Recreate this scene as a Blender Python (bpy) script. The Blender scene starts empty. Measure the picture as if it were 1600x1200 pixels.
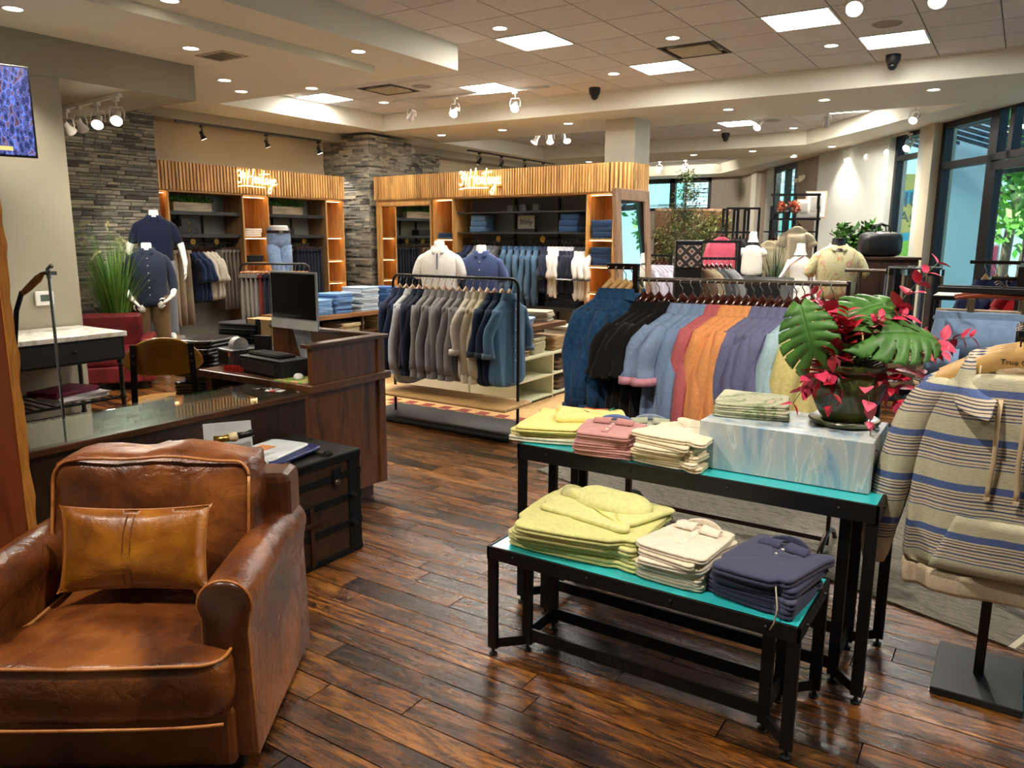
import bpy, bmesh, math, random
from mathutils import Vector, Matrix, noise
R = random.Random(7)
pi = math.pi; sin = math.sin; cos = math.cos
scene = bpy.context.scene
COL = scene.collection
# ------------------------------------------------------------- camera, world, exposure
cam = bpy.data.cameras.new('camera'); camo = bpy.data.objects.new('camera', cam); COL.objects.link(camo)
PITCH, ROLL, YAW = -.1877, .0053, -.5769
def _cam():
    cp, sp, cr, sr = cos(PITCH), sin(PITCH), cos(ROLL), sin(ROLL)
    r0 = Vector((1, 0, 0)); f0 = Vector((0, cp, sp)); u0 = Vector((0, -sp, cp))
    r1 = cr*r0+sr*u0; u1 = -sr*r0+cr*u0
    Z = Matrix.Rotation(-YAW, 3, 'Z')
    r1, u1, f1 = Z@r1, Z@u1, Z@f0
    m = Matrix((r1, u1, -f1)).transposed().to_4x4(); m.translation = (0, 0, 1.65)
    return m
camo.matrix_world = _cam()
cam.sensor_width = 36; cam.lens = 1211.1/1600*36; cam.clip_start = .05; cam.clip_end = 200
scene.camera = camo
w = bpy.data.worlds.new('sky'); scene.world = w; w.use_nodes = True
nt = w.node_tree; bg = nt.nodes['Background']
sky = nt.nodes.new('ShaderNodeTexSky'); sky.sky_type = 'HOSEK_WILKIE'; sky.turbidity = 3; sky.sun_direction = (-.3, -.5, .75)
nt.links.new(sky.outputs[0], bg.inputs[0]); bg.inputs[1].default_value = 5.0
scene.view_settings.view_transform = 'Standard'; scene.view_settings.look = 'None'
scene.view_settings.gamma = 1; scene.view_settings.use_curve_mapping = False
scene.view_settings.exposure = 0.82
sun = bpy.data.lights.new('sun', 'SUN'); sun.energy = 7; sun.angle = .02; sun.color = (1, .95, .85)
suno = bpy.data.objects.new('sun', sun); COL.objects.link(suno); suno.rotation_euler = Vector((.62, .42, -.75)).to_track_quat('-Z', 'Y').to_euler()
P_PANEL = 26.0      # emission of the ceiling panels
P_SPOT = 95.0      # watts of a downlight
P_TRACK = 48.0

# ------------------------------------------------------------- materials
_M = {}
def hexc(h):
    h = h.lstrip('#'); c = [int(h[i:i+2], 16)/255 for i in (0, 2, 4)]
    return tuple((x/12.92 if x <= .04045 else ((x+.055)/1.055)**2.4) for x in c)+(1,)
def new_mat(name):
    m = bpy.data.materials.new(name); m.use_nodes = True
    return m, m.node_tree, m.node_tree.nodes['Principled BSDF']
def N(nt, t, **k):
    n = nt.nodes.new(t)
    for a, b in k.items():
        if a.startswith('i_'): n.inputs[a[2:]].default_value = b
        else: setattr(n, a, b)
    return n
def ramp(nt, fac, stops):
    r = nt.nodes.new('ShaderNodeValToRGB')
    while len(r.color_ramp.elements) < len(stops): r.color_ramp.elements.new(.5)
    for e, (p, c) in zip(r.color_ramp.elements, stops):
        e.position = p; e.color = hexc(c) if isinstance(c, str) else c
    nt.links.new(fac, r.inputs[0]); return r.outputs[0]
def mapping(nt, scale, coord='Object', rot=(0, 0, 0)):
    tc = nt.nodes.new('ShaderNodeTexCoord'); mp = nt.nodes.new('ShaderNodeMapping')
    mp.inputs['Scale'].default_value = scale; mp.inputs['Rotation'].default_value = rot
    nt.links.new(tc.outputs[coord], mp.inputs[0]); return mp.outputs[0]
def bump(nt, b, height, strength, dist=.01):
    bp = nt.nodes.new('ShaderNodeBump'); bp.inputs['Strength'].default_value = strength; bp.inputs['Distance'].default_value = dist
    nt.links.new(height, bp.inputs['Height']); nt.links.new(bp.outputs[0], b.inputs['Normal'])
def plain(c, rough=.5, metal=0, coat=0, var=.06, vs=8):
    k = ('plain', c, rough, metal, coat, var, vs)
    if k in _M: return _M[k]
    m, nt, b = new_mat('plain_'+c.strip('#')); base = hexc(c)
    n = N(nt, 'ShaderNodeTexNoise', i_Scale=vs); nt.links.new(mapping(nt, (1, 1, 1)), n.inputs[0])
    lo = tuple(max(0, x*(1-var*2)) for x in base[:3])+(1,); hi = tuple(min(1, x*(1+var*2)) for x in base[:3])+(1,)
    nt.links.new(ramp(nt, n.outputs[0], [(.3, lo), (.7, hi)]), b.inputs['Base Color'])
    b.inputs['Roughness'].default_value = rough; b.inputs['Metallic'].default_value = metal; b.inputs['Coat Weight'].default_value = coat
    _M[k] = m; return m
def cloth(c, c2=None, scale=60, rough=.9, bmp=.25, folds=.0):
    k = ('cloth', c, c2, scale, rough, bmp)
    if k in _M: return _M[k]
    m, nt, b = new_mat('cloth_'+c.strip('#')); base = hexc(c)
    c2v = hexc(c2) if c2 else tuple(x*.84 for x in base[:3])+(1,)
    mp = mapping(nt, (1, 1, 1))
    n = N(nt, 'ShaderNodeTexNoise', i_Scale=scale, i_Detail=3.0); nt.links.new(mp, n.inputs[0])
    n2 = N(nt, 'ShaderNodeTexNoise', i_Scale=7.0, i_Detail=2.0); nt.links.new(mp, n2.inputs[0])
    mx = N(nt, 'ShaderNodeMix', data_type='FLOAT'); mx.inputs[0].default_value = .35
    nt.links.new(n.outputs[0], mx.inputs[2]); nt.links.new(n2.outputs[0], mx.inputs[3])
    nt.links.new(ramp(nt, mx.outputs[0], [(.36, c2v), (.6, base)]), b.inputs['Base Color'])
    b.inputs['Roughness'].default_value = rough; b.inputs['Sheen Weight'].default_value = .15
    b.inputs['Specular IOR Level'].default_value = .2
    wv = N(nt, 'ShaderNodeTexNoise', i_Scale=220.0); nt.links.new(mp, wv.inputs[0])
    ad = N(nt, 'ShaderNodeMath', operation='MULTIPLY_ADD'); ad.inputs[1].default_value = 4.0
    nt.links.new(n2.outputs[0], ad.inputs[0]); nt.links.new(wv.outputs[0], ad.inputs[2])
    bump(nt, b, ad.outputs[0], bmp, .004)
    _M[k] = m; return m
def wood(c1, c2, scale=(1.2, 14, 14), rough=.4, coat=.2, c3=None, rnd=0., bmp=.15):
    k = ('wood', c1, c2, scale, rough, coat, c3, rnd)
    if k in _M: return _M[k]
    m, nt, b = new_mat('wood_'+c1.strip('#'))
    mp = mapping(nt, scale)
    src = mp
    if rnd:
        oi = N(nt, 'ShaderNodeObjectInfo'); ad = N(nt, 'ShaderNodeVectorMath', operation='ADD')
        cx = N(nt, 'ShaderNodeCombineXYZ'); ml = N(nt, 'ShaderNodeMath', operation='MULTIPLY'); ml.inputs[1].default_value = 40
        nt.links.new(oi.outputs['Random'], ml.inputs[0]); nt.links.new(ml.outputs[0], cx.inputs[0]); nt.links.new(ml.outputs[0], cx.inputs[1])
        nt.links.new(mp, ad.inputs[0]); nt.links.new(cx.outputs[0], ad.inputs[1]); src = ad.outputs[0]
    n = N(nt, 'ShaderNodeTexNoise', i_Scale=1.6, i_Detail=6.0, i_Distortion=.6); nt.links.new(src, n.inputs[0])
    st = [(.32, c1), (.68, c2)] if not c3 else [(.28, c1), (.5, c2), (.72, c3)]
    col = ramp(nt, n.outputs[0], st)
    if rnd:
        hs = N(nt, 'ShaderNodeHueSaturation'); mr = N(nt, 'ShaderNodeMapRange'); mr.inputs[3].default_value = 1-rnd; mr.inputs[4].default_value = 1+rnd
        nt.links.new(oi.outputs['Random'], mr.inputs[0]); nt.links.new(mr.outputs[0], hs.inputs['Value']); nt.links.new(col, hs.inputs['Color']); col = hs.outputs[0]
    nt.links.new(col, b.inputs['Base Color'])
    b.inputs['Roughness'].default_value = rough; b.inputs['Coat Weight'].default_value = coat; b.inputs['Coat Roughness'].default_value = .2
    bump(nt, b, n.outputs[0], bmp, .004)
    _M[k] = m; return m
def leather(c1, c2, c3, rough=.32, sc=3.0, bmp=.35):
    k = ('leather', c1, c2, c3, rough, sc)
    if k in _M: return _M[k]
    m, nt, b = new_mat('leather_'+c2.strip('#'))
    mp = mapping(nt, (1, 1, 1))
    n = N(nt, 'ShaderNodeTexNoise', i_Scale=sc, i_Detail=5.0, i_Distortion=.4); nt.links.new(mp, n.inputs[0])
    nt.links.new(ramp(nt, n.outputs[0], [(.3, c1), (.5, c2), (.7, c3)]), b.inputs['Base Color'])
    n2 = N(nt, 'ShaderNodeTexNoise', i_Scale=9.0, i_Detail=4.0, i_Distortion=1.2); nt.links.new(mp, n2.inputs[0])
    v = N(nt, 'ShaderNodeTexVoronoi', i_Scale=260.0); nt.links.new(mp, v.inputs[0])
    a = N(nt, 'ShaderNodeMath', operation='MULTIPLY_ADD'); a.inputs[1].default_value = .06
    nt.links.new(v.outputs[0], a.inputs[0]); nt.links.new(n2.outputs[0], a.inputs[2])
    bump(nt, b, a.outputs[0], bmp, .02)
    rr = N(nt, 'ShaderNodeMapRange'); rr.inputs[3].default_value = rough-.08; rr.inputs[4].default_value = rough+.14
    nt.links.new(n.outputs[0], rr.inputs[0]); nt.links.new(rr.outputs[0], b.inputs['Roughness'])
    b.inputs['Coat Weight'].default_value = .15; b.inputs['Coat Roughness'].default_value = .25
    _M[k] = m; return m
def emit(c, s):
    k = ('emit', c, s)
    if k in _M: return _M[k]
    m, nt, b = new_mat('glow_'+c.strip('#'))
    b.inputs['Base Color'].default_value = hexc(c); b.inputs['Emission Color'].default_value = hexc(c); b.inputs['Emission Strength'].default_value = s
    _M[k] = m; return m
def glass(tint='#f2fffb', rough=0.0):
    k = ('glass', tint)
    if k in _M: return _M[k]
    m, nt, b = new_mat('glass')
    nt.nodes.remove(b); out = nt.nodes['Material Output']
    tr = N(nt, 'ShaderNodeBsdfTransparent'); tr.inputs[0].default_value = hexc(tint)
    gl = N(nt, 'ShaderNodeBsdfGlossy'); gl.inputs['Roughness'].default_value = rough+.02
    fr = N(nt, 'ShaderNodeFresnel', i_IOR=1.5); mx = N(nt, 'ShaderNodeMixShader')
    g_ = N(nt, 'ShaderNodeNewGeometry'); io = N(nt, 'ShaderNodeMapRange'); io.inputs[3].default_value = 1.5; io.inputs[4].default_value = 1/1.5
    nt.links.new(g_.outputs['Backfacing'], io.inputs[0]); nt.links.new(io.outputs[0], fr.inputs['IOR'])
    nt.links.new(fr.outputs[0], mx.inputs[0]); nt.links.new(tr.outputs[0], mx.inputs[1]); nt.links.new(gl.outputs[0], mx.inputs[2])
    nt.links.new(mx.outputs[0], out.inputs[0]); _M[k] = m; return m
def rndmat(name, stops, rough=.8, src='object', scale=(3, 3, 12), bmp=.5, nz=.3, coat=0, bd=.02):
    """colour picked per piece (object random or the 'rnd' face attribute) and modulated by noise"""
    m, nt, b = new_mat(name)
    if src == 'object': f = N(nt, 'ShaderNodeObjectInfo').outputs['Random']
    else: f = N(nt, 'ShaderNodeAttribute', attribute_name='rnd').outputs['Fac']
    g = N(nt, 'ShaderNodeNewGeometry'); mp = N(nt, 'ShaderNodeMapping'); mp.inputs['Scale'].default_value = scale
    cx = N(nt, 'ShaderNodeCombineXYZ'); ml = N(nt, 'ShaderNodeMath', operation='MULTIPLY'); ml.inputs[1].default_value = 57
    nt.links.new(f, ml.inputs[0]); nt.links.new(ml.outputs[0], cx.inputs[0]); nt.links.new(ml.outputs[0], cx.inputs[2])
    nt.links.new(g.outputs['Position'], mp.inputs[0]); nt.links.new(cx.outputs[0], mp.inputs['Location'])
    n = N(nt, 'ShaderNodeTexNoise', i_Scale=1.0, i_Detail=7.0, i_Distortion=.8, i_Roughness=.62); nt.links.new(mp.outputs[0], n.inputs[0])
    a = N(nt, 'ShaderNodeMath', operation='MULTIPLY_ADD'); a.inputs[1].default_value = nz*2; a.use_clamp = True
    sb = N(nt, 'ShaderNodeMath', operation='SUBTRACT'); sb.inputs[1].default_value = nz; nt.links.new(f, sb.inputs[0])
    nt.links.new(n.outputs[0], a.inputs[0]); nt.links.new(sb.outputs[0], a.inputs[2])
    nt.links.new(ramp(nt, a.outputs[0], stops), b.inputs['Base Color'])
    b.inputs['Roughness'].default_value = rough; b.inputs['Coat Weight'].default_value = coat; b.inputs['Coat Roughness'].default_value = .12
    bump(nt, b, n.outputs[0], bmp, bd)
    return m, nt, b, n

# ------------------------------------------------------------- mesh builder
class MB:
    def __init__(s): s.v = []; s.f = []; s.r = []
    def add(s, vs, fs, r=0.):
        o = len(s.v); s.v += [tuple(v) for v in vs]; s.f += [tuple(i+o for i in f) for f in fs]; s.r += [r]*len(fs); return s
    def box(s, x0, x1, y0, y1, z0, z1, r=0.):
        return s.add([(x0, y0, z0), (x1, y0, z0), (x1, y1, z0), (x0, y1, z0), (x0, y0, z1), (x1, y0, z1), (x1, y1, z1), (x0, y1, z1)],
                     [(0, 3, 2, 1), (4, 5, 6, 7), (0, 1, 5, 4), (1, 2, 6, 5), (2, 3, 7, 6), (3, 0, 4, 7)], r)
    def prism(s, pts, z0, z1):
        n = len(pts); vs = [(x, y, z0) for x, y in pts]+[(x, y, z1) for x, y in pts]
        return s.add(vs, [tuple(range(n))[::-1], tuple(range(n, 2*n))]+[(i, (i+1) % n, n+(i+1) % n, n+i) for i in range(n)])
    def loft(s, rings, cap=True, closed=True):
        n = len(rings[0]); vs = [p for r in rings for p in r]; fs = []
        for k in range(len(rings)-1):
            for i in range(n if closed else n-1):
                j = (i+1) % n; fs.append((k*n+i, k*n+j, (k+1)*n+j, (k+1)*n+i))
        if cap: fs += [tuple(range(n))[::-1], tuple((len(rings)-1)*n+i for i in range(n))]
        return s.add(vs, fs)
    def tube(s, pts, rad, n=8, cap=True):
        pts = [Vector(p) for p in pts]; rings = []; up = None
        for i, p in enumerate(pts):
            t = (pts[min(i+1, len(pts)-1)]-pts[max(i-1, 0)]).normalized()
            if up is None: up = Vector((0, 0, 1)) if abs(t.z) < .9 else Vector((1, 0, 0))
            a = t.cross(up).normalized(); b2 = a.cross(t).normalized(); up = b2
            r = rad[i] if isinstance(rad, (list, tuple)) else rad
            ra, rb = r if isinstance(r, tuple) else (r, r)
            rings.append([p+a*ra*cos(2*pi*k/n)+b2*rb*sin(2*pi*k/n) for k in range(n)])
        return s.loft(rings, cap)
    def cyl(s, p0, p1, r, r1=None, n=12): return s.tube([p0, p1], [r, r if r1 is None else r1], n)
    def lathe(s, prof, c=(0, 0, 0), n=24, cap=True):
        return s.loft([[(c[0]+r*cos(2*pi*k/n), c[1]+r*sin(2*pi*k/n), c[2]+z) for k in range(n)] for r, z in prof], cap)
    def beam(s, p0, p1, w, h):
        p0, p1 = Vector(p0), Vector(p1); t = (p1-p0).normalized(); up = Vector((0, 0, 1)) if abs(t.z) < .9 else Vector((0, 1, 0))
        a = t.cross(up).normalized(); b = a.cross(t).normalized()
        return s.loft([[p+a*x*w/2+b*y*h/2 for x, y in ((-1, -1), (1, -1), (1, 1), (-1, 1))] for p in (p0, p1)])
    def grid(s, fn, nu, nv):
        return s.add([fn(i/nu, j/nv) for j in range(nv+1) for i in range(nu+1)],
                     [(j*(nu+1)+i, j*(nu+1)+i+1, (j+1)*(nu+1)+i+1, (j+1)*(nu+1)+i) for j in range(nv) for i in range(nu)])
    def mesh(s, name, smooth=False):
        me = bpy.data.meshes.new(name); me.from_pydata(s.v, [], s.f)
        bm = bmesh.new(); bm.from_mesh(me); bmesh.ops.recalc_face_normals(bm, faces=bm.faces); bm.to_mesh(me); bm.free()
        if smooth:
            me.shade_smooth()
            if smooth is not True: me.set_sharp_from_angle(angle=math.radians(smooth))
        if any(s.r):
            at = me.attributes.new('rnd', 'FLOAT', 'FACE'); at.data.foreach_set('value', s.r)
        return me
    def build(s, name, mat, parent=None, bev=0, smooth=False, thick=0, sub=0):
        me = s.mesh(name, smooth); return link(name, me, mat, parent, bev, thick, sub)
def link(name, me, mat, parent=None, bev=0, thick=0, sub=0):
    if mat is not None and not me.materials: me.materials.append(mat)
    o = bpy.data.objects.new(name, me); COL.objects.link(o)
    if parent is not None: o.parent = parent; CH.setdefault(parent.name, []).append(o)
    if thick: m = o.modifiers.new('thickness', 'SOLIDIFY'); m.thickness = thick; m.offset = 0
    if bev: m = o.modifiers.new('bevel', 'BEVEL'); m.width = bev; m.segments = 2; m.limit_method = 'ANGLE'
    if sub: m = o.modifiers.new('subdiv', 'SUBSURF'); m.levels = sub; m.render_levels = sub
    return o
def tag(o, label, cat, group=None, kind=None):
    o['label'] = label; o['category'] = cat
    if group: o['group'] = group
    if kind: o['kind'] = kind
    return o
def thing(name, label, cat, loc=(0, 0, 0), rz=0, group=None):
    o = bpy.data.objects.new(name, None); COL.objects.link(o); o.location = loc; o.rotation_euler = (0, 0, rz); o.empty_display_size = .1
    return tag(o, label, cat, group)
def struct(name, mb, mat, bev=0, smooth=False, parent=None):
    o = mb.build(name, mat, parent, bev, smooth)
    if parent is None: o['kind'] = 'structure'
    return o
def dup(o, loc, rz, label=None, group=None, scale=None, parent=None):
    c = o.copy(); COL.objects.link(c)
    if parent is not None: c.parent = parent; CH.setdefault(parent.name, []).append(c)
    if loc is not None: c.location = loc; c.rotation_euler = (0, 0, rz)
    if scale: c.scale = scale
    if label: c['label'] = label
    if group: c['group'] = group
    for ch in list(CH.get(o.name, [])): dup(ch, None, 0, parent=c)
    return c
CH = {}
ORD = ['leftmost', 'second', 'third', 'fourth', 'fifth', 'sixth', 'seventh', 'eighth', 'ninth', 'tenth', 'eleventh', 'twelfth',
       'thirteenth', 'fourteenth', 'fifteenth', 'sixteenth', 'seventeenth', 'eighteenth', 'nineteenth', 'twentieth', 'twenty-first', 'twenty-second', 'twenty-third', 'twenty-fourth']
def ordn(i): return ORD[i] if i < len(ORD) else 'later'
NTH = ['bottom', 'second', 'third', 'fourth', 'fifth', 'sixth', 'seventh', 'eighth', 'ninth', 'tenth', 'eleventh', 'twelfth', 'thirteenth', 'fourteenth', 'fifteenth']
def nth(i, n): return 'topmost' if i == n-1 else ('bottom' if i == 0 else NTH[i]+' up')
def text_mesh(s, size, extrude=.001):
    c = bpy.data.curves.new('letters', 'FONT'); c.body = s; c.size = size; c.extrude = extrude; c.align_x = 'CENTER'; c.align_y = 'CENTER'
    o = bpy.data.objects.new('letters', c); me = bpy.data.meshes.new_from_object(o); bpy.data.objects.remove(o); bpy.data.curves.remove(c); return me

BLACK = plain('#121212', .35); BLACKM = plain('#17171a', .5, var=.03); WHITE = plain('#e9e9e4', .45, var=.02); CHROME = plain('#b9bcc0', .22, 1.0)
GOLD = plain('#d8b35a', .25, 1.0); OAK = wood('#b07c40', '#d7a867', (14, 14, 1.3), .45, .1); DWOOD = wood('#241207', '#54301a', (14, 1.3, 14), .3, .3, '#3a1f10')
DWOODV = wood('#241308', '#6b4020', (10, 10, 1.2), .32, .3, '#4a2a14')
HANGW = wood('#8a5a2c', '#a8763f', (3, 14, 14), .35, .3); HANGL = wood('#c79a5a', '#dfb878', (3, 14, 14), .35, .3); HANGD = wood('#2a0f08', '#4a1c10', (3, 14, 14), .15, .5)
LINE = plain('#ded9c9', .6, var=.02)
SKIN = plain('#ecebe8', .35, var=.01)
# ============================================================= THE SETTING
CZ, SZ = 3.583, 3.33
WALLB = plain('#a09a88', .8, var=.015, vs=2); WALLG = plain('#b4ada0', .8, var=.015, vs=2); WALLW = plain('#dfe2dc', .7, var=.01, vs=2)
SOF = plain('#dddbd6', .85, var=.01, vs=2); COFF = plain('#e4e2d2', .8, var=.01, vs=2); TAUPE = plain('#8f8275', .8, var=.02, vs=2)
# ---- floor boards laid along the back wall's direction
def floor_mat(name, src):
    """old reclaimed boards: a colour per board, long streaks, dark stains, glossy varnish with grit"""
    m, nt, b = new_mat(name)
    f = N(nt, 'ShaderNodeObjectInfo').outputs['Random'] if src == 'object' else N(nt, 'ShaderNodeAttribute', attribute_name='rnd').outputs['Fac']
    g = N(nt, 'ShaderNodeNewGeometry'); off = N(nt, 'ShaderNodeCombineXYZ'); ml = N(nt, 'ShaderNodeMath', operation='MULTIPLY'); ml.inputs[1].default_value = 71
    nt.links.new(f, ml.inputs[0]); nt.links.new(ml.outputs[0], off.inputs[0]); nt.links.new(ml.outputs[0], off.inputs[2])
    def nz(sc, det, dis, rough=.6):
        mp = N(nt, 'ShaderNodeMapping'); mp.inputs['Scale'].default_value = sc; nt.links.new(g.outputs['Position'], mp.inputs[0]); nt.links.new(off.outputs[0], mp.inputs['Location'])
        n = N(nt, 'ShaderNodeTexNoise', i_Scale=1.0, i_Detail=det, i_Distortion=dis, i_Roughness=rough); nt.links.new(mp.outputs[0], n.inputs[0]); return n.outputs[0]
    streak, patch, stain, fine = nz((1.6, 30, 4), 8.0, .5, .7), nz((1.5, 5, 3), 4.0, .8), nz((2.6, 11, 3), 6.0, 1.6, .7), nz((14, 120, 20), 3.0, .3)
    def mad(a, k, c):
        q = N(nt, 'ShaderNodeMath', operation='MULTIPLY_ADD'); q.inputs[1].default_value = k; nt.links.new(a, q.inputs[0])
        if isinstance(c, float): q.inputs[2].default_value = c
        else: nt.links.new(c, q.inputs[2])
        return q.outputs[0]
    v = mad(f, .4, -.49); v = mad(streak, .62, v); v = mad(patch, .85, v)
    col = ramp(nt, v, [(.08, '#1b110b'), (.22, '#39241a'), (.34, '#64401f'), (.45, '#8c5520'), (.54, '#6b452b'), (.64, '#ab6f2a'), (.78, '#7d5a41')])
    mx = N(nt, 'ShaderNodeMix', data_type='RGBA', blend_type='MULTIPLY'); mx.inputs[0].default_value = 1; nt.links.new(col, mx.inputs[6])
    nt.links.new(ramp(nt, stain, [(.34, '#3a322d'), (.47, '#c8c4c0'), (.52, '#ffffff')]), mx.inputs[7]); m2 = N(nt, 'ShaderNodeMix', data_type='RGBA', blend_type='MULTIPLY'); m2.inputs[0].default_value = .6
    nt.links.new(mx.outputs[2], m2.inputs[6]); nt.links.new(ramp(nt, fine, [(.35, '#6a6058'), (.55, '#ffffff')]), m2.inputs[7]); nt.links.new(m2.outputs[2], b.inputs['Base Color'])
    mr = N(nt, 'ShaderNodeMapRange'); mr.inputs[1].default_value = .3; mr.inputs[2].default_value = .7; mr.inputs[3].default_value = .12; mr.inputs[4].default_value = .42; nt.links.new(patch, mr.inputs[0]); nt.links.new(mr.outputs[0], b.inputs['Roughness'])
    b.inputs['Coat Weight'].default_value = .35; b.inputs['Coat Roughness'].default_value = .1
    gr = N(nt, 'ShaderNodeTexNoise', i_Scale=55.0, i_Detail=5.0, i_Roughness=.7); nt.links.new(g.outputs['Position'], gr.inputs[0])
    h = mad(streak, 1.2, mad(gr.outputs[0], .55, 0.0)); bump(nt, b, h, .55, .006)
    bp = N(nt, 'ShaderNodeBump'); bp.inputs['Strength'].default_value = .4; bp.inputs['Distance'].default_value = .005; nt.links.new(gr.outputs[0], bp.inputs['Height']); nt.links.new(bp.outputs[0], b.inputs['Coat Normal'])
    return m
FM, FMS = floor_mat('floor_boards', 'object'), floor_mat('floor_boards_far', 'attr')
sub = MB().box(-11, 4.5, -1.5, 23, -.06, -.012); fl = struct('floor', sub, plain('#140c08', .7))
PW = .122; rr = random.Random(3); nparts = 0; far = MB(); near = []
for row in range(int(22.5/PW)):
    y = -1.2+row*PW; x = -10.6+rr.random()*1.2
    while x < 4.4:
        L = rr.uniform(.7, 2.1); x1 = min(x+L, 4.45); f = y*.8387-(x+x1)/2*.5446; s = (x+x1)/2*.8387+y*.5446
        inview = f > 1.2 and abs(s) < f*.75+.6
        dz = rr.uniform(-.0012, .0); g = .0026
        if inview and f < 5.2: near.append((f, x+g, x1-g, y+g, y+PW-g, dz))
        else: far.box(x+g, x1-g, y+g, y+PW-g, -.012, dz, r=rr.random()*.98+.01)
        x = x1
near.sort()
for k, (f, a, b_, c, d, dz) in enumerate(near):
    if k < 295:
        o = MB().box(a, b_, c, d, -.012, dz).build('plank', FM, fl)
    else: far.box(a, b_, c, d, -.012, dz, r=rr.random()*.98+.01)
o = far.build('planks', FMS, fl); o['kind'] = 'stuff'
# ---- ceiling: recessed grid of tiles, dropped soffits
ROOF = [(-11, -2), (4.5, -2), (4.5, 5.0), (-6.6, 22.2), (-11, 22.2)]
cl = struct('ceiling', MB().prism(ROOF, CZ+.03, CZ+.1), SOF)
GX, GY, T = -4.6526, 6.1566, .61
PAN = [(0, 1), (1, 4), (-3, 4), (-7, 3), (4, 2), (5, 4), (0, 12), (3, 11), (-5, 10), (-9, 15), (-3, 17)]
VNT = [(2, 3), (-5, 3)]
tile_m, _nt, _b, _n = rndmat('ceiling_tile', [(0, '#cfcecd'), (1, '#dad9d8')], .9, 'object', (60, 60, 60), .15, .3)
tile_mesh = {}
m0 = MB().box(.006, T-.006, .006, T-.006, 0, .012).mesh('tile'); m0.materials.append(tile_m)
coff = [(-8.98, 4.5, 6.77, 9.9), (-5.09, 4.5, -2, 6.77)]
def incoffer(i, j):
    x, y = GX+(i+.5)*T, GY+(j+.5)*T
    if any(a-.3 < x < b+.3 and c-.3 < y < d+.3 for a, b, c, d in coff): return 1
    return 0
far_t = MB(); bars = MB(); cnt = 0
for j in range(-14, 28):
    for i in range(-9, 15):
        if (i, j) in PAN: continue
        x, y = GX+i*T, GY+j*T
        f = y*.8387-x*.5446; s = x*.8387+y*.5446
        if y > 9.9 or not incoffer(i, j) or abs(s) > f*.85+1 or f < 2:
            if y > 9 and x < -7.2+(22-y)*.64: far_t.box(x+.006, x+T-.006, y+.006, y+T-.006, CZ, CZ+.012, r=.5)
            continue
        if (i, j) in VNT: continue
        cnt += 1; dup_o = link('ceiling_tile', m0, None, cl); dup_o.location = (x, y, CZ)
o = far_t.build('ceiling_tiles', tile_m, cl); o['kind'] = 'stuff'
for i in range(-9, 15): bars.box(GX+i*T-.01, GX+i*T+.01, -2, 22-max(0, (GX+i*T+6.6)*1.56), CZ+.004, CZ+.02)
for j in range(-14, 28): bars.box(-10, min(4.5, -6.6+(22-GY-j*T)*.64), GY+j*T-.01, GY+j*T+.01, CZ+.004, CZ+.02)
bars.build('grid_bars', plain('#5f5a53', .6), cl)
st = lambda n, mb, m: struct(n, mb, m)
st('trim_1', MB().prism([(-11, -2), (-5.09, -2), (-5.09, 6.77), (-8.98, 6.77), (-8.98, 9.9), (-8.98, 11), (-9.13, 11.67), (-9.13, 22), (-9.85, 22), (-9.85, -2)], SZ, CZ+.02), COFF)
st('trim_2', MB().prism([(-8.98, 9.9), (.404, 9.9), (-.75, 11.67), (-9.1, 11.67)], SZ, CZ+.02), COFF)
st('trim_3', MB().prism([(-9.13, 15.25), (-3.55, 15.25), (-.75, 11.67), (3.6, 5.0), (4.5, 5.0), (-3.25, 16.8), (-3.9, 16.95), (-9.13, 16.95)], SZ, CZ+.02), COFF)
st('trim_4', MB().prism([(-9.2, 20.8), (-7.0, 20.8), (-3.9, 16.9), (-3.25, 16.8), (-6.6, 22), (-9.2, 22)], SZ, CZ+.02), COFF)
st('trim_5', MB().box(-11, -5.657, -2, 6.143, 3.249, SZ), COFF)
st('trim_6', MB().box(-11, -6.89, -2, 4.942, 2.927, 3.249), WALLB)
st('trim_7', MB().box(-11, -9.85, 4.942, 22, 3.2, SZ+.2), WALLB)
# ---- walls
st('wall_left', MB().box(-7.1, -6.9, -2, 3.65, 0, 2.927), WALLB)
st('wall_left_recess', MB().box(-9.7, -9.5, 3.4, 5.03, 0, 2.927), plain('#cdb9a4', .8, var=.015, vs=2))
st('wall_left_rear', MB().box(-10.45, -10.25, 4.4, 23, 0, 3.25), plain('#c9b99a', .8, var=.015, vs=2))
st('wall_right_near', MB().box(4.4, 4.5, -2, 9, 0, 3.6), WALLB)
st('wall_near', MB().box(-7.1, 4.5, -2, -1.9, 0, 3.6), WALLB)
st('wall_left_end', MB().box(-9.7, -7.0, 3.45, 3.62, 0, 2.92), WALLB)
# thermostat
t = thing('thermostat', 'white thermostat with a grey screen on the beige left wall', 'thermostat', (-6.9, 3.34, 1.12))
MB().box(0, .025, -.075, .075, -.06, .06).build('body', WHITE, t, .01)
MB().box(.0255, .028, -.035, .04, -.025, .03).build('screen', plain('#59635c', .25), t)
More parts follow.
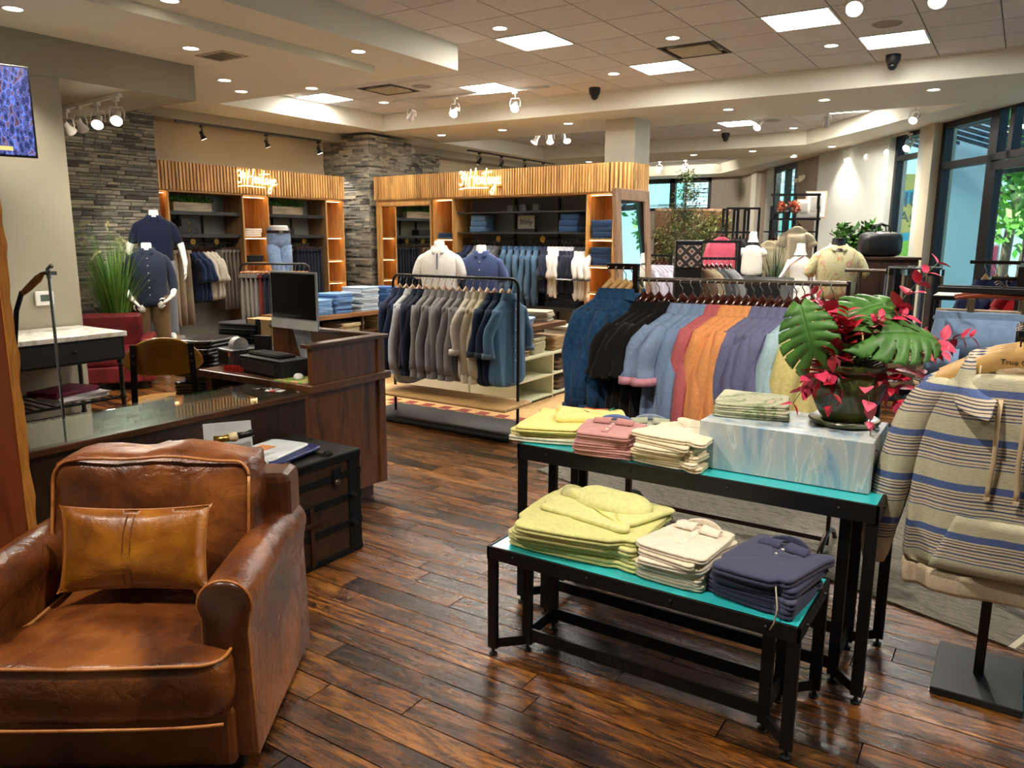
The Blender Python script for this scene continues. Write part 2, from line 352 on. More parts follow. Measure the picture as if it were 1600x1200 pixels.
# ---- stacked stone
sm, _, _, _ = rndmat('ledge_stone', [(0, '#474540'), (.3, '#7d7b72'), (.5, '#9f9b8d'), (.65, '#6a6862'), (.8, '#b5ab94'), (1, '#838784')], .85, 'object', (6, 6, 22), .9, .3)
sma, _, _, _ = rndmat('ledge_stone_far', [(0, '#474540'), (.3, '#7d7b72'), (.5, '#9f9b8d'), (.65, '#6a6862'), (.8, '#b5ab94'), (1, '#838784')], .85, 'attr', (6, 6, 22), .9, .3)
def stone_piece(rg):
    mb = MB(); a = [rg.uniform(-.006, .006) for _ in range(12)]
    return mb.loft([[(-.03, 0, 0), (-.03, 1, 0), (-.03, 1, 1), (-.03, 0, 1)], [(.02+a[0], a[4], a[8]*4), (.02+a[1], 1, -a[9]), (.024+a[2], 1, 1), (.016+a[3], a[5], 1-abs(a[10])*5)], [(.03+a[0]*.5, .06, .16), (.032+a[1], .94, .14), (.036+a[2], .93, .8), (.028+a[3], .05, .84)]])
rs = random.Random(5); sv = []
for k in range(8):
    me = stone_piece(rs).mesh('stone'); me.materials.append(sm); sv.append(me)
wl = struct('wall_stone_left', MB().box(-10.2, -9.48, 4.98, 6.12, 0, 3.2), plain('#24231f', .9))
rest = MB(); n = 0
def stone_rows(y0, y1, z0, z1, rg):
    z = z0
    while z < z1:
        h = rg.choice([.035, .045, .055, .03]); y = y0
        while y < y1:
            L = min(rg.uniform(.1, .34), y1-y); 
            if y1-(y+L) < .06: L = y1-y
            yield y, L, z, h
            y += L
        z += h
L_ = list(stone_rows(4.98, 6.13, .0, 3.18, rs))
L_.sort(key=lambda q: (q[2] < 1.05, -q[1]*q[3]))
for (y, L, z, h) in L_:
    if n < 290 and z > .9:
        o = link('stone', rs.choice(sv), None, wl); o.location = (-9.47+rs.uniform(-.008, .012), y, z); o.scale = (1, L-.003, h-.002); n += 1
    else: rest.box(-9.5, -9.45+rs.uniform(-.01, .015), y+.002, y+L-.002, z+.001, z+h-.001, r=rs.random()*.98+.01)
o = rest.build('stones', sma, wl); o['kind'] = 'stuff'
wl2 = struct('wall_stone_corner', MB().box(-10.3, -9.24, 9.84, 10.86, 0, 3.28), plain('#24231f', .9))
rest = MB()
for (y, L, z, h) in stone_rows(9.8, 10.88, 0, 3.28, rs): rest.box(-9.3, -9.215+rs.uniform(-.012, .018), y+.002, y+L-.002, z+.001, z+h-.001, r=rs.random()*.98+.01)
for (x, L, z, h) in stone_rows(-10.27, -9.22, 0, 3.28, rs): rest.box(x+.002, x+L-.002, 9.78-rs.uniform(-.01, .018), 9.9, z+.001, z+h-.001, r=rs.random()*.98+.01)
o = rest.build('stones', sma, wl2); o['kind'] = 'stuff'
st('trim_8', MB().box(-9.95, -9.72, 11.3, 11.42, 0, SZ), WALLW)
wl3 = struct('wall_stone_rear', MB().box(-10.2, -9.9, 11.6, 12.5, 0, 3.2), plain('#24231f', .9)); rest = MB()
for (y, L, z, h) in stone_rows(11.6, 12.5, 1.2, 3.18, rs): rest.box(-9.95, -9.87+rs.uniform(-.012, .018), y+.002, y+L-.002, z+.001, z+h-.001, r=rs.random()*.98+.01)
for (x, L, z, h) in stone_rows(-10.2, -9.9, 1.2, 3.18, rs): rest.box(x+.002, x+L-.002, 11.57-rs.uniform(-.01, .018), 11.66, z+.001, z+h-.001, r=rs.random()*.98+.01)
o = rest.build('stones', sma, wl3); o['kind'] = 'stuff'
# pillar behind the wide shop fitting
st('trim_9', MB().box(-5.31, -4.84, 10.62, 11.16, 0, SZ), plain('#c6c3b4', .8, var=.01, vs=2))

# ---- ceiling fittings
def panel(i, j, k):
    x, y = GX+i*T, GY+j*T
    t = thing('ceiling_light', k, 'ceiling light', (x+T/2, y+T/2, CZ))
    f = MB()
    for a in ((-.3, .3, -.3, -.28), (-.3, .3, .28, .3), (-.3, -.28, -.28, .28), (.28, .3, -.28, .28)): f.box(a[0], a[1], a[2], a[3], -.006, .012)
    f.build('frame', WHITE, t); MB().box(-.28, .28, -.28, .28, -.002, .008).build('diffuser', emit('#fffaf2', P_PANEL), t)
desc = ['square light panel nearest the grey dropped soffit corner', 'square light panel left of the ceiling air vent, above the wooden slats', 'square light panel above the neon sign of the wide fitting', 'square light panel leftmost, by the yellowish soffit corner',
        'largest light panel, at the top right of the ceiling', 'square light panel beside the round speaker and black dome camera', 'thin light panel beyond the pillar with a spotlight at its right', 'slim light panel in the second recess, right of the middle', 'light panel behind the cluster of white spotlights left of the pillar',
        'small far light panel of the third recess, left', 'far light panel above the olive tree']
for (i, j), k in zip(PAN, desc): panel(i, j, k)
for (i, j), k in zip(VNT, ['return air vent in the tiled ceiling beside a light panel', 'return air vent in the tiled ceiling above the stone column']):
    x, y = GX+i*T, GY+j*T; t = thing('air_vent', k, 'vent', (x+T/2, y+T/2, CZ))
    MB().box(-.3, .3, -.3, .3, .06, .07).build('duct', plain('#9d9674', .5), t)
    f = MB()
    for a in ((-.3, .3, -.3, -.27), (-.3, .3, .27, .3), (-.3, -.27, -.27, .27), (.27, .3, -.27, .27)): f.box(a[0], a[1], a[2], a[3], -.004, .03)
    f.build('frame', plain('#4a4640', .6), t); MB().box(-.22, .22, -.22, .22, -.01, .0).build('deflector', plain('#b3ab90', .5), t)
t = thing('air_vent', 'small slotted vent in the lower left soffit between downlights', 'vent', (-6.29, 4.81, 3.249))
MB().box(-.2, .2, -.14, .14, -.006, 0).build('plate', plain('#b0a894', .5), t)
for k in range(9): MB().box(-.16+k*.036, -.145+k*.036, -.1, .1, -.009, -.005).build('slot', BLACK, t)
# downlights
dl_f = MB().lathe([(.062, -.004), (.078, -.006), (.08, 0), (.062, .0)], n=20, cap=False).mesh('trim_ring', True); dl_f.materials.append(WHITE)
dl_b = MB().lathe([(.0005, -.003), (.063, -.003), (.063, .004), (.0005, .004)], n=20).mesh('lens'); dl_b.materials.append(emit('#fff0d8', 14))
def spot(loc, tgt, watt, ang=95, col=(1, .9, .76), rad=.05, blend=.6):
    l = bpy.data.lights.new('spot', 'SPOT'); l.energy = watt; l.spot_size = math.radians(ang); l.spot_blend = blend; l.color = col; l.shadow_soft_size = rad
    o = bpy.data.objects.new('spot', l); COL.objects.link(o); o.location = loc
    o.rotation_euler = (Vector(tgt)-Vector(loc)).to_track_quat('-Z', 'Y').to_euler(); return o
DL = [((-4.371, 6.475), CZ, 1, 'downlight in the tiles left of the first light panel'), ((-3.126, 7.671), CZ, 1, 'downlight beside the air vent in the tiles'), ((-4.364, 8.912), CZ, 1, 'downlight between the light panel and a dome camera'),
      ((-1.874, 8.814), CZ, 1, 'downlight below the largest light panel'), ((-8.131, 9.0), CZ, 0, 'downlight in the tiles near the yellowish recess corner'), ((-4.936, 14.385), CZ, 0, 'downlight in the far recess by a thin light panel'),
      ((-3.688, 14.835), CZ, 0, 'small downlight far right in the second recess'), ((-5.362, 5.604), SZ, 1, 'downlight under the large left soffit'), ((-8.448, 10.763), SZ, 1, 'downlight in the long beam near the stone column'),
      ((-7.211, 10.759), SZ, 1, 'downlight in the long beam above the neon sign'), ((-5.961, 10.677), SZ, 1, 'downlight in the long beam left of the pillar'), ((-3.505, 10.628), SZ, 1, 'downlight in the long beam right of the pillar'),
      ((-2.269, 10.518), SZ, 1, 'downlight in the long beam, second right of the pillar'), ((-1.068, 10.459), SZ, 1, 'rightmost downlight in the long beam'), ((-5.932, 15.947), SZ, 0, 'downlight in the second beam above the olive tree'),
      ((-4.688, 15.83), SZ, 1, 'downlight in the second beam, middle'), ((-3.21, 15.805), SZ, 1, 'downlight in the second beam near the windows'), ((-4.274, 17.358), SZ, 0, 'downlight near the far corner window'),
      ((-8.511, 16.229), SZ, 0, 'downlight far behind the wide fitting'), ((-7.117, 6.65), SZ-.0, 1, 'downlight behind the left soffit step'), ((-5.407, 3.713), SZ, 1, 'downlight cut by the top edge of the picture, left'),
      ((-6.269, 4.478), 3.249, 1, 'downlight beside the small slotted vent'), ((-7.221, 5.538), 3.249, 1, 'downlight behind the small slotted vent'), ((-7.608, 6.163-.03), 3.249, 0, 'downlight at the end of the lower left soffit'), ((-6.299, 3.052), 3.249, 1, 'downlight in the top left corner above the television')]
for (x, y), z, on, d in DL:
    if d.startswith('downlight at the end'): y = 6.05
    t = thing('downlight', d, 'downlight', (x, y, z)); link('trim_ring', dl_f, None, t); link('lens', dl_b, None, t)
    if on: spot((x, y, z-.02), (x, y, 0), P_SPOT, 110)
for k in range(3): spot([(-3.0, .2, 3.5), (-1.0, 1.6, 3.5), (1.2, 3.0, 3.5)][k], [(-2.6, 1.0, 0), (-.9, 2.2, 0), (.6, 3.4, 0)][k], P_SPOT*1.6, 110)   # downlights of the same ceiling just above the camera
# speakers, dome cameras, smoke detector
for (x, y), d in zip([(-6.859, 8.331), (-1.276, 8.219), (-3.76, 13.709)], ['round grey ceiling speaker near the left vent', 'round grey ceiling speaker beside the right light panel', 'round grey ceiling speaker in the second recess']):
    t = thing('ceiling_speaker', d, 'speaker', (x, y, CZ)); MB().lathe([(.0005, -.006), (.11, -.006), (.12, 0)], n=24).build('grille', plain('#98928c', .8), t); MB().lathe([(.12, -.007), (.128, -.004), (.13, 0)], n=24, cap=False).build('rim', plain('#a9a39b', .6), t)
for (x, y), d in zip([(-4.972, 9.6), (-1.4, 9.6), (-4.937, 14.9)], ['black dome camera on the ceiling edge above the slatted fitting', 'black dome camera beside the right light panel', 'small black dome camera in the second recess']):
    t = thing('dome_camera', d, 'camera', (x, y, CZ)); MB().lathe([(.075, 0), (.075, -.05), (.06, -.09), (.055, -.095)], n=20).build('housing', BLACKM, t, smooth=30)
    MB().lathe([(.055, -.094), (.045, -.13), (.02, -.152), (.001, -.156)], n=20).build('dome', BLACK, t, smooth=True)
# track spotlights
def spotlight(name, lab, loc, aim, m, watt=0, group=None, size=1.0, style='gimbal', glow=30):
    t = thing(name, lab, 'spotlight', loc, 0, group)
    d = Vector(aim)-Vector(loc); d.z += .16*size; d.normalize(); c = Vector((0, 0, -.17*size))
    MB().box(-.035*size, .035*size, -.018, .018, -.03, 0).build('track_adapter', m, t)
    MB().cyl((0, 0, -.03), (0, 0, -.09*size), .008).build('stem', m, t)
    side = d.cross(Vector((0, 0, 1))).normalized() if abs(d.z) < .98 else Vector((1, 0, 0)); s = .062*size
    MB().tube([c+side*s+d*.02, c+side*s+Vector((0, 0, .05)), Vector((0, 0, -.085*size))+side*s*.8, Vector((0, 0, -.08*size))-side*s*.8, c-side*s+Vector((0, 0, .05)), c-side*s+d*.02], .006, 6).build('yoke', m, t)
    p = lambda a: c+d*a*size
    MB().tube([p(-.075), p(-.07), p(-.0), p(.03), p(.055), p(.07)], [.018*size, .028*size, .03*size, .042*size, .052*size, .054*size], 14).build('lamp_head', m, t, smooth=50)
    MB().cyl(p(.0705), p(.073), .048*size, n=14).build('bulb', emit('#fff2dc', glow), t)
    if watt:
        o = spot(Vector(loc)+p(.09), aim, watt, 55, (1, .92, .8), .03); 
    return t
WSP = plain('#e4e1da', .4, var=.01)
def track(lab, a, b, m):
    o = MB().beam(a, b, .035, .03).build('light_track', m); tag(o, lab, 'track'); return o
track('white light track under the grey bulkhead above the mannequins', (-8.9, 4.5, 2.91), (-7.1, 4.3, 2.91), WSP)
for (x, y), ai, d in zip([(-7.2, 4.311), (-7.6, 4.356), (-8.0, 4.4), (-8.3, 4.433)], [(-5.5, 2.8, 1.0), (-6, 2.9, 1.0), (-8.8, 5.6, 1.4), (-9, 5.8, 1.6)], ['rightmost white spotlight under the grey bulkhead, lit', 'second white spotlight from the right under the grey bulkhead, lit', 'third white spotlight under the grey bulkhead, seen from behind', 'leftmost white spotlight under the grey bulkhead, against the wall']):
    spotlight('track_spotlight', d, (x, y, 2.895), ai, WSP, P_TRACK)
track('white light track along the tiled ceiling above the racks', (-7.9, 8.95, 3.565), (-5.4, 9.15, 3.565), WSP)
for x, ai, d in zip((-7.58, -6.85, -5.9), [(-9.3, 9.7, 1.8), (-6.0, 6, 1.2), (-4, 5.2, 1)], ['leftmost white spotlight on the long track, turned away', 'middle white spotlight on the long track, glowing', 'rightmost white spotlight on the long track by the beam']):
    spotlight('track_spotlight', d, (x, 8.95+(x+7.9)*.08, 3.55), ai, WSP, P_TRACK, size=1.1)
for (x, y), ai, d in zip([(-1.25, 6.6), (-.72, 6.7)], [(-1.2, 4.0, 1), (-.4, 4.0, 1)], ['bright white spotlight at the top edge left of the largest, by the light panel', 'bright white spotlight at the top right edge of the ceiling']):
    spotlight('track_spotlight', d, (x, y, 3.57), ai, WSP, P_TRACK*1.3, size=1.15)
track('white light track at the top edge of the picture', (-1.9, 6.45, 3.56), (.6, 6.95, 3.56), WSP)
track('white light track across the second recess', (-4.2, 11.95, 3.5), (-1.2, 12.55, 3.5), WSP)
for (x, y), on, d in zip([(-3.51, 12.09), (-2.6, 12.27), (-1.48, 12.49)], (1, 0, 1), ['glowing white spotlight beside the thin light panel', 'unlit white spotlight below the slim light panel', 'white spotlight at the recess edge near the windows']):
    spotlight('track_spotlight', d, (x, y, 3.485), (x-.5, y-3 if on else y+2, .8), WSP, P_TRACK*on, size=1.05, glow=30*on+.5)
for k, (x, y) in enumerate([(-2.95, 16.0), (-2.5, 15.4), (-2.08, 14.75), (-1.72, 14.2)]):
    spotlight('track_spotlight', ['leftmost', 'second', 'third', 'rightmost'][k]+' white spotlight in the row below the soffit by the windows', (x, y, 3.3), (-2.2-k*.3, 11.5, 1), WSP, P_TRACK*.25 if k > 1 else 0, size=1.15, glow=30)
track('white light track under the soffit by the windows', (-3.15, 16.3, 3.31), (-1.75, 14.2, 3.31), WSP)
for k, (x, y) in enumerate([(-7.45, 12.2), (-7.2, 12.25), (-6.9, 12.3)]):
    spotlight('track_spotlight', ['left', 'middle', 'right'][k]+' white spotlight of the cluster in the recess left of the pillar', (x, y, 3.56), (x+[-.8, .5, .9][k], y-.8, 1.6), WSP, 0, size=1.2, glow=25)
for k, u in enumerate([(-8.3, 19.0), (-8.0, 19.1), (-7.35, 19.2)]):
    spotlight('track_spotlight', ['left', 'middle', 'right'][k]+' far white spotlight above the olive tree', (u[0], u[1], 3.56), (u[0]+.4, 15, 1), WSP, 0, size=1.2, glow=[25, 25, 1][k])
BSP = plain('#26241f', .35)
track('black light track above the left slatted fitting', (-9.9, 6.75, 3.185), (-9.9, 9.4, 3.185), BSP)
for k, y in enumerate((7.16, 8.29, 9.35)):
    spotlight('track_spotlight', ['nearest', 'middle', 'farthest'][k]+' black spotlight on the track above the left slatted fitting', (-9.9, y, 3.17), (-9.7, y+.4, 2.0), BSP, P_TRACK*.8, size=.8, glow=[4, 4, 30][k])
track('black light track behind the wide slatted fitting', (-9.4, 12.8, 3.32), (-9.4, 16.2, 3.32), BSP)
for k, y in enumerate((13.2, 14.0, 14.9, 15.7)):
    spotlight('track_spotlight', ordn(k)+' black spotlight on the track behind the wide slatted fitting', (-9.4, y, 3.305), (-10.1, y+.2, 2.2), BSP, P_TRACK*.4, size=.9)
# emergency lights
def elight(lab, loc, rz):
    t = thing('emergency_light', lab, 'emergency light', loc, rz); MB().box(-.12, .12, -.02, .04, -.04, .04).build('body', plain('#d6d0bd', .5), t, .01)
    for s in (-1, 1): MB().tube([(s*.1, -.0, -.045), (s*.12, -.06, -.06), (s*.125, -.09, -.065)], [.03, .045, .05], 14).build('lamp_head', plain('#d6d0bd', .5), t, smooth=40)
elight('beige twin-headed emergency light above the stone column', (-9.68, 11.25, 3.24), .9)
# ============================================================= STOREFRONT AND OUTDOORS
LA = Vector((-6.74, 21.96, 0)); LD = Vector((6.54, -9.97, 0)).normalized(); LN = Vector((-LD.y, LD.x, 0)); LRZ = math.atan2(LD.y, LD.x)
def lp(s, off, z=0): return LA+LD*s+LN*off+Vector((0, 0, z))
def lbox(mb, s0, s1, o0, o1, z0, z1):
    a = [lp(s0, o0), lp(s1, o0), lp(s1, o1), lp(s0, o1)]
    return mb.prism([(p.x, p.y) for p in a], z0, z1)
FRAME = plain('#1b1e22', .4, .3)
struct('wall_back', MB().box(-10.45, -9.75, 22, 22.2, 0, 3.6).box(-9.75, -7.62, 22, 22.2, 0, 2.42).box(-9.75, -7.62, 22, 22.2, 3.46, 3.6).box(-7.62, -6.6, 22, 22.2, 0, 3.6), plain('#8e877d', .8, var=.01))
wn = struct('window_1', MB().box(-9.75, -7.62, 21.97, 22.1, 2.42, 2.5).box(-9.75, -7.62, 21.97, 22.1, 3.2, 3.46).box(-9.75, -9.62, 21.97, 22.1, 2.42, 3.46).box(-8.85, -8.68, 21.97, 22.1, 2.42, 3.46).box(-7.7, -7.62, 21.97, 22.1, 2.42, 3.46), FRAME)
MB().box(-9.62, -8.85, 22.03, 22.04, 2.5, 3.2).build('pane', glass(), wn); MB().box(-8.68, -7.7, 22.03, 22.04, 2.5, 3.2).build('pane', glass(), wn)
struct('wall_right', lbox(MB(), -.3, 1.23, 0, .2, 0, 3.6), plain('#a29a8c', .8, var=.01))
struct('trim_10', lbox(MB(), 1.23, 1.65, -.12, .2, 0, 3.6), plain('#c9c6bb', .8, var=.01)); struct('trim_11', lbox(MB(), 1.65, 2.26, 0, .2, 0, 3.6), TAUPE)
struct('trim_12', lbox(MB(), 2.26, 2.74, -.05, .2, 0, 3.6), plain('#b9bfbb', .8, var=.01))
struct('wall_right_2', lbox(lbox(MB(), 4.25, 5.75, -.02, .2, 0, 3.6), 2.74, 4.25, 0, .2, 0, .9), plain('#85786a', .8, var=.01))
struct('wall_right_3', lbox(MB(), 5.71, 8.72, -.12, .2, 0, 3.6), plain('#c4cac4', .8, var=.01))
def window(name, s0, s1, z0, z1, muls, trans, fr=.07):
    mb = MB(); lbox(mb, s0, s0+fr, -.02, .1, z0, z1); lbox(mb, s1-fr, s1, -.02, .1, z0, z1); lbox(mb, s0, s1, -.02, .1, z0, z0+fr); lbox(mb, s0, s1, -.02, .1, z1-fr, z1)
    for m in muls: lbox(mb, m-fr/2, m+fr/2, -.02, .1, z0, z1)
    for t in trans: lbox(mb, s0, s1, -.02, .1, t-fr/2, t+fr/2)
    w_ = struct(name, mb, FRAME); ss = [s0+fr]+[v for m in muls for v in (m-fr/2, m+fr/2)]+[s1-fr]; zs = [z0+fr]+[v for t in trans for v in (t-fr/2, t+fr/2)]+[z1-fr]
    for a in range(0, len(ss), 2):
        for b in range(0, len(zs), 2): lbox(MB(), ss[a], ss[a+1], .035, .045, zs[b], zs[b+1]).build('pane', glass('#e4f6f4'), w_)
    return w_
window('window_2', 2.74, 4.25, .9, 3.34, [3.55], [2.3], .14)
window('window_3', 8.72, 9.62, .1, 3.34, [], [2.95], .08)
struct('trim_13', lbox(MB(), 9.62, 9.85, -.1, .2, 0, 3.4), plain('#bcc1bb', .8, var=.01)); struct('trim_14', lbox(MB(), 9.85, 10.12, -.14, .2, 0, 3.4), plain('#c8bfa6', .8, var=.01))
window('window_4', 10.12, 11.4, .1, 3.34, [], [2.71], .1)
dr = struct('door_1', lbox(lbox(lbox(lbox(MB(), 11.4, 11.52, -.02, .08, 0, 2.66), 12.5, 12.62, -.02, .08, 0, 2.66), 11.4, 12.62, -.02, .08, 0, .2), 11.4, 12.62, -.02, .08, 2.55, 2.66), FRAME)
lbox(MB(), 11.52, 12.5, .02, .03, .2, 2.55).build('pane', glass('#e4f6f4'), dr)
MB().tube([lp(12.42, -.1, .75), lp(12.42, -.1, 2.15)], .016, 10).tube([lp(12.42, -.1, .85), lp(12.42, 0, .85)], .01, 8).tube([lp(12.42, -.1, 2.05), lp(12.42, 0, 2.05)], .01, 8).build('pull_handle', CHROME, dr, smooth=40)
dr = struct('door_2', lbox(lbox(lbox(lbox(MB(), 12.66, 12.78, -.02, .08, 0, 2.66), 13.8, 13.92, -.02, .08, 0, 2.66), 12.66, 13.92, -.02, .08, 0, .2), 12.66, 13.92, -.02, .08, 2.55, 2.66), FRAME)
lbox(MB(), 12.78, 13.8, .02, .03, .2, 2.55).build('pane', glass('#e4f6f4'), dr)
MB().tube([lp(12.88, -.1, .75), lp(12.88, -.1, 2.15)], .016, 10).tube([lp(12.88, -.1, .85), lp(12.88, 0, .85)], .01, 8).tube([lp(12.88, -.1, 2.05), lp(12.88, 0, 2.05)], .01, 8).build('pull_handle', CHROME, dr, smooth=40)
window('window_5', 11.4, 13.92, 2.68, 3.4, [11.75, 12.66], [], .09)
window('window_6', 13.92, 19.0, .1, 3.4, [15.4, 17.2], [2.71], .1)
# outside
def stuffo(o): o['kind'] = 'stuff'; return o
pav = lbox(MB(), -6, 30, .2, 30, -.03, .012); struct('ground_outside', pav, plain('#a9b4bc', .8, vs=1))
sc_ = tag(MB().box(-.36, .36, 0, .7, .012, 4.4).build('stucco_column', plain('#e4f4fa', .8, var=.01)), 'pale stucco column standing right outside the window beside the door', 'column')
sc_.location = (-.95, 15.2, 0); sc_.rotation_euler = (0, 0, .56)
def leaves(mb, cen, rad, n, size, rg, asp=2.2, hollow=.5, flat=1.0):
    for _ in range(n):
        d = Vector((rg.gauss(0, 1), rg.gauss(0, 1), rg.gauss(0, 1))).normalized()*(hollow+(1-hollow)*rg.random())
        p = Vector(cen)+Vector((d.x*rad[0], d.y*rad[1], d.z*rad[2])); a = Vector((rg.gauss(0, 1), rg.gauss(0, 1), rg.gauss(0, 1)*flat)).normalized(); b = a.cross(Vector((rg.random(), rg.random(), rg.random()+.1))).normalized()
        s = size*rg.uniform(.7, 1.3); mb.add([p, p+a*s*.5+b*s/asp/2, p+a*s, p+a*s*.5-b*s/asp/2], [(0, 1, 2, 3)], r=rg.random()*.98+.01)
def leafmat(name, stops, rough=.5):
    m, nt, b = new_mat(name); f = N(nt, 'ShaderNodeAttribute', attribute_name='rnd').outputs['Fac']
    nt.links.new(ramp(nt, f, stops), b.inputs['Base Color']); b.inputs['Roughness'].default_value = rough
    b.inputs['Transmission Weight'].default_value = 0; b.inputs['Subsurface Weight'].default_value = 0
    return m
TREE = leafmat('tree_leaves', [(0, '#4fa035'), (.5, '#8fd45a'), (1, '#d6f59a')]); BARK = wood('#5b4a3a', '#8b7762', (8, 8, 1.5), .9, 0)
def out_tree(lab, x, y, h, rad, n, sd):
    t = thing('street_tree', lab, 'tree', (x, y, .012), 0); rg = random.Random(sd)
    MB().tube([(0, 0, 0), (.1, 0, h*.35), (.2, .1, h*.6), (.0, .2, h*.8)], [.13, .11, .09, .05], 10).tube([(.1, 0, h*.35), (-.5, .2, h*.7)], [.07, .04], 8).build('trunk', BARK, t, smooth=True)
    mb = MB()
    for k in range(12): leaves(mb, (rg.uniform(-1, 1)*rad, rg.uniform(-1, 1)*rad, h*.66+rg.uniform(-.6, .9)*rad*1.15), (rad*.55, rad*.55, rad*.45), n//12, .2, rg, 1.6, .3)
    o = mb.build('crown', TREE, t); o['kind'] = 'stuff'
out_tree('leafy green street tree with a leaning trunk behind the glass door', -.05, 18.0, 4.6, 1.5, 6000, 1)
out_tree('leafy green street tree behind the window beside the stucco column', -.45, 22.5, 5.4, 1.25, 5000, 2)
out_tree('leafy street tree outside the far right windows', 4.4, 15.0, 5.2, 1.8, 5000, 3)
# painted wall across the street, shown in the narrow window
mu = thing('mural_wall', 'brightly painted yellow, turquoise and green wall with letters outside the narrow window', 'mural', (-3.2, 26.4, 0), .56)
MB().box(-1.6, 1.3, 0, .3, 0, 3.55).build('wall', plain('#f0d070', .7, var=.02), mu)
MB().add([(-1.6, -.01, 2.2), (1.3, -.01, 3.0), (1.3, -.01, 3.3), (-1.6, -.01, 2.75)], [(0, 1, 2, 3)]).build('turquoise_band', plain('#2fb4cc', .7), mu)
MB().add([(-1.6, -.011, 1.3), (1.3, -.011, 1.7), (1.3, -.011, 2.05), (-1.6, -.011, 1.5)], [(0, 1, 2, 3)]).build('turquoise_band', plain('#2fb4cc', .7), mu)
MB().add([(-1.6, -.012, 0), (1.3, -.012, 0), (1.3, -.012, 1.7), (.2, -.012, 1.6), (-1.6, -.012, 1.3)], [(0, 1, 2, 3, 4)]).build('green_field', plain('#9ad548', .7), mu)
MB().box(-.4, -.05, -.06, 0, 0, 1.9).build('lilac_pillar', plain('#a79ad6', .7), mu)
MB().box(-.62, -.4, -.05, 0, 0, 1.6).build('blue_pillar', plain('#4b78bf', .7), mu)
for s_, x, z, sz in (('HU', .13, 2.78, .62), ('HAG', .05, 2.28, .46)):
    me = text_mesh(s_, sz, .004); o = link('lettering', me, plain('#31606b', .6), mu); o.location = (x, -.02, z); o.rotation_euler = (pi/2, 0, 0)
sg = thing('arrow_sign', 'dark street sign with a left arrow and white letters before the mural', 'sign', (-2.45, 22.6, 0), .56)
MB().cyl((.9, 0, 0), (.9, 0, 2.9), .03).build('post', BLACK, sg)
MB().prism([(0, 0), (.12, -.12), (.95, -.12), (.95, .12), (.12, .12)], 0, .03).build('board', plain('#1d2a3a', .5), sg).matrix_local = Matrix.Translation((-.05, -.03, 2.68)) @ Matrix.Rotation(pi/2, 4, 'X')
o = link('lettering', text_mesh('<Ma', .2, .003), WHITE, sg); o.location = (.3, -.065, 2.68); o.rotation_euler = (pi/2, 0, 0)
# awning outside, stone-clad building, terracotta stripes
aw = thing('awning', 'dark slatted awning above the narrow window', 'awning', tuple(lp(9.2, .3)), LRZ)
for k in range(9): MB().beam((-1.3+k*.3, .1, 3.35), (-1.3+k*.3, 2.0, 2.85), .05, .05).build('slat', plain('#2b3f52', .6), aw)
MB().box(-1.4, 1.3, .1, .16, 3.3, 3.4).box(-1.4, 1.3, 1.95, 2.02, 2.78, 2.9).build('rail', FRAME, aw)
brm = rndmat('pale_stone', [(0, '#8fa3ad'), (.5, '#b9c8cf'), (1, '#dbe3e6')], .8, 'attr', (4, 4, 8), .3, .2)[0]
bl = thing('stone_building', 'pale stone clad building with teal panels beyond the far windows', 'building', (-8.6, 28.5, 0)); mb = MB()
z = 1.5
rg = random.Random(4)
while z < 5:
    x = -8
    while x < 4: L = rg.uniform(.4, .9); mb.box(x, x+L-.02, -.05+rg.uniform(-.02, .02), .3, z, z+.13, r=rg.random()*.98+.01); x += L
    z += .15
stuffo(mb.build('stone_courses', brm, bl)); MB().box(-8, 4, 0, .4, 0, 5).build('wall', plain('#7c8a90', .8), bl)
MB().box(-5.2, -2.3, -.15, -.02, 2.9, 4.6).build('teal_panel', plain('#8fe6d8', .6), bl); MB().box(.2, 2.6, -.15, -.02, 1.2, 3.2).build('teal_panel', plain('#6ad0d0', .6), bl); 
ps = thing('poster_stand', 'white stand with a pink and red poster on the pavement outside the door', 'sign', (-.72, 19.6, .012), .4)
MB().box(-.3, .3, 0, .05, 0, 1.55).build('board', WHITE, ps, .01); MB().box(-.26, .26, -.004, 0, .85, 1.5).build('poster', plain('#e2577b', .6), ps); MB().box(-.24, .24, -.005, 0, .1, .8).build('lower_poster', plain('#e8e0dc', .6), ps)
MB().box(-.18, .18, -.007, -.004, 1.2, 1.3).build('red_stripe', plain('#c8203a', .6), ps)

# ============================================================= GARMENTS
GC = {}
def shirt_body(L, W, D, rg, drape=.026, n=34):
    rings = []; ph = [rg.uniform(0, 6) for _ in range(4)]
    prof = [(-.085, .05, .045), (-.1, .068, .05), (-.122, .105, .046), (-.158, .165, .042), (-.19, W*.93, .042), (-.21, W*.99, .05), (-.24, W, D*.9), (-.32, W*.97, D), (-.45, W*.97, D), (-.6, W, D*1.05)]
    for q in (.72, .8): prof.append((-.14-(L-.14)*q, W*(1+.04*q), D*1.1))
    prof = [p for p in prof if p[0] > -L+.05]+[(-L, W*1.07, D*1.1)]
    for z, hw, hd in prof:
        t = min(1, max(0, (-z-.2)/(L-.2))); ring = []
        for k in range(n):
            a = 2*pi*k/n; c, s_ = cos(a), sin(a)
            x = hw*math.copysign(abs(c)**.75, c); y = hd*math.copysign(abs(s_)**.8, s_)
            y += drape*t*(sin(x*40+ph[0])*.7+.6*sin(x*75+ph[1]+z*3)); zz = z-(.02*sin(x*8+ph[2])*t if z < -L+.02 else 0)
            ring.append((x, y, zz))
        rings.append(ring)
    return MB().loft(rings)
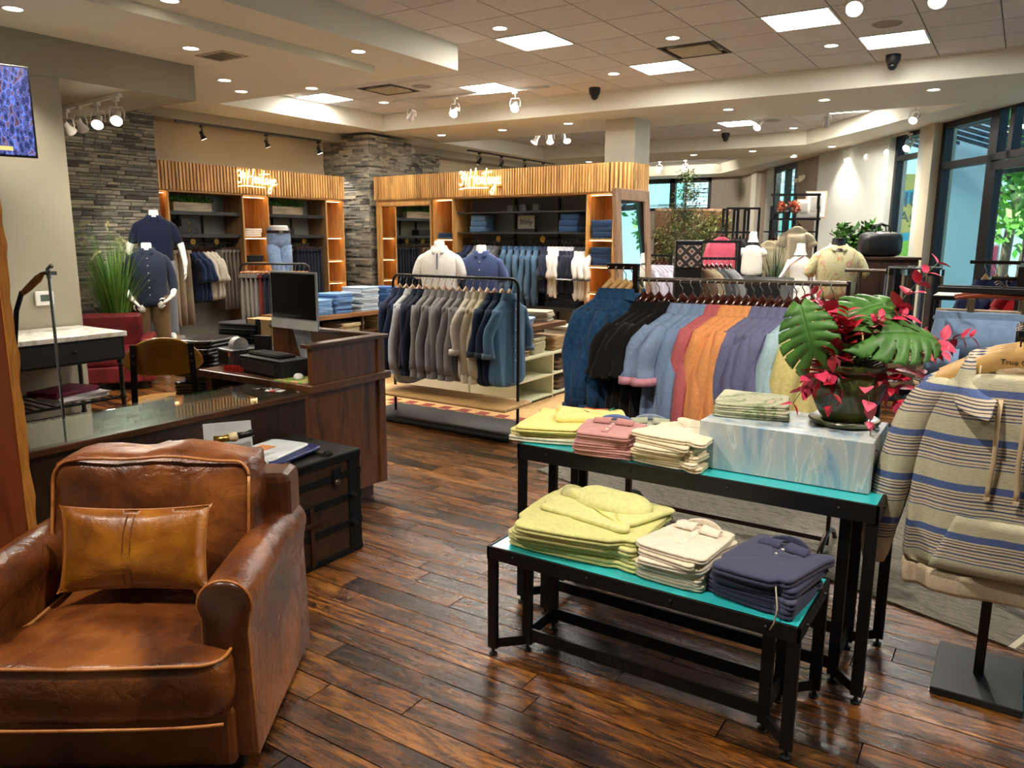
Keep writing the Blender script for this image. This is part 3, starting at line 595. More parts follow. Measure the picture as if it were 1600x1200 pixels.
def sleeve(L, side, W, rg, wide=.055, out=.035, D=.042):
    ph = rg.uniform(0, 6); pts = []; rad = []; n = 7
    for k in range(n+1):
        t = k/n; pts.append((side*(W*.8+(out+W*.1)*min(1, t*2.2)+.012*sin(t*5+ph)+(.05*t if L < .4 else 0)), .012*sin(t*7+ph), -.195-L*t))
        r = wide*(1.05-.35*t if L > .35 else 1.0+.25*t); rad.append((D*(1+.08*sin(t*15+ph*2)), r*(1+.05*sin(t*19+ph))*(.55 if k == 0 else (.85 if k == 1 else 1))))
    mb = MB(); return mb.tube(pts, rad, 12)
def hanger_mesh():
    a = MB().tube([(-.165, 0, -.25), (-.1, 0, -.205), (-.045, 0, -.125), (0, 0, -.075), (.045, 0, -.125), (.1, 0, -.205), (.165, 0, -.25)], [(.012, .014), (.012, .018), (.011, .022), (.011, .024), (.011, .022), (.012, .018), (.012, .014)], 8).mesh('hanger', True)
    b = MB().tube([(0, 0, -.06), (0, 0, -.03), (.018, 0, -.012), (.02, 0, .006), (.0, 0, .02), (-.018, 0, .01), (-.02, 0, -.004)], .0028, 6).mesh('hook', True); b.materials.append(CHROME)
    return a, b
HG = {}
def hanger(parent, m):
    if m.name not in HG: a, b = hanger_mesh(); a.materials.append(m); HG[m.name] = (a, b)
    a, b = HG[m.name]; o = link('hanger', a, None, parent); link('hook', b, None, o); return o
def collar_mesh(col):
    def fn(u, v):
        a = (u-.5)*2*pi*.86+pi/2; r = .052+.01*v; return (r*cos(a)*1.15, -r*sin(a)*.8+.0, -.105+.043*v*(1-.2*abs(sin(a))))
    def fn2(u, v):
        a = (u-.5)*2*pi*.9+pi/2; r = .06+.026*v; return (r*cos(a)*1.15, -r*sin(a)*.85, -.062-.05*v*(1+.4*(abs(u-.5)*2)**3))
    return MB().grid(fn, 20, 2).grid(fn2, 20, 2).mesh('collar', True)
def hang_shirt(lab, loc, rz, col, sl='long', L=.74, W=.225, D=.035, cat='shirt', name=None, group=None, hg=None, collar=True, trim=None, cuff=None, var=0, open_=None, sc=1.0, mat=None, drop=.03):
    key = (col, sl, L, W, D, collar, trim, cuff, var, open_)
    if key not in GC:
        rg = random.Random(hash((L, W, var)) & 0xffff); M = mat or cloth(col); me = {}
        a = shirt_body(L, W, D, rg).mesh('body', True); a.materials.append(M); me['body'] = a
        SL = {'long': .56, 'short': .2, 'roll': .36, 'half': .3}[sl]
        for s in (-1, 1):
            q = sleeve(SL, s, W, rg, {'long': .052, 'short': .07, 'roll': .055, 'half': .065}[sl]).mesh('sleeve', True); q.materials.append(M); me['sleeve%d' % s] = q
            if sl == 'long' and not cuff:
                z = -.195-SL; xx = s*(W*.9+.035); c = MB().tube([(xx, 0, z+.015), (xx, 0, z-.05)], [(.036, .04), (.038, .043)], 12).mesh('cuff', 40); c.materials.append(M); me['cuff%d' % s] = c
            elif sl in ('roll',) or cuff or trim:
                e = .052 if sl in ('long',) else (.085 if sl != 'roll' else .062)
                cm = cloth(cuff or trim or col, None, 40); z = -.2-SL
                h = .035 if (sl == 'roll' or cuff) else .008
                c = MB().tube([(s*(W*.9+.035+(.05 if SL < .4 else 0)), 0, z+h), (s*(W*.9+.035+(.05 if SL < .4 else 0)), 0, z-.008)], [(.05, e), (.052, e*1.02)], 12).mesh('cuff', True); c.materials.append(cm); me['cuff%d' % s] = c
        if collar:
            c = collar_mesh(col); c.materials.append(cloth(trim) if trim else M); me['collar'] = c
        if open_: 
            pk = MB().box(-.016, .016, -D*1.35-.006, -D*.7, -L+.05, -.14); 
            c = pk.mesh('placket'); c.materials.append(M); me['placket'] = c
            bt = MB()
            for k in range(6): bt.cyl((0, -D*1.35-.006, -.19-k*.085), (0, -D*1.35-.01, -.19-k*.085), .006, n=8)
            c = bt.mesh('buttons'); c.materials.append(plain(open_, .3)); me['buttons'] = c
        GC[key] = me
    t = thing(name or ('hanging_'+cat.replace(' ', '_').replace('-', '_')), lab, cat, loc, rz, group)
    for k, me in GC[key].items():
        o = link(k.strip('-1'), me, None, t)
        o.location.z = -drop
        if k in ('body',): o.modifiers.new('soft', 'SUBSURF').levels = 1
    hanger(t, hg or HANGD); t.scale = (sc,)*3
    return t
def pants_mesh(L, W, D, rg, n=20):
    ph = rg.uniform(0, 6); rings = []
    for z, hw, hd in [(-.1, W, D*.5), (-.13, W*1.02, D*.7), (-.3, W*1.05, D*1.2), (-.5, W*1.05, D*1.2), (-.75, W*1.05, D*1.1), (-L, W*1.0, D)]:
        t = max(0, (-z-.15)/L); rings.append([(hw*math.copysign(abs(cos(a))**.7, cos(a)), hd*sin(a)*(1-.35*(abs(cos(a)) < .2))+.014*t*sin(hw*cos(a)*40+ph), z) for a in [2*pi*k/n for k in range(n)]])
    return MB().loft([r for r in rings if r[0][2] >= -L])
def hang_pants(lab, loc, rz, col, L=.9, W=.12, D=.03, var=0, cat='trousers', hg=None, group=None, sc=1.0, tagc=None):
    key = ('p', col, L, W, D, var)
    if key not in GC:
        rg = random.Random(var*7+3); a = pants_mesh(L, W, D, rg).mesh('legs', True); a.materials.append(cloth(col))
        b = MB().loft([[(x*(W+.006), y*(D*.75+.004), z) for x, y in ((-1, -1), (1, -1), (1, 1), (-1, 1))] for z in (-.095, -.132)]).mesh('waistband'); b.materials.append(cloth(col, scale=90))
        GC[key] = (a, b)
    t = thing('hanging_'+cat.replace(' ', '_'), lab, cat, loc, rz, group); link('legs', GC[key][0], None, t); link('waistband', GC[key][1], None, t)
    k2 = ('clip', W, (hg or HANGD).name)
    if k2 not in GC:
        a = MB().tube([(-W*1.15, 0, -.075), (W*1.15, 0, -.075)], [(.009, .011)]*2, 8).mesh('clip_hanger', True); a.materials.append(hg or HANGD)
        b = MB().tube([(0, 0, -.07), (0, 0, -.03), (.018, 0, -.012), (.02, 0, .006), (0, 0, .02), (-.018, 0, .01)], .0028, 6).box(-W*.75-.008, -W*.75+.008, -.012, .012, -.11, -.07).box(W*.75-.008, W*.75+.008, -.012, .012, -.11, -.07).mesh('clips'); b.materials.append(CHROME)
        GC[k2] = (a, b)
    o = link('clip_hanger', GC[k2][0], None, t); link('clips', GC[k2][1], None, o)
    if tagc: MB().box(W*.5, W*.5+.05, -D*1.6-.003, -D*1.6, -.36, -.28).build('price_tag', plain(tagc, .5), t)
    t.scale = (sc,)*3; return t
def folded_mesh(w, d, h, rg, lip=2, n=40, soft=.014, crown=.0):
    """a folded garment: rounded slab whose front shows the fold layers"""
    ph = [rg.uniform(0, 6) for _ in range(6)]; rings = []
    def ring(k, z, zamp=0):
        out = []
        for i in range(n):
            a = 2*pi*i/n; c, s_ = cos(a), sin(a); q = .28
            x = w/2*k*math.copysign(abs(c)**q, c); y = d/2*k*math.copysign(abs(s_)**q, s_)
            wob = soft*(sin(3*a+ph[0])+.6*sin(5*a+ph[1]))*.5
            x += wob*c; y += wob*s_
            zz = z+zamp*(sin(x*22+ph[2])+sin(y*19+ph[3])+.6*sin((x+y)*37+ph[4]))*.5+crown*max(0, 1-k)*h
            out.append((x, y, max(zz, 0)))
        return out
    e = h/(lip*2)
    rings.append(ring(.96, 0))
    for L_ in range(lip):
        z0 = L_*h/lip; rings += [ring(.985, z0+e*.3), ring(1.0, z0+e), ring(.985, z0+e*1.7)]
        if L_ < lip-1: rings.append(ring(.955, z0+e*2))
    rings += [ring(.955, h, h*.05), ring(.8, h, h*.1), ring(.55, h, h*.12), ring(.28, h, h*.1), ring(.06, h, h*.05)]
    return MB().loft(rings)
def folded(lab, loc, rz, size, col, name='folded_shirt', cat='shirt', group=None, var=0, lip=2, mat=None, extras=None, crown=0, soft=.014):
    key = ('f', size, col if mat is None else mat.name, var, lip, crown)
    if key not in GC:
        a = folded_mesh(*size, random.Random(var+11), lip, crown=crown, soft=soft).mesh(name, True); a.materials.append(mat or cloth(col)); GC[key] = a
    me = GC[key]
    if extras is None:
        o = link(name, me, None); o.location = loc; o.rotation_euler = (0, 0, rz); return tag(o, lab, cat, group)
    t = thing(name, lab, cat, loc, rz, group); link('folded_body', me, None, t); extras(t, size); return t
def stack(lab, n, loc, rz, size, cols, name='folded_jeans', cat='jeans', group=None, jit=.01, lip=2, top=None, leaf=None, mats=None, crown=0):
    """n folded garments lying on one another, each a thing of its own"""
    rg = random.Random(int(abs(loc[0])*100+abs(loc[1])*37)); z = loc[2]
    for k in range(n):
        c = cols[k % len(cols)]; s = size
        if k == n-1 and top: top((loc[0], loc[1], z), rz, s, c); break
        folded('%s, %s' % (lab, nth(k, n)), (loc[0]+rg.uniform(-jit, jit), loc[1]+rg.uniform(-jit, jit), z), rz+rg.uniform(-.04, .04), s, c, name, cat, group, k % 3, lip, None if not mats else mats[k % len(mats)], None, crown)
        z += s[2]*.98
# ============================================================= SHOP FITTINGS WITH SLATTED CROWNS
CUBE = wood('#9a5f28', '#c98a48', (12, 12, 1.3), .5, .05); BACKP = plain('#8a8d82', .8, var=.02); SHELF = plain('#2c2f2f', .5)
slat_wood = wood('#7e4d22', '#d9a765', (14, 14, 1.3), .5, .1, '#b57f42', rnd=.22)
def slats(unit, x0, x1, y0, z0, z1, pitch, round_r=0, depth=.5):
    me = MB().box(-pitch*.31, pitch*.31, -.028, .0, z0, z1).mesh('slat'); me.materials.append(slat_wood)
    MB().box(x0, x1-(round_r or 0), y0, y0+.02, z0, z1).build('crown_board', wood('#2c190b', '#4a2c15', (14, 14, 1.3), .6), unit)
    x = x0+pitch/2
    while x < x1-round_r: o = link('slat', me, None, unit); o.location = (x, y0, 0); x += pitch
    if round_r:
        mb = MB(); pts = []
        for k in range(9): a = pi/2*k/8; pts.append((x1-round_r+round_r*sin(a), y0+round_r*(1-cos(a))))
        pts += [(x1, y0+depth), (x1-.03, y0+depth), (x1-.03, y0+round_r)]+[(x1-round_r+(round_r-.03)*sin(pi/2*k/8), y0+round_r-(round_r-.03)*cos(pi/2*k/8)) for k in range(7, -1, -1)]
        mb.prism(pts, z0, z1).build('crown_corner', wood('#6a4320', '#8a5b2e', (14, 14, 1.3), .6), unit)
        n = int(pi/2*round_r/pitch)
        for k in range(n): a = pi/2*(k+.5)/n; o = link('slat', me, None, unit); o.location = (x1-round_r+round_r*sin(a), y0+round_r*(1-cos(a)), 0); o.rotation_euler = (0, 0, a)
        y = y0+round_r+pitch/2
        while y < y0+depth: o = link('slat', me, None, unit); o.location = (x1, y, 0); o.rotation_euler = (0, 0, pi/2); y += pitch
def ledstrip(unit, x0, x1, y, z):
    MB().box(x0+.03, x1-.03, y, y+.02, z-.006, z).build('light_strip', emit('#ffc98a', 10), unit)
def cubecol(unit, x0, x1, shelves, top=2.22, D=.45, lit=True):
    MB().box(x0, x1, D-.02, D, .1, top).build('cube_back', CUBE, unit)
    for a in (x0, x1): MB().box(a-.012, a+.012, 0, D, 0.0, top+.02).build('side_panel', OAK, unit)
    zs = [top]+shelves
    for z in shelves: MB().box(x0+.012, x1-.012, .005, D-.02, z-.022, z).build('shelf', OAK, unit)
    if lit:
        for z in zs: ledstrip(unit, x0, x1, .05, z-.024)
NEON = emit('#ffeab8', 5)
STRK = [  # hand-drawn lettering, one pen stroke per row (x, y) in letter heights
 [(0, .85), (.12, 1.0), (.28, .92), (.25, .72), (.12, .62), (.27, .52), (.26, .25), (.1, .12), (-.02, .22)],
 [(.5, 1.0), (.36, .5), (.62, .55)], [(.62, .85), (.52, .1)],
 [(1.0, 1.1), (.88, .6), (.8, .05)], [(.78, .55), (1.1, .62), (1.3, .65)], [(1.42, 1.15), (1.28, .6), (1.22, .05)],
 [(1.42, .35), (1.6, .45), (1.62, .6), (1.5, .62), (1.44, .4), (1.52, .18), (1.7, .25)], [(1.76, .6), (1.76, .15), (1.82, .45), (1.95, .6)],
 [(2.0, .55), (1.98, .2), (2.1, .2)], [(2.32, 1.1), (2.2, .5), (2.18, .15), (2.3, .15)], [(1.9, .78), (2.3, .84), (2.75, .88)],
 [(2.62, .5), (2.48, .55), (2.4, .3), (2.5, .15), (2.62, .4), (2.6, .15), (2.72, .2)], [(2.98, .48), (2.84, .52), (2.78, .28), (2.92, .2), (3.0, .5), (2.92, -.25), (2.75, -.5), (2.62, -.35), (2.9, -.02), (3.15, .2)],
 [(3.15, .3), (3.32, .38), (3.34, .5), (3.22, .52), (3.16, .3), (3.28, .12), (3.5, .22)], [(.0, -.12), (.7, -.05), (1.5, -.08), (2.4, -.1)]]
def script_sign(parent, x, z, W, y, rad, m, nm='neon_tube'):
    k = W/3.5
    for s in STRK:
        pts = []; P = [Vector((a*k, 0, b*k)) for a, b in s]
        for i in range(len(P)-1):
            p0, p1, p2, p3 = P[max(i-1, 0)], P[i], P[i+1], P[min(i+2, len(P)-1)]
            for q in range(4):
                t = q/4; pts.append(.5*((2*p1)+(p2-p0)*t+(2*p0-5*p1+4*p2-p3)*t*t+(3*p1-p0-3*p2+p3)*t**3))
        pts.append(P[-1]); MB().tube([p+Vector((x, y, z)) for p in pts], rad, 6).build(nm, m, parent, smooth=True)
# ---------------- left fitting, along the left wall
LU = thing('slatted_wall_fitting', 'oak wall fitting with slatted crown along the left wall, two clothes bays', 'shelving', (-9.5, 6.14, 0), pi/2)
slats(LU, 0, 3.34, 0, 2.24, 2.6, .053)
MB().box(0, 3.34, 0, .45, 2.215, 2.238).box(0, 3.34, .02, .45, 2.58, 2.6).build('top_panel', OAK, LU)
cubecol(LU, .012, .15, [1.6, 1.24, .88, .52]); cubecol(LU, 1.33, 1.78, [1.63, 1.26, .9, .53]); cubecol(LU, 2.95, 3.32, [1.63, 1.26, .9, .53])
for a, b in ((.165, 1.318), (1.795, 2.938)):
    MB().box(a, b, .43, .45, .1, 2.22).build('back_panel', BACKP, LU)
    for z in (1.97, 1.665): MB().box(a+.01, b-.002, .06, .42, z-.05, z).build('shelf', SHELF, LU, .003)
    MB().box(b-.006, b, .01, .42, .1, 2.21).build('bay_side', wood('#6f5334', '#8d6b45', (12, 12, 1.2), .6), LU)
    MB().cyl((a+.05, .2, 1.54), (b-.05, .2, 1.54), .011).build('clothes_rail', BLACK, LU)
    for q in (.33, .66):
        x = a+(b-a)*q; MB().box(x-.008, x+.008, .38, .41, 1.5, 1.92).cyl((x, .2, 1.56), (x, .4, 1.56), .008).build('bracket', BLACK, LU)
        MB().cyl((x+.04, .165, 1.56), (x+.04, .155, 1.56), .042, n=20).build('brass_disc', GOLD, LU, smooth=40)
NS = thing('neon_sign', 'glowing neon handwriting on the slatted crown of the left wall fitting', 'neon sign', (-9.46, 7.37, 2.36), pi/2)
MB().box(.0, .7, 0.004, .012, -.02, -.01).box(.05, .06, .0, .06, -.02, .2).build('mounting_rail', GOLD, NS); script_sign(NS, 0, 0, .7, -.012, .0062, NEON)
# ---------------- wide fitting, behind
RZ_R = math.radians(-5.34); RA = Vector((-9.09, 9.79, 0)); RD = Vector((cos(RZ_R), sin(RZ_R), 0)); RN = Vector((-sin(RZ_R), cos(RZ_R), 0))
def rp(x, y, z): return tuple(RA+RD*x+RN*y+Vector((0, 0, z)))
RU = thing('slatted_back_fitting', 'wide oak fitting with slatted crown, rounded right end and a mirror at its left', 'shelving', tuple(RA), RZ_R)
slats(RU, 0, 4.72, 0, 2.235, 2.6, .0455, .2, .62)
MB().box(0, 4.6, 0, .45, 2.21, 2.233).box(0, 4.6, .02, .6, 2.58, 2.6).build('top_panel', OAK, RU)
MB().box(.02, .08, 0, .45, 0, 2.21).build('side_panel', OAK, RU)
mir = new_mat('mirror')[0]; mir.node_tree.nodes['Principled BSDF'].inputs['Metallic'].default_value = 1; mir.node_tree.nodes['Principled BSDF'].inputs['Roughness'].default_value = .01; mir.node_tree.nodes['Principled BSDF'].inputs['Base Color'].default_value = (.85, .88, .86, 1)
MB().box(.13, 1.24, .02, .03, .14, 2.12).build('mirror', mir, RU); MB().box(.09, .12, 0, .05, .08, 2.2).box(1.25, 1.28, 0, .05, .08, 2.2).box(.09, 1.28, 0, .05, 2.13, 2.2).box(.09, 1.28, 0, .05, .08, .13).box(.09, 1.28, .03, .06, .08, 2.2).build('mirror_frame', OAK, RU)
cubecol(RU, 1.33, 1.735, [1.62, 1.27, .92, .56]); cubecol(RU, 4.165, 4.575, [1.63, 1.275, .92, .56])
MB().box(4.6, 4.7, .2, .62, 0, 2.235).build('end_panel', OAK, RU, .02)
MB().box(1.75, 4.15, .43, .45, .1, 2.21).build('back_panel', plain('#787c78', .8, var=.02), RU)
for z in (2.01, 1.715): MB().box(1.76, 4.14, .08, .42, z-.022, z).build('shelf', SHELF, RU)
for x in (2.64, 3.435): MB().box(x-.012, x+.012, .38, .42, .2, 2.2).cyl((x, .2, 1.63), (x, .4, 1.63), .008).build('upright', BLACK, RU)
MB().cyl((1.78, .2, 1.61), (4.13, .2, 1.61), .011).build('clothes_rail', BLACK, RU)
for x in (2.52, 3.33): MB().cyl((x, .16, 1.62), (x, .15, 1.62), .045, n=20).build('brass_disc', GOLD, RU, smooth=40)
MB().box(1.76, 4.14, .03, .42, .62, .68).build('low_shelf', SHELF, RU)
NS = thing('neon_sign', 'glowing neon handwriting on the slatted crown of the wide back fitting', 'neon sign', rp(1.93, -.04, 2.37), RZ_R)
MB().box(.0, .8, 0.004, .012, -.02, -.01).box(.05, .06, .0, .06, -.02, .2).build('mounting_rail', GOLD, NS); script_sign(NS, 0, 0, .8, -.012, .007, NEON)
# goods on the fittings -------------------------------------------------
def lup(x, y, z): return (-9.5-y, 6.14+x, z)
GREENB = leafmat('box_leaves', [(0, '#16330f'), (.6, '#2f6420'), (1, '#5d9a3a')])
PLANTER = wood('#8f8372', '#c2b59c', (2, 10, 10), .8, 0)
for x, d in ((.62, 'left'), (2.28, 'right')):
    t = thing('planter_box', 'pale wooden planter of green boxwood on the top shelf, %s bay of the left fitting' % d, 'planter', lup(x, .22, 1.97), pi/2)
    MB().box(-.3, .3, -.07, .07, 0, .12).build('trough', PLANTER, t, .004)
    mb = MB(); rg = random.Random(8)
    for k in range(8): leaves(mb, (-.28+k*.08, 0, .16), (.07, .08, .06), 90, .035, rg, 1.5, .3)
    stuffo(mb.build('foliage', GREENB, t))
for k, (x, z, w_) in enumerate([(.50, 1.665, .3), (.5, 1.765, .22), (2.2, 1.665, .3)]):
    t = thing('keepsake_box', ['lower black box on the second shelf of the left bay', 'small black box lying on a larger one, left bay', 'black box on the second shelf behind the jeans mannequin'][k], 'box', lup(x, .2, z), pi/2)
    MB().box(-w_/2, w_/2, -.1, .1, 0, .1).build('box_body', BLACKM, t, .004); MB().cyl((0, -.1, .05), (0, -.108, .05), .012).build('clasp', GOLD, t)
stack('white folded knit in the lit cube of the left fitting', 2, lup(1.55, .2, 1.63), pi/2, (.3, .28, .06), ['#e8e0cc', '#efe8d8'], 'folded_knit', 'knitwear', 'folded white knits')
stack('black folded knit in the lit cube of the left fitting', 2, lup(1.55, .2, 1.26), pi/2, (.3, .28, .05), ['#15171b', '#1b1e24'], 'folded_knit', 'knitwear', 'folded black knits')
def rail_row(base, rng, items, rz, z, grp, where):
    """items: (kind, colour, count, options)"""
    n = sum(i[2] for i in items); x0, x1 = rng; k = 0
    for kind, col, cnt, opt in items:
        for c in range(cnt):
            x = x0+(x1-x0)*(k+.5)/n; nm = opt.get('nm', col); o = {q: v for q, v in opt.items() if q != 'nm'}
            lab = '%s, %s %s' % (nm, ordn(k), where); tilt = o.pop('tilt', 0)
            if kind == 's': hang_shirt(lab, base(x, z), rz+pi/2+tilt+R.uniform(-.06, .06), col, group=grp, var=c % 3, **o)
            else: hang_pants(lab, base(x, z), rz+pi/2+tilt+R.uniform(-.06, .06), col, group=grp, var=c % 3, **o)
            k += 1
lb = lambda x, z: lup(x, .2, z)
rail_row(lb, (.2, .5), [('p', '#b5a58c', 3, dict(nm='long beige linen trousers', L=1.12, W=.13, D=.04))], pi/2, 1.54, 'garments in the left bay', 'garment in the left bay of the wall fitting')
rail_row(lb, (.52, .95), [('s', '#27375a', 3, dict(nm='navy T-shirt', sl='half', L=.8, collar=False, cat='T-shirt')), ('s', '#d9d1c0', 3, dict(nm='cream T-shirt', sl='half', L=.78, collar=False, cat='T-shirt'))], pi/2, 1.54, 'garments in the left bay', 'T-shirt right of the linen trousers, left bay')
rail_row(lb, (.97, 1.29), [('p', '#777066', 5, dict(nm='grey patterned trousers', L=.95, W=.12))], pi/2, 1.54, 'garments in the left bay', 'trousers at the right end of the left bay')
rail_row(lb, (1.84, 2.3), [('p', '#8a7a5e', 5, dict(nm='khaki trousers', L=.95, W=.12, tagc='#e8e8e8'))], pi/2, 1.54, 'garments in the right bay', 'khaki trousers behind the jeans mannequin')
rail_row(lb, (2.36, 2.91), [('p', '#1d2330', 8, dict(nm='dark navy trousers', L=.95, W=.12))], pi/2, 1.54, 'garments in the right bay', 'dark trousers in the right bay')
rb = lambda x, z: rp(x, .2, z)
rail_row(rb, (1.82, 2.0), [('s', '#1f2a44', 2, dict(nm='dark navy shirt', sl='short', L=.76))], RZ_R, 1.61, 'garments in the wide fitting', 'dark shirt at the left end of the wide fitting')
rail_row(rb, (2.02, 2.5), [('s', '#6e7076', 5, dict(nm='grey shirt', sl='long', L=.78))], RZ_R, 1.61, 'garments in the wide fitting', 'grey shirt in the wide fitting')
rail_row(rb, (2.55, 3.25), [('s', '#4f6f8c', 6, dict(nm='chambray denim shirt', sl='long', L=.95, W=.25, tilt=.5, trim='#3d5a78'))], RZ_R, 1.61, 'garments in the wide fitting', 'denim shirt in the middle of the wide fitting')
rail_row(rb, (3.28, 4.12), [('s', '#232c44', 2, dict(nm='navy polo shirt', sl='half', tilt=.5)), ('s', '#ece9e2', 3, dict(nm='white polo shirt', sl='half', tilt=.5, L=.8)), ('s', '#1d2438', 4, dict(nm='navy polo shirt with white trim', sl='half', trim='#cfd3da', tilt=.5)), ('s', '#f0eee8', 4, dict(nm='white polo shirt with dark trim', sl='half', trim='#3a3d45', tilt=.5, L=.82))], RZ_R, 1.61, 'garments in the wide fitting', 'polo at the right of the wide fitting')
jb = ['#2f4d75', '#294369', '#34547d', '#253b5c']
stack('rolled blue jeans, left end of the second shelf, wide fitting', 3, rp(2.12, .25, 1.715), RZ_R, (.3, .26, .085), ['#4e6d8c', '#456484', '#587896'], group='jeans on the wide fitting', lip=1)
stack('rolled dark jeans, right end of the second shelf, wide fitting', 3, rp(3.78, .25, 1.715), RZ_R, (.32, .26, .085), jb, group='jeans on the wide fitting', lip=1)
stack('folded dark jeans in the left cube of the wide fitting', 2, rp(1.53, .2, 1.62), RZ_R, (.34, .3, .04), jb, group='jeans in the cubes')
stack('folded dark jeans in the top right cube of the wide fitting', 7, rp(4.37, .2, 1.63), RZ_R, (.34, .32, .035), jb, group='jeans in the cubes')
stack('folded dark jeans in the second right cube of the wide fitting', 7, rp(4.37, .2, 1.275), RZ_R, (.34, .32, .035), jb, group='jeans in the cubes')
stack('dark folded trousers on the low shelf of the wide fitting', 3, rp(3.75, .2, .68), RZ_R, (.6, .34, .06), ['#12161f', '#181c28'], 'folded_trousers', 'trousers', 'dark trousers on the low shelf')
SPK = leafmat('spiky_leaves', [(0, '#3f8a2a'), (1, '#7cc653')])
def blades(mb, n, h, spread, wd, rg, base=(0, 0, 0), curve=.3, r0=.03):
    for _ in range(n):
        a = rg.uniform(0, 2*pi); s = rg.random()**.6*spread; hh = h*rg.uniform(.65, 1); p = Vector(base)+Vector((cos(a), sin(a), 0))*rg.random()*r0; d = Vector((cos(a), sin(a), 0)); sd = Vector((-sin(a), cos(a), 0))*wd
        c = rg.random()*.98+.01; k = 5; vs = []; fs = []
        for q in range(k+1):
            t = q/k; m = p+d*s*(t**1.8)+Vector((0, 0, hh*(t-curve*t*t*s/spread))); w_ = (1-t)**.6
            vs += [m-sd*w_, m+sd*w_]
            if q: fs.append((2*q-2, 2*q-1, 2*q+1, 2*q))
        mb.add(vs, fs, r=c)
for k, x in enumerate((2.72, 2.95, 3.19)):
    t = thing('potted_succulent', ['left', 'middle', 'right'][k]+' green plant in a grey cube pot, top shelf, wide fitting', 'plant', rp(x, .22, 2.01), RZ_R)
    MB().box(-.055, .055, -.055, .055, 0, .1).build('pot', plain('#55585a', .7), t, .006); mb = MB(); blades(mb, 30, .13, .06, .006, random.Random(k)); stuffo(mb.build('leaves', SPK, t))
t = thing('brand_card', 'small grey sign with black handwriting on the second shelf of the wide fitting', 'sign', rp(2.98, .22, 1.715), RZ_R)
MB().box(-.18, .18, -.04, .04, 0, .05).build('base', BLACK, t); MB().box(-.15, .15, -.005, .005, .05, .24).build('card', plain('#8f9088', .5), t); script_sign(t, -.11, .12, .24, -.008, .003, BLACK, 'lettering')
# ============================================================= MANNEQUINS
def hand(mb, w_, d, palm, s=1.0, curl=.5):
    """palm and five fingers from wrist w_, pointing along d, palm normal given"""
    w_, d, pn = Vector(w_), Vector(d).normalized(), Vector(palm).normalized(); sd = d.cross(pn).normalized()
    mb.tube([w_-d*.02, w_+d*.02*s, w_+d*.05*s, w_+d*.085*s], [(.024*s, .02*s), (.032*s, .017*s), (.04*s, .016*s), (.038*s, .013*s)] if abs(sd.z) < .8 else [(.02*s, .024*s), (.017*s, .032*s), (.016*s, .04*s), (.013*s, .038*s)], 10)
    for k, L in enumerate((.062, .075, .08, .07)):
        o = w_+d*.078*s+sd*(k-1.5)*.019*s; p1 = o+d*L*.4*s+pn*.004; p2 = p1+d*L*.33*s+pn*L*curl*.3; p3 = p2+d*L*.2*s+pn*L*curl*.4
        mb.tube([o, p1, p2, p3], [.0095*s, .009*s, .008*s, .0055*s], 6)
    o = w_+d*.03*s-sd*.03*s; mb.tube([o, o-sd*.025*s+d*.025*s+pn*.01, o-sd*.03*s+d*.055*s+pn*.02], [.012*s, .0105*s, .007*s], 6)
    return mb
def torso_cloth(prof, rg, n=30, fold=.006):
    ph = [rg.uniform(0, 6) for _ in range(4)]; rings = []; z0, z1 = prof[0][0], prof[-1][0]
    for z, hw, hf, hb, cy in prof:
        t = (z0-z)/(z0-z1); ring = []
        for k in range(n):
            a = 2*pi*k/n; c, s_ = cos(a), sin(a); hd = hb if s_ > 0 else hf
            e = 1+fold/.12*t*sin(a*7+ph[0]+z*9)*.6+fold/.2*t*sin(a*11+ph[1]-z*14)
            ring.append((hw*math.copysign(abs(c)**.85, c)*e, cy+hd*math.copysign(abs(s_)**.9, s_)*e, z+(.018*cos(2*a)*t if z == z1 else 0)))
        rings.append(ring)
    return MB().loft(rings)
TOPP = [(1.50, .075, .07, .07, 0), (1.485, .11, .08, .08, 0), (1.46, .16, .085, .09, .0), (1.43, .195, .095, .1, 0), (1.37, .215, .115, .11, 0), (1.27, .215, .135, .11, 0), (1.12, .2, .125, .105, 0), (1.0, .19, .12, .105, 0), (.9, .195, .125, .12, 0), (.82, .205, .13, .125, 0)]
def bust_neck(t, z=1.47, h=.11, m=SKIN, r=.058): MB().lathe([(.09, z-.05), (r+.012, z), (r, z+.05), (r*.97, z+h-.012), (r*.8, z+h), (.001, z+h)], n=24).build('neck', m, t, smooth=50)
def worn_collar(t, col, z=1.485, r=.066, trim=None, open_=.35):
    def f(u, v): a = -pi/2+open_+(2*pi-2*open_)*u; return ((r+.004*v)*cos(a)*1.1, (r+.004*v)*sin(a), z+.04*v+.012*sin(a))
    def g(u, v):
        a = -pi/2+open_*.9+(2*pi-1.8*open_)*u; e = (abs(u-.5)*2)**4; return ((r+.006+.024*v)*cos(a)*1.12, (r+.006+.026*v)*sin(a)-.012*e*v, z+.04+.012*sin(a)-.048*v*(1+.5*e))
    MB().grid(f, 28, 1).grid(g, 28, 3).build('collar', cloth(trim or col), t, smooth=True, thick=.003)
def limb_cloth(mb, pts, rad, n=14): return mb.tube(pts, rad, n)
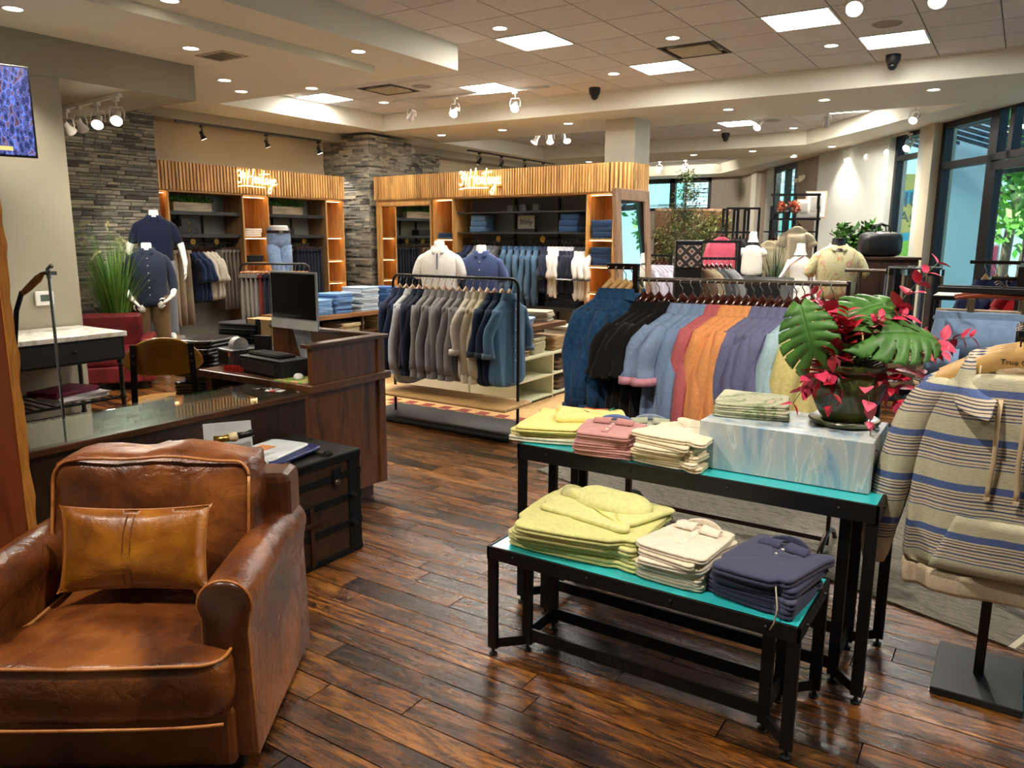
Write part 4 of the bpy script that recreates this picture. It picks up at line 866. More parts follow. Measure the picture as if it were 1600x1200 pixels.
def dressed(lab, loc, rz, col, sleeves, hands=None, legs=None, collar=True, placket=None, base=True, dz=0, cat='mannequin', trim=None, top=TOPP, name='dressed_mannequin', skin=SKIN, seed=1, stripes=None):
    t = thing(name, lab, cat, loc, rz); rg = random.Random(seed); M = cloth(col)
    torso_cloth([(z+dz, a, b, c, d) for z, a, b, c, d in top], rg).build('shirt_body', M, t, smooth=True, sub=1)
    bust_neck(t, 1.47+dz, m=skin)
    if collar: worn_collar(t, col, 1.485+dz, trim=trim)
    if placket:
        mb = MB(); 
        for k in range(placket):
            z = 1.4-k*.085+dz; y = -.094-.05*min(1, (1.43+dz-z)/.16)+(.012 if z < 1.2+dz else 0); mb.cyl((0, y-.003, z), (0, y-.008, z), .007, n=8)
        mb.build('buttons', WHITE, t)
    for s, (pts, rad) in sleeves.items(): limb_cloth(MB(), [(p[0], p[1], p[2]+dz) for p in pts], rad).build('sleeve', M, t, smooth=True, sub=1)
    for pts, rad, hd in (hands or []):
        mb = MB().tube([(p[0], p[1], p[2]+dz) for p in pts], rad, 12)
        if hd: hand(mb, (pts[-1][0], pts[-1][1], pts[-1][2]+dz), hd[0], hd[1])
        mb.build('arm', skin, t, smooth=True)
    if legs:
        for s in (-1, 1):
            mb = MB().tube([(s*.085, 0, .95+dz), (s*.1, -.005, .8+dz), (s*.11, .0, .5+dz), (s*.115, .01, .12+dz), (s*.115, .01, .03+dz)], [(.1, .12), (.105, .115), (.085, .09), (.07, .075), (.068, .075)], 16); mb.build('trouser_leg', cloth(legs), t, smooth=True)
            MB().loft([[(s*.115+x*.042, -.02+y*.11, z+dz) for x, y in [(cos(a)*(1-.25*(sin(a) < 0)*0), sin(a)) for a in [2*pi*k/14 for k in range(14)]]] for z in (0, .03)]+[[(s*.115+x*.03, .02+y*.05, .08+dz) for x, y in [(cos(2*pi*k/14), sin(2*pi*k/14)) for k in range(14)]]]).build('foot', skin, t, smooth=50)
        MB().box(-.19, .19, -.2, .2, dz-.012, dz).build('base_plate', plain('#c9ccd0', .2, .8), t)
    return t
sl_long = {1: ([(.15, 0, 1.43), (.195, .0, 1.39), (.235, .02, 1.25), (.27, .03, 1.1), (.255, -.04, .98)], [(.04, .035), (.06, .055), (.058, .056), (.056, .056), (.052, .05)]),
           -1: ([(-.15, 0, 1.43), (-.195, .0, 1.39), (-.235, .02, 1.25), (-.27, .03, 1.1), (-.24, -.05, .98)], [(.04, .035), (.06, .055), (.058, .056), (.056, .056), (.052, .05)])}
dressed('mannequin in a dark blue button shirt and khaki trousers, hands at its hips', (-8.7, 5.43, 0), 1.0, '#263043', sl_long,
        [([(.265, -.03, 1.02), (.245, -.09, .96), (.2, -.13, .92)], [.034, .03, .024], ((-.75, -.2, -.55), (0, 1, -.3))), ([(-.25, -.04, 1.02), (-.215, -.1, .95), (-.17, -.14, .9)], [.034, .03, .024], ((.6, -.1, -.75), (0, 1, -.3)))], '#6f573a', placket=6, dz=-.02, seed=3)
sl_short = {s: ([(s*.15, 0, 1.43), (s*.195, .0, 1.39), (s*.235, .0, 1.27), (s*.26, .0, 1.16)], [(.045, .035), (.065, .06), (.066, .064), (.07, .07)]) for s in (1, -1)}
RP = thing('plinth', 'low grey plinth under the rear mannequin', 'plinth', (-9.05, 5.78, 0), 1.0)
MB().box(-.26, .26, -.26, .26, 0, .36).build('box_body', plain('#8c8a85', .6), RP, .006)
dressed('taller rear mannequin in a navy polo with white-tipped collar and grey trousers', (-9.05, 5.78, .372), 1.0, '#161d38', sl_short,
        [([(.28, 0, 1.18), (.3, .01, 1.08), (.32, -.04, .95), (.315, -.08, .86)], [.042, .037, .033, .025], ((0, -.1, -1), (-1, 0, 0))), ([(-.28, 0, 1.18), (-.31, .03, 1.08), (-.27, -.1, 1.0), (-.2, -.16, .98)], [.042, .037, .033, .025], ((.9, -.1, .1), (0, 1, 0)))], '#7a7e86', trim='#1a2240', seed=4)
# jeans mannequin: hips and legs only, on the bay front
JM = thing('trouser_form', 'white trouser form in light blue jeans with a dark belt, legs crossed', 'mannequin', (-8.75, 7.45, .62), 1.15)
JC = cloth('#93aed2', '#7490b8', 30)
MB().lathe([(.001, 1.17), (.12, 1.168), (.135, 1.15), (.135, 1.1)], n=24).build('waist_top', SKIN, JM, smooth=50)
MB().loft([[(.17*k*cos(a), .115*k*sin(a), z) for a in [2*pi*q/24 for q in range(24)]] for z, k in ((1.13, .9), (1.05, .95), (.96, 1.0), (.9, .9), (.86, .5))]).build('hips', JC, JM, smooth=True)
MB().tube([(-.08, 0, .9), (-.08, -.03, .7), (.03, -.07, .42), (.13, -.02, .1), (.14, 0, .05)], [(.085, .095), (.082, .09), (.068, .075), (.055, .06), (.055, .06)], 16).build('trouser_leg', JC, JM, smooth=True)
MB().tube([(.08, 0, .9), (.09, .0, .7), (.09, .02, .42), (.06, .04, .1), (.06, .04, .05)], [(.085, .095), (.082, .09), (.068, .075), (.055, .06), (.055, .06)], 16).build('trouser_leg', JC, JM, smooth=True)
MB().loft([[(.164*cos(a), .112*sin(a), z) for a in [2*pi*q/24 for q in range(24)]] for z in (1.06, 1.1)]).build('belt', leather('#1a0c08', '#2a140e', '#3a1d12'), JM, smooth=50); MB().box(-.03, .03, -.13, -.122, 1.055, 1.105).build('buckle', CHROME, JM, .003)
MB().box(-.25, .35, -.2, .2, -.02, 0).box(-.02, .02, .1, .14, 0, .9).build('stand', plain('#9da0a3', .3, .7), JM)
tag(MB().box(-.35, .35, -.3, .3, 0, .6).build('display_block', plain('#6d5a40', .6), None, .005), 'brown display block under the jeans form', 'plinth'); COL.objects['display_block'].location = (-8.75, 7.45, 0)
# two bust forms behind the black rack
for (x, y, c, c2, lab, dz, tr) in ((-5.37, 6.78, '#dcdad4', '#c4c2bc', 'white bust form wearing a white polo with a zip collar', .02, None), (-5.0, 7.05, '#3b4a72', '#2b3857', 'white bust form wearing a slate blue short-sleeved shirt', -.02, None)):
    t = dressed(lab, (x, y, 0), .45, c, sl_short, placket=3 if c[1] == '3' else None, cat='bust form', name='bust_form', dz=dz, seed=int(x*-10), top=TOPP[:-1])
    MB().cyl((0, 0, .03), (0, 0, .95), .02).lathe([(.16, 0), (.16, .015), (.03, .04), (.001, .04)], n=24).build('stand', plain('#b9bdc0', .25, .8), t, smooth=50)
    if c[1] == 'd': MB().box(-.004, .004, -.14, -.1, 1.3, 1.47).build('zip', plain('#4a4f60', .4), t)
# ============================================================= GRASS, RED CHAIR, DESK
gt = thing('pampas_plant', 'tall green ornamental grass with pale feathery plumes against the stone wall', 'plant', (-8.9, 5.12, 0))
MB().lathe([(.14, 0), (.19, .3), (.2, .32), (.18, .32), (.17, .28), (.001, .28)], n=20).build('pot', BLACK, gt, smooth=50)
mb = MB(); blades(mb, 520, 1.62, .48, .007, random.Random(3), (0, 0, .28), .3, .1); stuffo(mb.build('blades', leafmat('grass_blades', [(0, '#2f5a1c'), (.5, '#5f9a3a'), (1, '#a5c56a')]), gt))
PL = leafmat('plume', [(0, '#cfc98e'), (1, '#f0ecc0')])
for k in range(9):
    a = -2.6+k*.33+R.uniform(-.1, .1); r = R.uniform(.25, .5); h = R.uniform(1.45, 1.8); d = Vector((cos(a), sin(a), 0)); rg = random.Random(k)
    pts = [Vector((0, 0, .28)), d*r*.25+Vector((0, 0, h*.7)), d*r*.6+Vector((0, 0, h)), d*r*.9+Vector((0, 0, h+.0)), d*r*1.15+Vector((0, 0, h-.1))]
    st_ = MB().tube(pts, .0025, 5).build('stem', SPK, gt); mb = MB(); 
    for q in range(140):
        t = rg.random(); p = pts[2].lerp(pts[4], t)+Vector((0, 0, .03*sin(t*3))); v = Vector((rg.gauss(0, .5), rg.gauss(0, .5), rg.gauss(0, .5)))+d*.9; v.normalize(); sd = v.cross(Vector((0, 0, 1))).normalized()*.0025
        mb.add([p-sd, p+sd, p+v*.045], [(0, 1, 2)], r=rg.random()*.9+.05)
    stuffo(mb.build('plume', PL, st_))
RL = leather('#4a0c12', '#6b141c', '#83222a', .35, 4)
rc = thing('red_armchair', 'dark red leather armchair seen past the black desk', 'armchair', (-8.35, 4.68, 0), .95)
MB().box(-.33, .33, .12, .3, .12, .78).build('backrest', RL, rc, .035); MB().box(-.32, .32, -.34, .12, .26, .44).build('seat_cushion', RL, rc, .04); MB().box(-.34, .34, -.35, .25, .08, .26).build('seat_base', RL, rc, .02)
for s in (-1, 1):
    MB().box(s*.4-.07, s*.4+.07, -.36, .28, .08, .56).build('arm', RL, rc, .035)
    for y in (-.3, .22): MB().cyl((s*.36, y, 0), (s*.36, y, .08), .02).build('leg', BLACK, rc)
# black desk with marble top
dk = thing('writing_desk', 'black desk with white marble top, drawer and open lower shelf by the left wall', 'desk', (-6.5, 2.75, 0))
marb = new_mat('marble'); _m, nt, b = marb; mn = N(nt, 'ShaderNodeTexNoise', i_Scale=3.0, i_Detail=8.0, i_Distortion=1.5); nt.links.new(mapping(nt, (1, 1, 1)), mn.inputs[0]); nt.links.new(ramp(nt, mn.outputs[0], [(.42, '#e9e7df'), (.5, '#c6c2b6'), (.56, '#eceae3')]), b.inputs['Base Color']); b.inputs['Roughness'].default_value = .15
MB().box(-.38, .36, -1.0, .85, .83, .87).build('marble_top', marb[0], dk, .004)
MB().box(-.36, .34, -.98, .83, .64, .83).build('apron', BLACK, dk, .003)
for y0 in (-.9, .02): o = MB().box(.34, .352, y0, y0+.78, .66, .815).build('drawer', BLACKM, dk, .002); MB().lathe([(.006, 0), (.006, .012), (.016, .02), (.014, .03), (.001, .032)], n=14).build('knob', BLACK, o, smooth=50).matrix_local = Matrix.Translation((.352, y0+.39, .74)) @ Matrix.Rotation(pi/2, 4, 'Y')
for x in (-.33, .31):
    for y in (-.95, -.05, .8): MB().lathe([(.018, 0), (.018, .1), (.026, .11), (.018, .13), (.018, .3), (.026, .31), (.026, .33), (.018, .34), (.018, .6), (.026, .61), (.018, .64)], (x, y, 0), 12, False).build('leg', BLACK, dk, smooth=40)
for z in (.32, .1):
    f = MB().beam((-.33, -.95, z), (-.33, .8, z), .02, .02).beam((.31, -.95, z), (.31, .8, z), .02, .02)
    for k in range(22): f.beam((-.33, -.93+k*.08, z), (.31, -.93+k*.08, z), .01, .01)
    f.build('wire_shelf', BLACK, dk)
def papers(lab, name, loc, rz, n, w_, d_, cols, cat='magazine'):
    z = loc[2]; rg = random.Random(int(loc[1]*100))
    for k in range(n):
        o = MB().box(-w_/2, w_/2, -d_/2, d_/2, 0, .009).build(name, plain(cols[k % len(cols)], .35)); o.location = (loc[0]+rg.uniform(-.015, .015), loc[1]+rg.uniform(-.015, .015), z); o.rotation_euler = (0, 0, rz+rg.uniform(-.12, .12)); tag(o, lab+', '+nth(k, n)+' of the pile', cat, lab); z += .0095
papers('white brochure on the desk shelf', 'brochure', (-6.4, 3.25, .33), .1, 5, .3, .42, ['#e6e6e8', '#f1f1f2'])
papers('magenta brochure on the white ones, desk shelf', 'brochure', (-6.45, 3.2, .378), .3, 4, .3, .42, ['#7a1440', '#6a1038', '#8d1a4d'])
papers('white sheet on the near end of the desk shelf', 'sheet', (-6.4, 2.35, .33), .0, 4, .28, .36, ['#e6e6e8', '#d9dbe0'], 'paper')
t = thing('saucer_stack', 'pale saucers on the near end of the marble desk', 'dish', (-6.35, 2.62, .87)); MB().lathe([(.05, 0), (.075, .012), (.07, .014), (.001, .008)], n=20).build('lower_saucer', WHITE, t, smooth=40); MB().lathe([(.04, .015), (.065, .027), (.06, .029), (.001, .022)], n=20).build('upper_saucer', WHITE, t, smooth=40)
# television
TV = thing('television', 'wall television at the upper left showing a blue crowd scene', 'television', (-6.55, 2.63, 2.55), 0)
tvm, nt, b = new_mat('tv_picture'); co = mapping(nt, (1, 16, 7)); v = N(nt, 'ShaderNodeTexVoronoi', i_Scale=2.4); nt.links.new(co, v.inputs[0]); n_ = N(nt, 'ShaderNodeTexNoise', i_Scale=.35, i_Detail=5.0, i_Distortion=1.5); nt.links.new(co, n_.inputs[0])
mx = N(nt, 'ShaderNodeMath', operation='MULTIPLY'); nt.links.new(v.outputs[0], mx.inputs[0]); nt.links.new(n_.outputs[0], mx.inputs[1])
cr = ramp(nt, mx.outputs[0], [(.02, '#0b0e1f'), (.1, '#2f3a78'), (.16, '#15182e'), (.22, '#5a62a8'), (.27, '#33283a'), (.33, '#5f84f0'), (.38, '#7a5a60'), (.5, '#262c50')]); nt.links.new(cr, b.inputs['Emission Color']); b.inputs['Emission Strength'].default_value = .9; b.inputs['Base Color'].default_value = (.01, .01, .015, 1); b.inputs['Roughness'].default_value = .08
TV.rotation_euler = (0, 0, math.radians(-16.5))
MB().box(-.035, .0, -.56, .56, -.33, .33).build('cabinet', BLACK, TV, .004); MB().box(.0, .004, -.545, .545, -.315, .315).build('screen', tvm, TV)
MB().box(-.24, -.035, -.05, .05, -.05, .05).build('wall_arm', BLACK, TV)
sb = MB().box(.0045, .0055, -.5, .4, -.285, -.255).build('score_strip', emit('#b9a564', .9), TV)
# ============================================================= RECEPTION COUNTER
ct = thing('reception_counter', 'dark stained wooden counter with a glass-topped ledge and raised desk end', 'counter', (0, 0, 0))
X0, XI = -3.33, -3.8
MB().box(XI, X0, 1.49, 2.965, .09, .745).build('low_body', wood('#1d1109', '#33200f', (10, 10, 1.2), .4, .2, '#281809'), ct, .004)
MB().box(XI-.0, X0+.02, 1.48, 2.96, .745, .778).build('low_top', DWOOD, ct, .006); MB().box(XI, X0+.015, 1.485, 2.955, .779, .789).build('glass_top', glass('#eef4f0'), ct, .002)
MB().box(XI, X0-.05, 1.52, 3.55, 0, .09).build('plinth', DWOOD, ct)
MB().box(-3.36, X0, 2.965, 3.56, .09, .765).build('end_panel', DWOODV, ct, .003); MB().box(-3.37, X0+.014, 3.56, 3.62, .09, 1.02).build('corner_post', DWOODV, ct, .003)
MB().box(-4.32, -4.26, 3.03, 3.6, .09, .765).box(-4.3, -3.36, 3.56, 3.6, .09, .765).build('desk_legs_panel', DWOODV, ct, .003)
MB().box(-4.34, X0+.03, 2.99, 3.66, .765, .81).build('desk_top', wood('#2c170c', '#6b4426', (14, 2, 14), .28, .35, '#4a2b17'), ct, .005)
MB().box(-3.37, X0, 3.03, 3.62, .81, 1.02).build('hutch_side', DWOODV, ct, .003); MB().box(-4.34, -3.37, 3.6, 3.63, .81, 1.02).build('hutch_back', DWOODV, ct, .003)
MB().box(-3.395, X0+.018, 3.0, 3.66, 1.02, 1.045).box(-4.36, -3.395, 3.585, 3.66, 1.02, 1.045).build('hutch_cap', DWOOD, ct, .006)
# computer
im = thing('desktop_computer', 'silver desktop computer with a black screen and white chin on the counter', 'computer', (-3.9, 3.42, .81), math.radians(-3))
ALU = plain('#c9ccce', .3, .6)
MB().box(-.23, .23, -.008, .008, .215, .585).build('casing', ALU, im, .006); MB().box(-.218, .218, -.0095, -.008, .285, .572).build('screen', plain('#030304', .06), im); MB().box(-.23, .23, -.0096, -.008, .216, .275).build('chin', plain('#d8d9d6', .4), im)
MB().add([(-.08, .008, .32), (.08, .008, .32), (.08, .1, .006), (-.08, .1, .006), (-.08, .016, .32), (.08, .016, .32), (.08, .108, .006), (-.08, .108, .006)], [(0, 1, 2, 3), (7, 6, 5, 4), (0, 4, 5, 1), (3, 2, 6, 7), (1, 5, 6, 2), (0, 3, 7, 4)]).box(-.08, .08, -.1, .108, 0, .006).build('stand', ALU, im)
o = im; im.location.z = .84-.0
tag(MB().box(-4.25, -3.55, 3.3, 3.575, .81, .84).build('riser_board', BLACKM, None, .004), 'flat black board under the computer behind the cash drawer', 'board')
cd = thing('cash_drawer', 'black cash drawer with a steel front on the counter', 'cash drawer', (-3.72, 3.12, .81), math.radians(-6))
cd.location = (-3.82, 3.17, .81)
MB().box(-.22, .22, -.1, .11, 0, .105).build('drawer_case', BLACKM, cd, .004); MB().box(-.2, .15, -.106, -.1, .015, .085).build('steel_front', plain('#6e6a66', .3, .8), cd); MB().cyl((.18, -.1, .05), (.18, -.108, .05), .008).build('lock', CHROME, cd)
kb = thing('keyboard', 'black keyboard lying on the cash drawer', 'keyboard', (-3.83, 3.18, .915), math.radians(-6)); MB().box(-.19, .14, -.06, .06, 0, .014).build('case', BLACK, kb, .003)
km = MB().box(-.009, .009, -.008, .008, .014, .02).mesh('key'); km.materials.append(BLACKM)
for r_ in range(5):
    for c in range(14): o = link('key', km, None, kb); o.location = (-.175+c*.0225, -.045+r_*.0215, 0)
mpm, nt, b = new_mat('mousepad_print'); n_ = N(nt, 'ShaderNodeTexNoise', i_Scale=14.0, i_Distortion=2.0); nt.links.new(mapping(nt, (1, 1, 1)), n_.inputs[0]); nt.links.new(ramp(nt, n_.outputs[0], [(.35, '#59b038'), (.5, '#84c95a'), (.56, '#e0663c'), (.66, '#f0c8b0')]), b.inputs['Base Color'])
o = tag(MB().box(-.12, .12, -.09, .09, 0, .004).build('mouse_pad', mpm), 'green and orange printed mouse pad on the counter', 'mouse pad'); o.location = (-3.64, 3.13, .81); o.rotation_euler = (0, 0, .1); o.location = (-3.52, 3.1, .81)
ms = thing('mouse', 'white computer mouse on the green mouse pad', 'mouse', (-3.54, 3.11, .815), .9); MB().loft([[(.03*k*cos(a), .052*k*sin(a), z) for a in [2*pi*q/16 for q in range(16)]] for z, k in ((0, .95), (.01, 1), (.02, .88), (.027, .6), (.03, .15))]).build('shell', WHITE, ms, smooth=True); MB().box(-.0008, .0008, -.045, -.005, .0275, .0285).build('seam', plain('#999', .5) if False else plain('#9a9a9a', .5), ms)
rbm = plain('#d92a26', .35); rib = thing('ribbon_coil', 'bright red ribbon coiled on the counter', 'ribbon', (-4.1, 3.08, .81))
for k in range(3): MB().loft([[((.045+.006*k)*cos(a)+(k-1)*.035, (.035)*sin(a)+.01*k, z) for a in [2*pi*q/20 for q in range(20)]] for z in (.002, .028)], cap=False).build('loop', rbm, rib, thick=.002)
tp = thing('label_printer', 'grey label printer with an orange key and white paper roll', 'printer', (-4.26, 3.25, .81), math.radians(-10))
MB().box(-.1, .1, -.1, .08, 0, .115).build('case', plain('#55585a', .45), tp, .01); MB().box(-.085, .04, -.102, -.1, .02, .1).build('front', BLACK, tp); MB().box(.055, .075, -.104, -.1, .075, .1).build('orange_key', plain('#f08a1c', .5), tp)
MB().loft([[(x, .0+r*cos(a), .13+r*sin(a)) for a in [2*pi*q/24 for q in range(24)]] for x, r in ((-.03, .03), (-.03, .055), (.03, .055), (.03, .03))]).build('paper_roll', WHITE, tp, smooth=40)
o = tag(MB().box(-.008, .008, -.06, .06, 0, .17).build('black_divider', BLACKM, None, .003), 'black upright board beside the label printer', 'board'); o.location = (-4.1, 3.32, .84); o.rotation_euler = (0, 0, -1.2)
ph = thing('keys', 'keys with white and red tags on the glass ledge', 'keys', (-3.5, 2.86, .789), .3)
MB().box(-.01, .09, -.03, .02, 0, .003).build('white_tag', WHITE, ph); MB().box(.03, .06, -.05, -.02, .004, .007).build('red_tag', plain('#b8282c', .5), ph)
for k in range(4): MB().tube([(-.1+k*.02, -.02+k*.008, .004), (-.06+k*.02, .0+.01*k, .006), (-.03+k*.02, -.01, .006)], .004, 6).build('key', CHROME if k % 2 else BLACK, ph)
MB().loft([[((.02+.002*sin(b_))*cos(a)+.05, (.02+.002*sin(b_))*sin(a), .008+.002*cos(b_)) for b_ in [2*pi*j/6 for j in range(6)]] for a in [2*pi*i/16 for i in range(17)]], cap=False).build('ring', CHROME, ph)
bx = thing('cardboard_box', 'brown cardboard box with black panels behind the counter', 'box', (-5.05, 4.1, .8), .1); MB().box(-.1, .16, -.08, .08, 0, .2).build('carton', plain('#a88a5c', .8), bx, .003); MB().box(.0, .05, -.083, -.08, 0, .2).box(-.1, -.09, -.083, -.08, 0, .2).build('black_band', BLACK, bx)
tb = thing('back_table', 'black table behind the counter carrying black clothes', 'table', (-5.1, 4.0, 0)); MB().box(-.5, .42, -.28, .3, .77, .8).build('tabletop', BLACKM, tb, .004)
for x in (-.46, .38):
    for y in (-.24, .26): MB().box(x-.02, x+.02, y-.02, y+.02, 0, .77).build('leg', BLACKM, tb)
stack('black folded garment on the back table', 4, (-5.25, 4.1, .8), .15, (.4, .3, .04), ['#101114', '#16171b'], 'folded_garment', 'clothing', 'black clothes on the back table')
# steamer
sm_ = thing('garment_steamer', 'garment steamer on a silver pole with black hose and wooden handle', 'steamer', (-4.3, 2.12, 0))
MB().lathe([(.13, 0), (.13, .14), (.08, .2), (.03, .22), (.001, .22)], n=20).build('tank', BLACKM, sm_, smooth=50); MB().cyl((0, 0, .2), (0, 0, 1.47), .008).build('pole', CHROME, sm_); 
MB().tube([(0, 0, 1.42), (-.0, 0, 1.47), (.02, .012, 1.49)], .012, 8).box(-.03, .045, -.012, .02, 1.44, 1.46).build('hook_clamp', CHROME, sm_)
MB().tube([(-.025, -.015, 1.45), (-.05, -.03, 1.42), (-.1, -.06, 1.37), (-.13, -.08, 1.34)], [.01, .02, .018, .014], 10).build('wooden_handle', wood('#8a5a20', '#b98238', (10, 10, 3), .4, .2), sm_, smooth=True)
MB().tube([(-.13, -.08, 1.35), (-.17, -.1, 1.25), (-.19, -.12, 1.05), (-.2, -.14, .8), (-.21, -.2, .45), (-.1, -.1, .18)], .013, 10).build('hose', BLACK, sm_, smooth=True)
# yellow chair with black bags
YL = leather('#7a5210', '#a8761c', '#bd8c2c', .28, 3)
yc = thing('desk_chair', 'mustard yellow bent-shell chair with black frame behind the counter', 'chair', (-4.86, 3.09, 0), .95); yc.scale = (1.12, 1.12, 1)
def sh(u, v):
    a = (u-.5)*1.9; r = .27; return (r*sin(a)*1.02, r*(1-cos(a))*.75-.02*v, .68+v*.27*(1-.5*abs(u-.5)**2*1.6)+.02*(1-abs(u-.5)*2)-(.09*(abs(u-.5)*2)**3)*(1-2*v)*-1)
MB().grid(sh, 20, 6).build('backrest', YL, yc, smooth=True, thick=.022, sub=1)
MB().loft([[(.23*k*cos(a), .17+.22*k*sin(a)*1, z) for a in [2*pi*q/24 for q in range(24)]] for z, k in ((.44, .9), (.455, 1), (.49, 1), (.505, .9), (.51, .3))]).build('seat', YL, yc, smooth=40)
for s in (-1, 1):
    MB().beam((s*.16, -.01, .92), (s*.19, -.06, .0), .035, .02).build('rear_leg', BLACK, yc); MB().beam((s*.18, .33, .45), (s*.2, .36, 0), .03, .03).build('front_leg', BLACK, yc); MB().beam((s*.17, -.04, .44), (s*.18, .33, .44), .03, .02).build('side_rail', BLACK, yc)
    for z in (.85, .8): MB().cyl((s*.162, -.03, z), (s*.162, -.024, z), .007).build('bolt', CHROME, yc)
stack('glossy black folded garment bag heaped beside the yellow chair', 9, (-4.95, 3.52, .45), .3, (.3, .4, .052), ['#0b0b0d', '#101013'], 'garment_bag', 'bag', 'black bags beside the yellow chair', jit=.045, mats=[plain('#0c0c0e', .25)])
tag(MB().box(-.15, .15, -.2, .2, 0, .45).build('storage_crate', BLACKM, None, .006), 'black crate under the heap of black bags', 'crate'); COL.objects['storage_crate'].location = (-4.95, 3.52, 0); COL.objects['storage_crate'].rotation_euler = (0, 0, .3)
# ============================================================= MID RACKS AND GONDOLAS
def hrack(lab, x0, x1, y, z, xb0, xb1, yb0, yb1, slab=.06, name='clothes_rack', shelf=None, m=BLACK, rz=0):
    t = thing(name, lab, 'clothes rack', ((x0+x1)/2, y, 0), rz); cx = (x0+x1)/2; h = (x1-x0)/2; r = .07
    pts = [(-h, 0, slab)]+[(-h, 0, z-r)]+[(-h+r*(1-cos(a)), 0, z-r+r*sin(a)) for a in (pi/6, pi/3, pi/2)]+[(h-r+r*sin(a), 0, z-r+r*cos(a)) for a in (0, pi/6, pi/3, pi/2)]+[(h, 0, slab)]
    MB().tube(pts, .013, 10).build('frame', m, t, smooth=50)
    bz = [(xb0-cx, yb0-y), (xb1-cx, yb0-y), (xb1-cx, yb1-y), (xb0-cx, yb1-y)]
    if slab: MB().prism(bz, 0, slab).build('base', plain('#0b0c0d', .6), t, .03)
    if shelf: MB().box(shelf[0]-cx, shelf[1]-cx, shelf[2]-y, shelf[3]-y, shelf[4]-.03, shelf[4]).build('shelf', wood('#a67a44', '#d6ad72', (2, 12, 12), .5, .05, '#c09558'), t, .012)
    return t
hrack('black pipe rack on a flat black base with a light wooden shelf', -4.76, -3.41, 5.33, 1.31, -4.98, -3.36, 5.1, 5.62, shelf=(-4.85, -3.32, 5.0, 5.42, .3))
G1 = [('#1c2a48', 2, 'long', 'navy shirt', {}), ('#c3c9d0', 1, 'long', 'pale grey-blue shirt', dict(L=.92)), ('#182138', 2, 'long', 'dark navy shirt', {}), ('#908f90', 6, 'long', 'grey shirt', {}), ('#d9d5ca', 1, 'roll', 'white shirt with rolled sleeves', dict(L=.82)),
      ('#ddd3ba', 2, 'long', 'cream knit', dict(L=.82)), ('#1f3350', 2, 'roll', 'dark navy shirt with rolled sleeves', dict(cuff='#3b4656')), ('#6088aa', 1, 'roll', 'denim blue shirt with rolled sleeves, front showing', dict(cuff='#6d8496', open_='#dfe3e6', W=.25))]
n1 = sum(g[1] for g in G1); k = 0
for col, c, sl, nm, op in G1:
    for q in range(c):
        last = k == n1-1; f = k/(n1-1); x = -4.68+f*1.18
        o = dict(L=.85, D=.042); o.update(op)
        hang_shirt('%s, %s garment on the black pipe rack' % (nm, ordn(k)), (x, 5.33, 1.31-.02), pi/2+(.02 if last else R.uniform(-.12, .12)), col, sl, hg=HANGW, group='shirts on the black pipe rack', var=q % 3, **o); k += 1
# mid rack before the left fitting
hrack('black rack of trousers on wooden hangers before the left fitting', -7.6, -6.8, 6.05, 1.33, -7.65, -6.75, 5.8, 6.3, slab=.03, rz=.577)
P2 = [('#8b8782', 4, 'grey trousers'), ('#7a2f2c', 1, 'brick red trousers'), ('#1b2233', 2, 'navy trousers'), ('#6e6a62', 2, 'taupe trousers'), ('#7689a3', 3, 'light blue trousers'), ('#84714f', 2, 'khaki trousers')]
n2 = sum(p[1] for p in P2); k = 0
for col, c, nm in P2:
    for q in range(c): hang_pants('%s, %s on the black trouser rack' % (nm, ordn(k)), (-7.2+(-.34+.68*k/(n2-1))*.838, 6.05+(-.34+.68*k/(n2-1))*.545, 1.31), pi/2+.577, col, L=.75, W=.15, D=.03, var=q % 3, hg=HANGW, group='trousers on the mid rack'); k += 1
def gondola(lab, x0, x1, y0, y1, ztop, bays, m, name='display_cabinet', mt=None, lv=(.04, .25, .46)):
    """open cubbies facing +X"""
    t = thing(name, lab, 'cabinet', (x0, y0, 0)); w_, d = x1-x0, y1-y0
    if mt: MB().box(-.0, w_+.02, -.02, d, ztop-.045, ztop).build('top', mt, t, .004)
    else: MB().box(0, w_, 0, d, ztop-.02, ztop).build('top', m, t)
    MB().box(0, .02, 0, d, 0, ztop-.045).build('back', m, t)
    ys = [d*i/bays for i in range(bays+1)]
    for y in ys: MB().box(.02, w_, max(0, y-.01), min(d, y+.01), 0, ztop-.045 if mt else ztop-.02).build('divider', m, t)
    for z in lv:
        for i in range(bays): MB().box(.02, w_-.003, ys[i]+.01, ys[i+1]-.01, z-.018, z).build('shelf', m, t)
    return t
CREAM = plain('#d9dcc0', .5, var=.01); TOPW = wood('#4a2f1c', '#77502f', (12, 2, 12), .4, .2)
gondola('cream cubby cabinet right of the black rack, holding folded beige trousers', -4.55, -3.97, 6.22, 8.2, .48, 3, CREAM, lv=(.05, .26), name='cubby_cabinet')
t = thing('display_table', 'brown-topped table holding blue and beige folded clothes above the cream cubbies', 'table', (-4.45, 6.2, 0))
MB().box(-.35, .45, .0, 1.0, .73, .78).build('tabletop', TOPW, t, .004); MB().box(-.34, -.3, .02, .06, .48, .73).box(.0-.34, -.3, .94, .98, 0, .73).build('leg', TOPW, t); MB().box(-.2, .1, .3, .6, .48, .73).build('support', TOPW, t)
gondola('dark wooden display table with blue jeans stacks on top, left of the black rack', -6.9, -6.25, 5.6, 7.35, .8, 2, wood('#3a2213', '#5f3d24', (12, 12, 1.5), .45, .1), mt=wood('#6b452a', '#93683f', (12, 2, 12), .45, .15), lv=(.1, .58), name='display_table')
struct('trim_15', MB().box(-5.6, -4.6, 6.25, 6.32, 0, .45), plain('#d4d3c2', .6, var=.01))
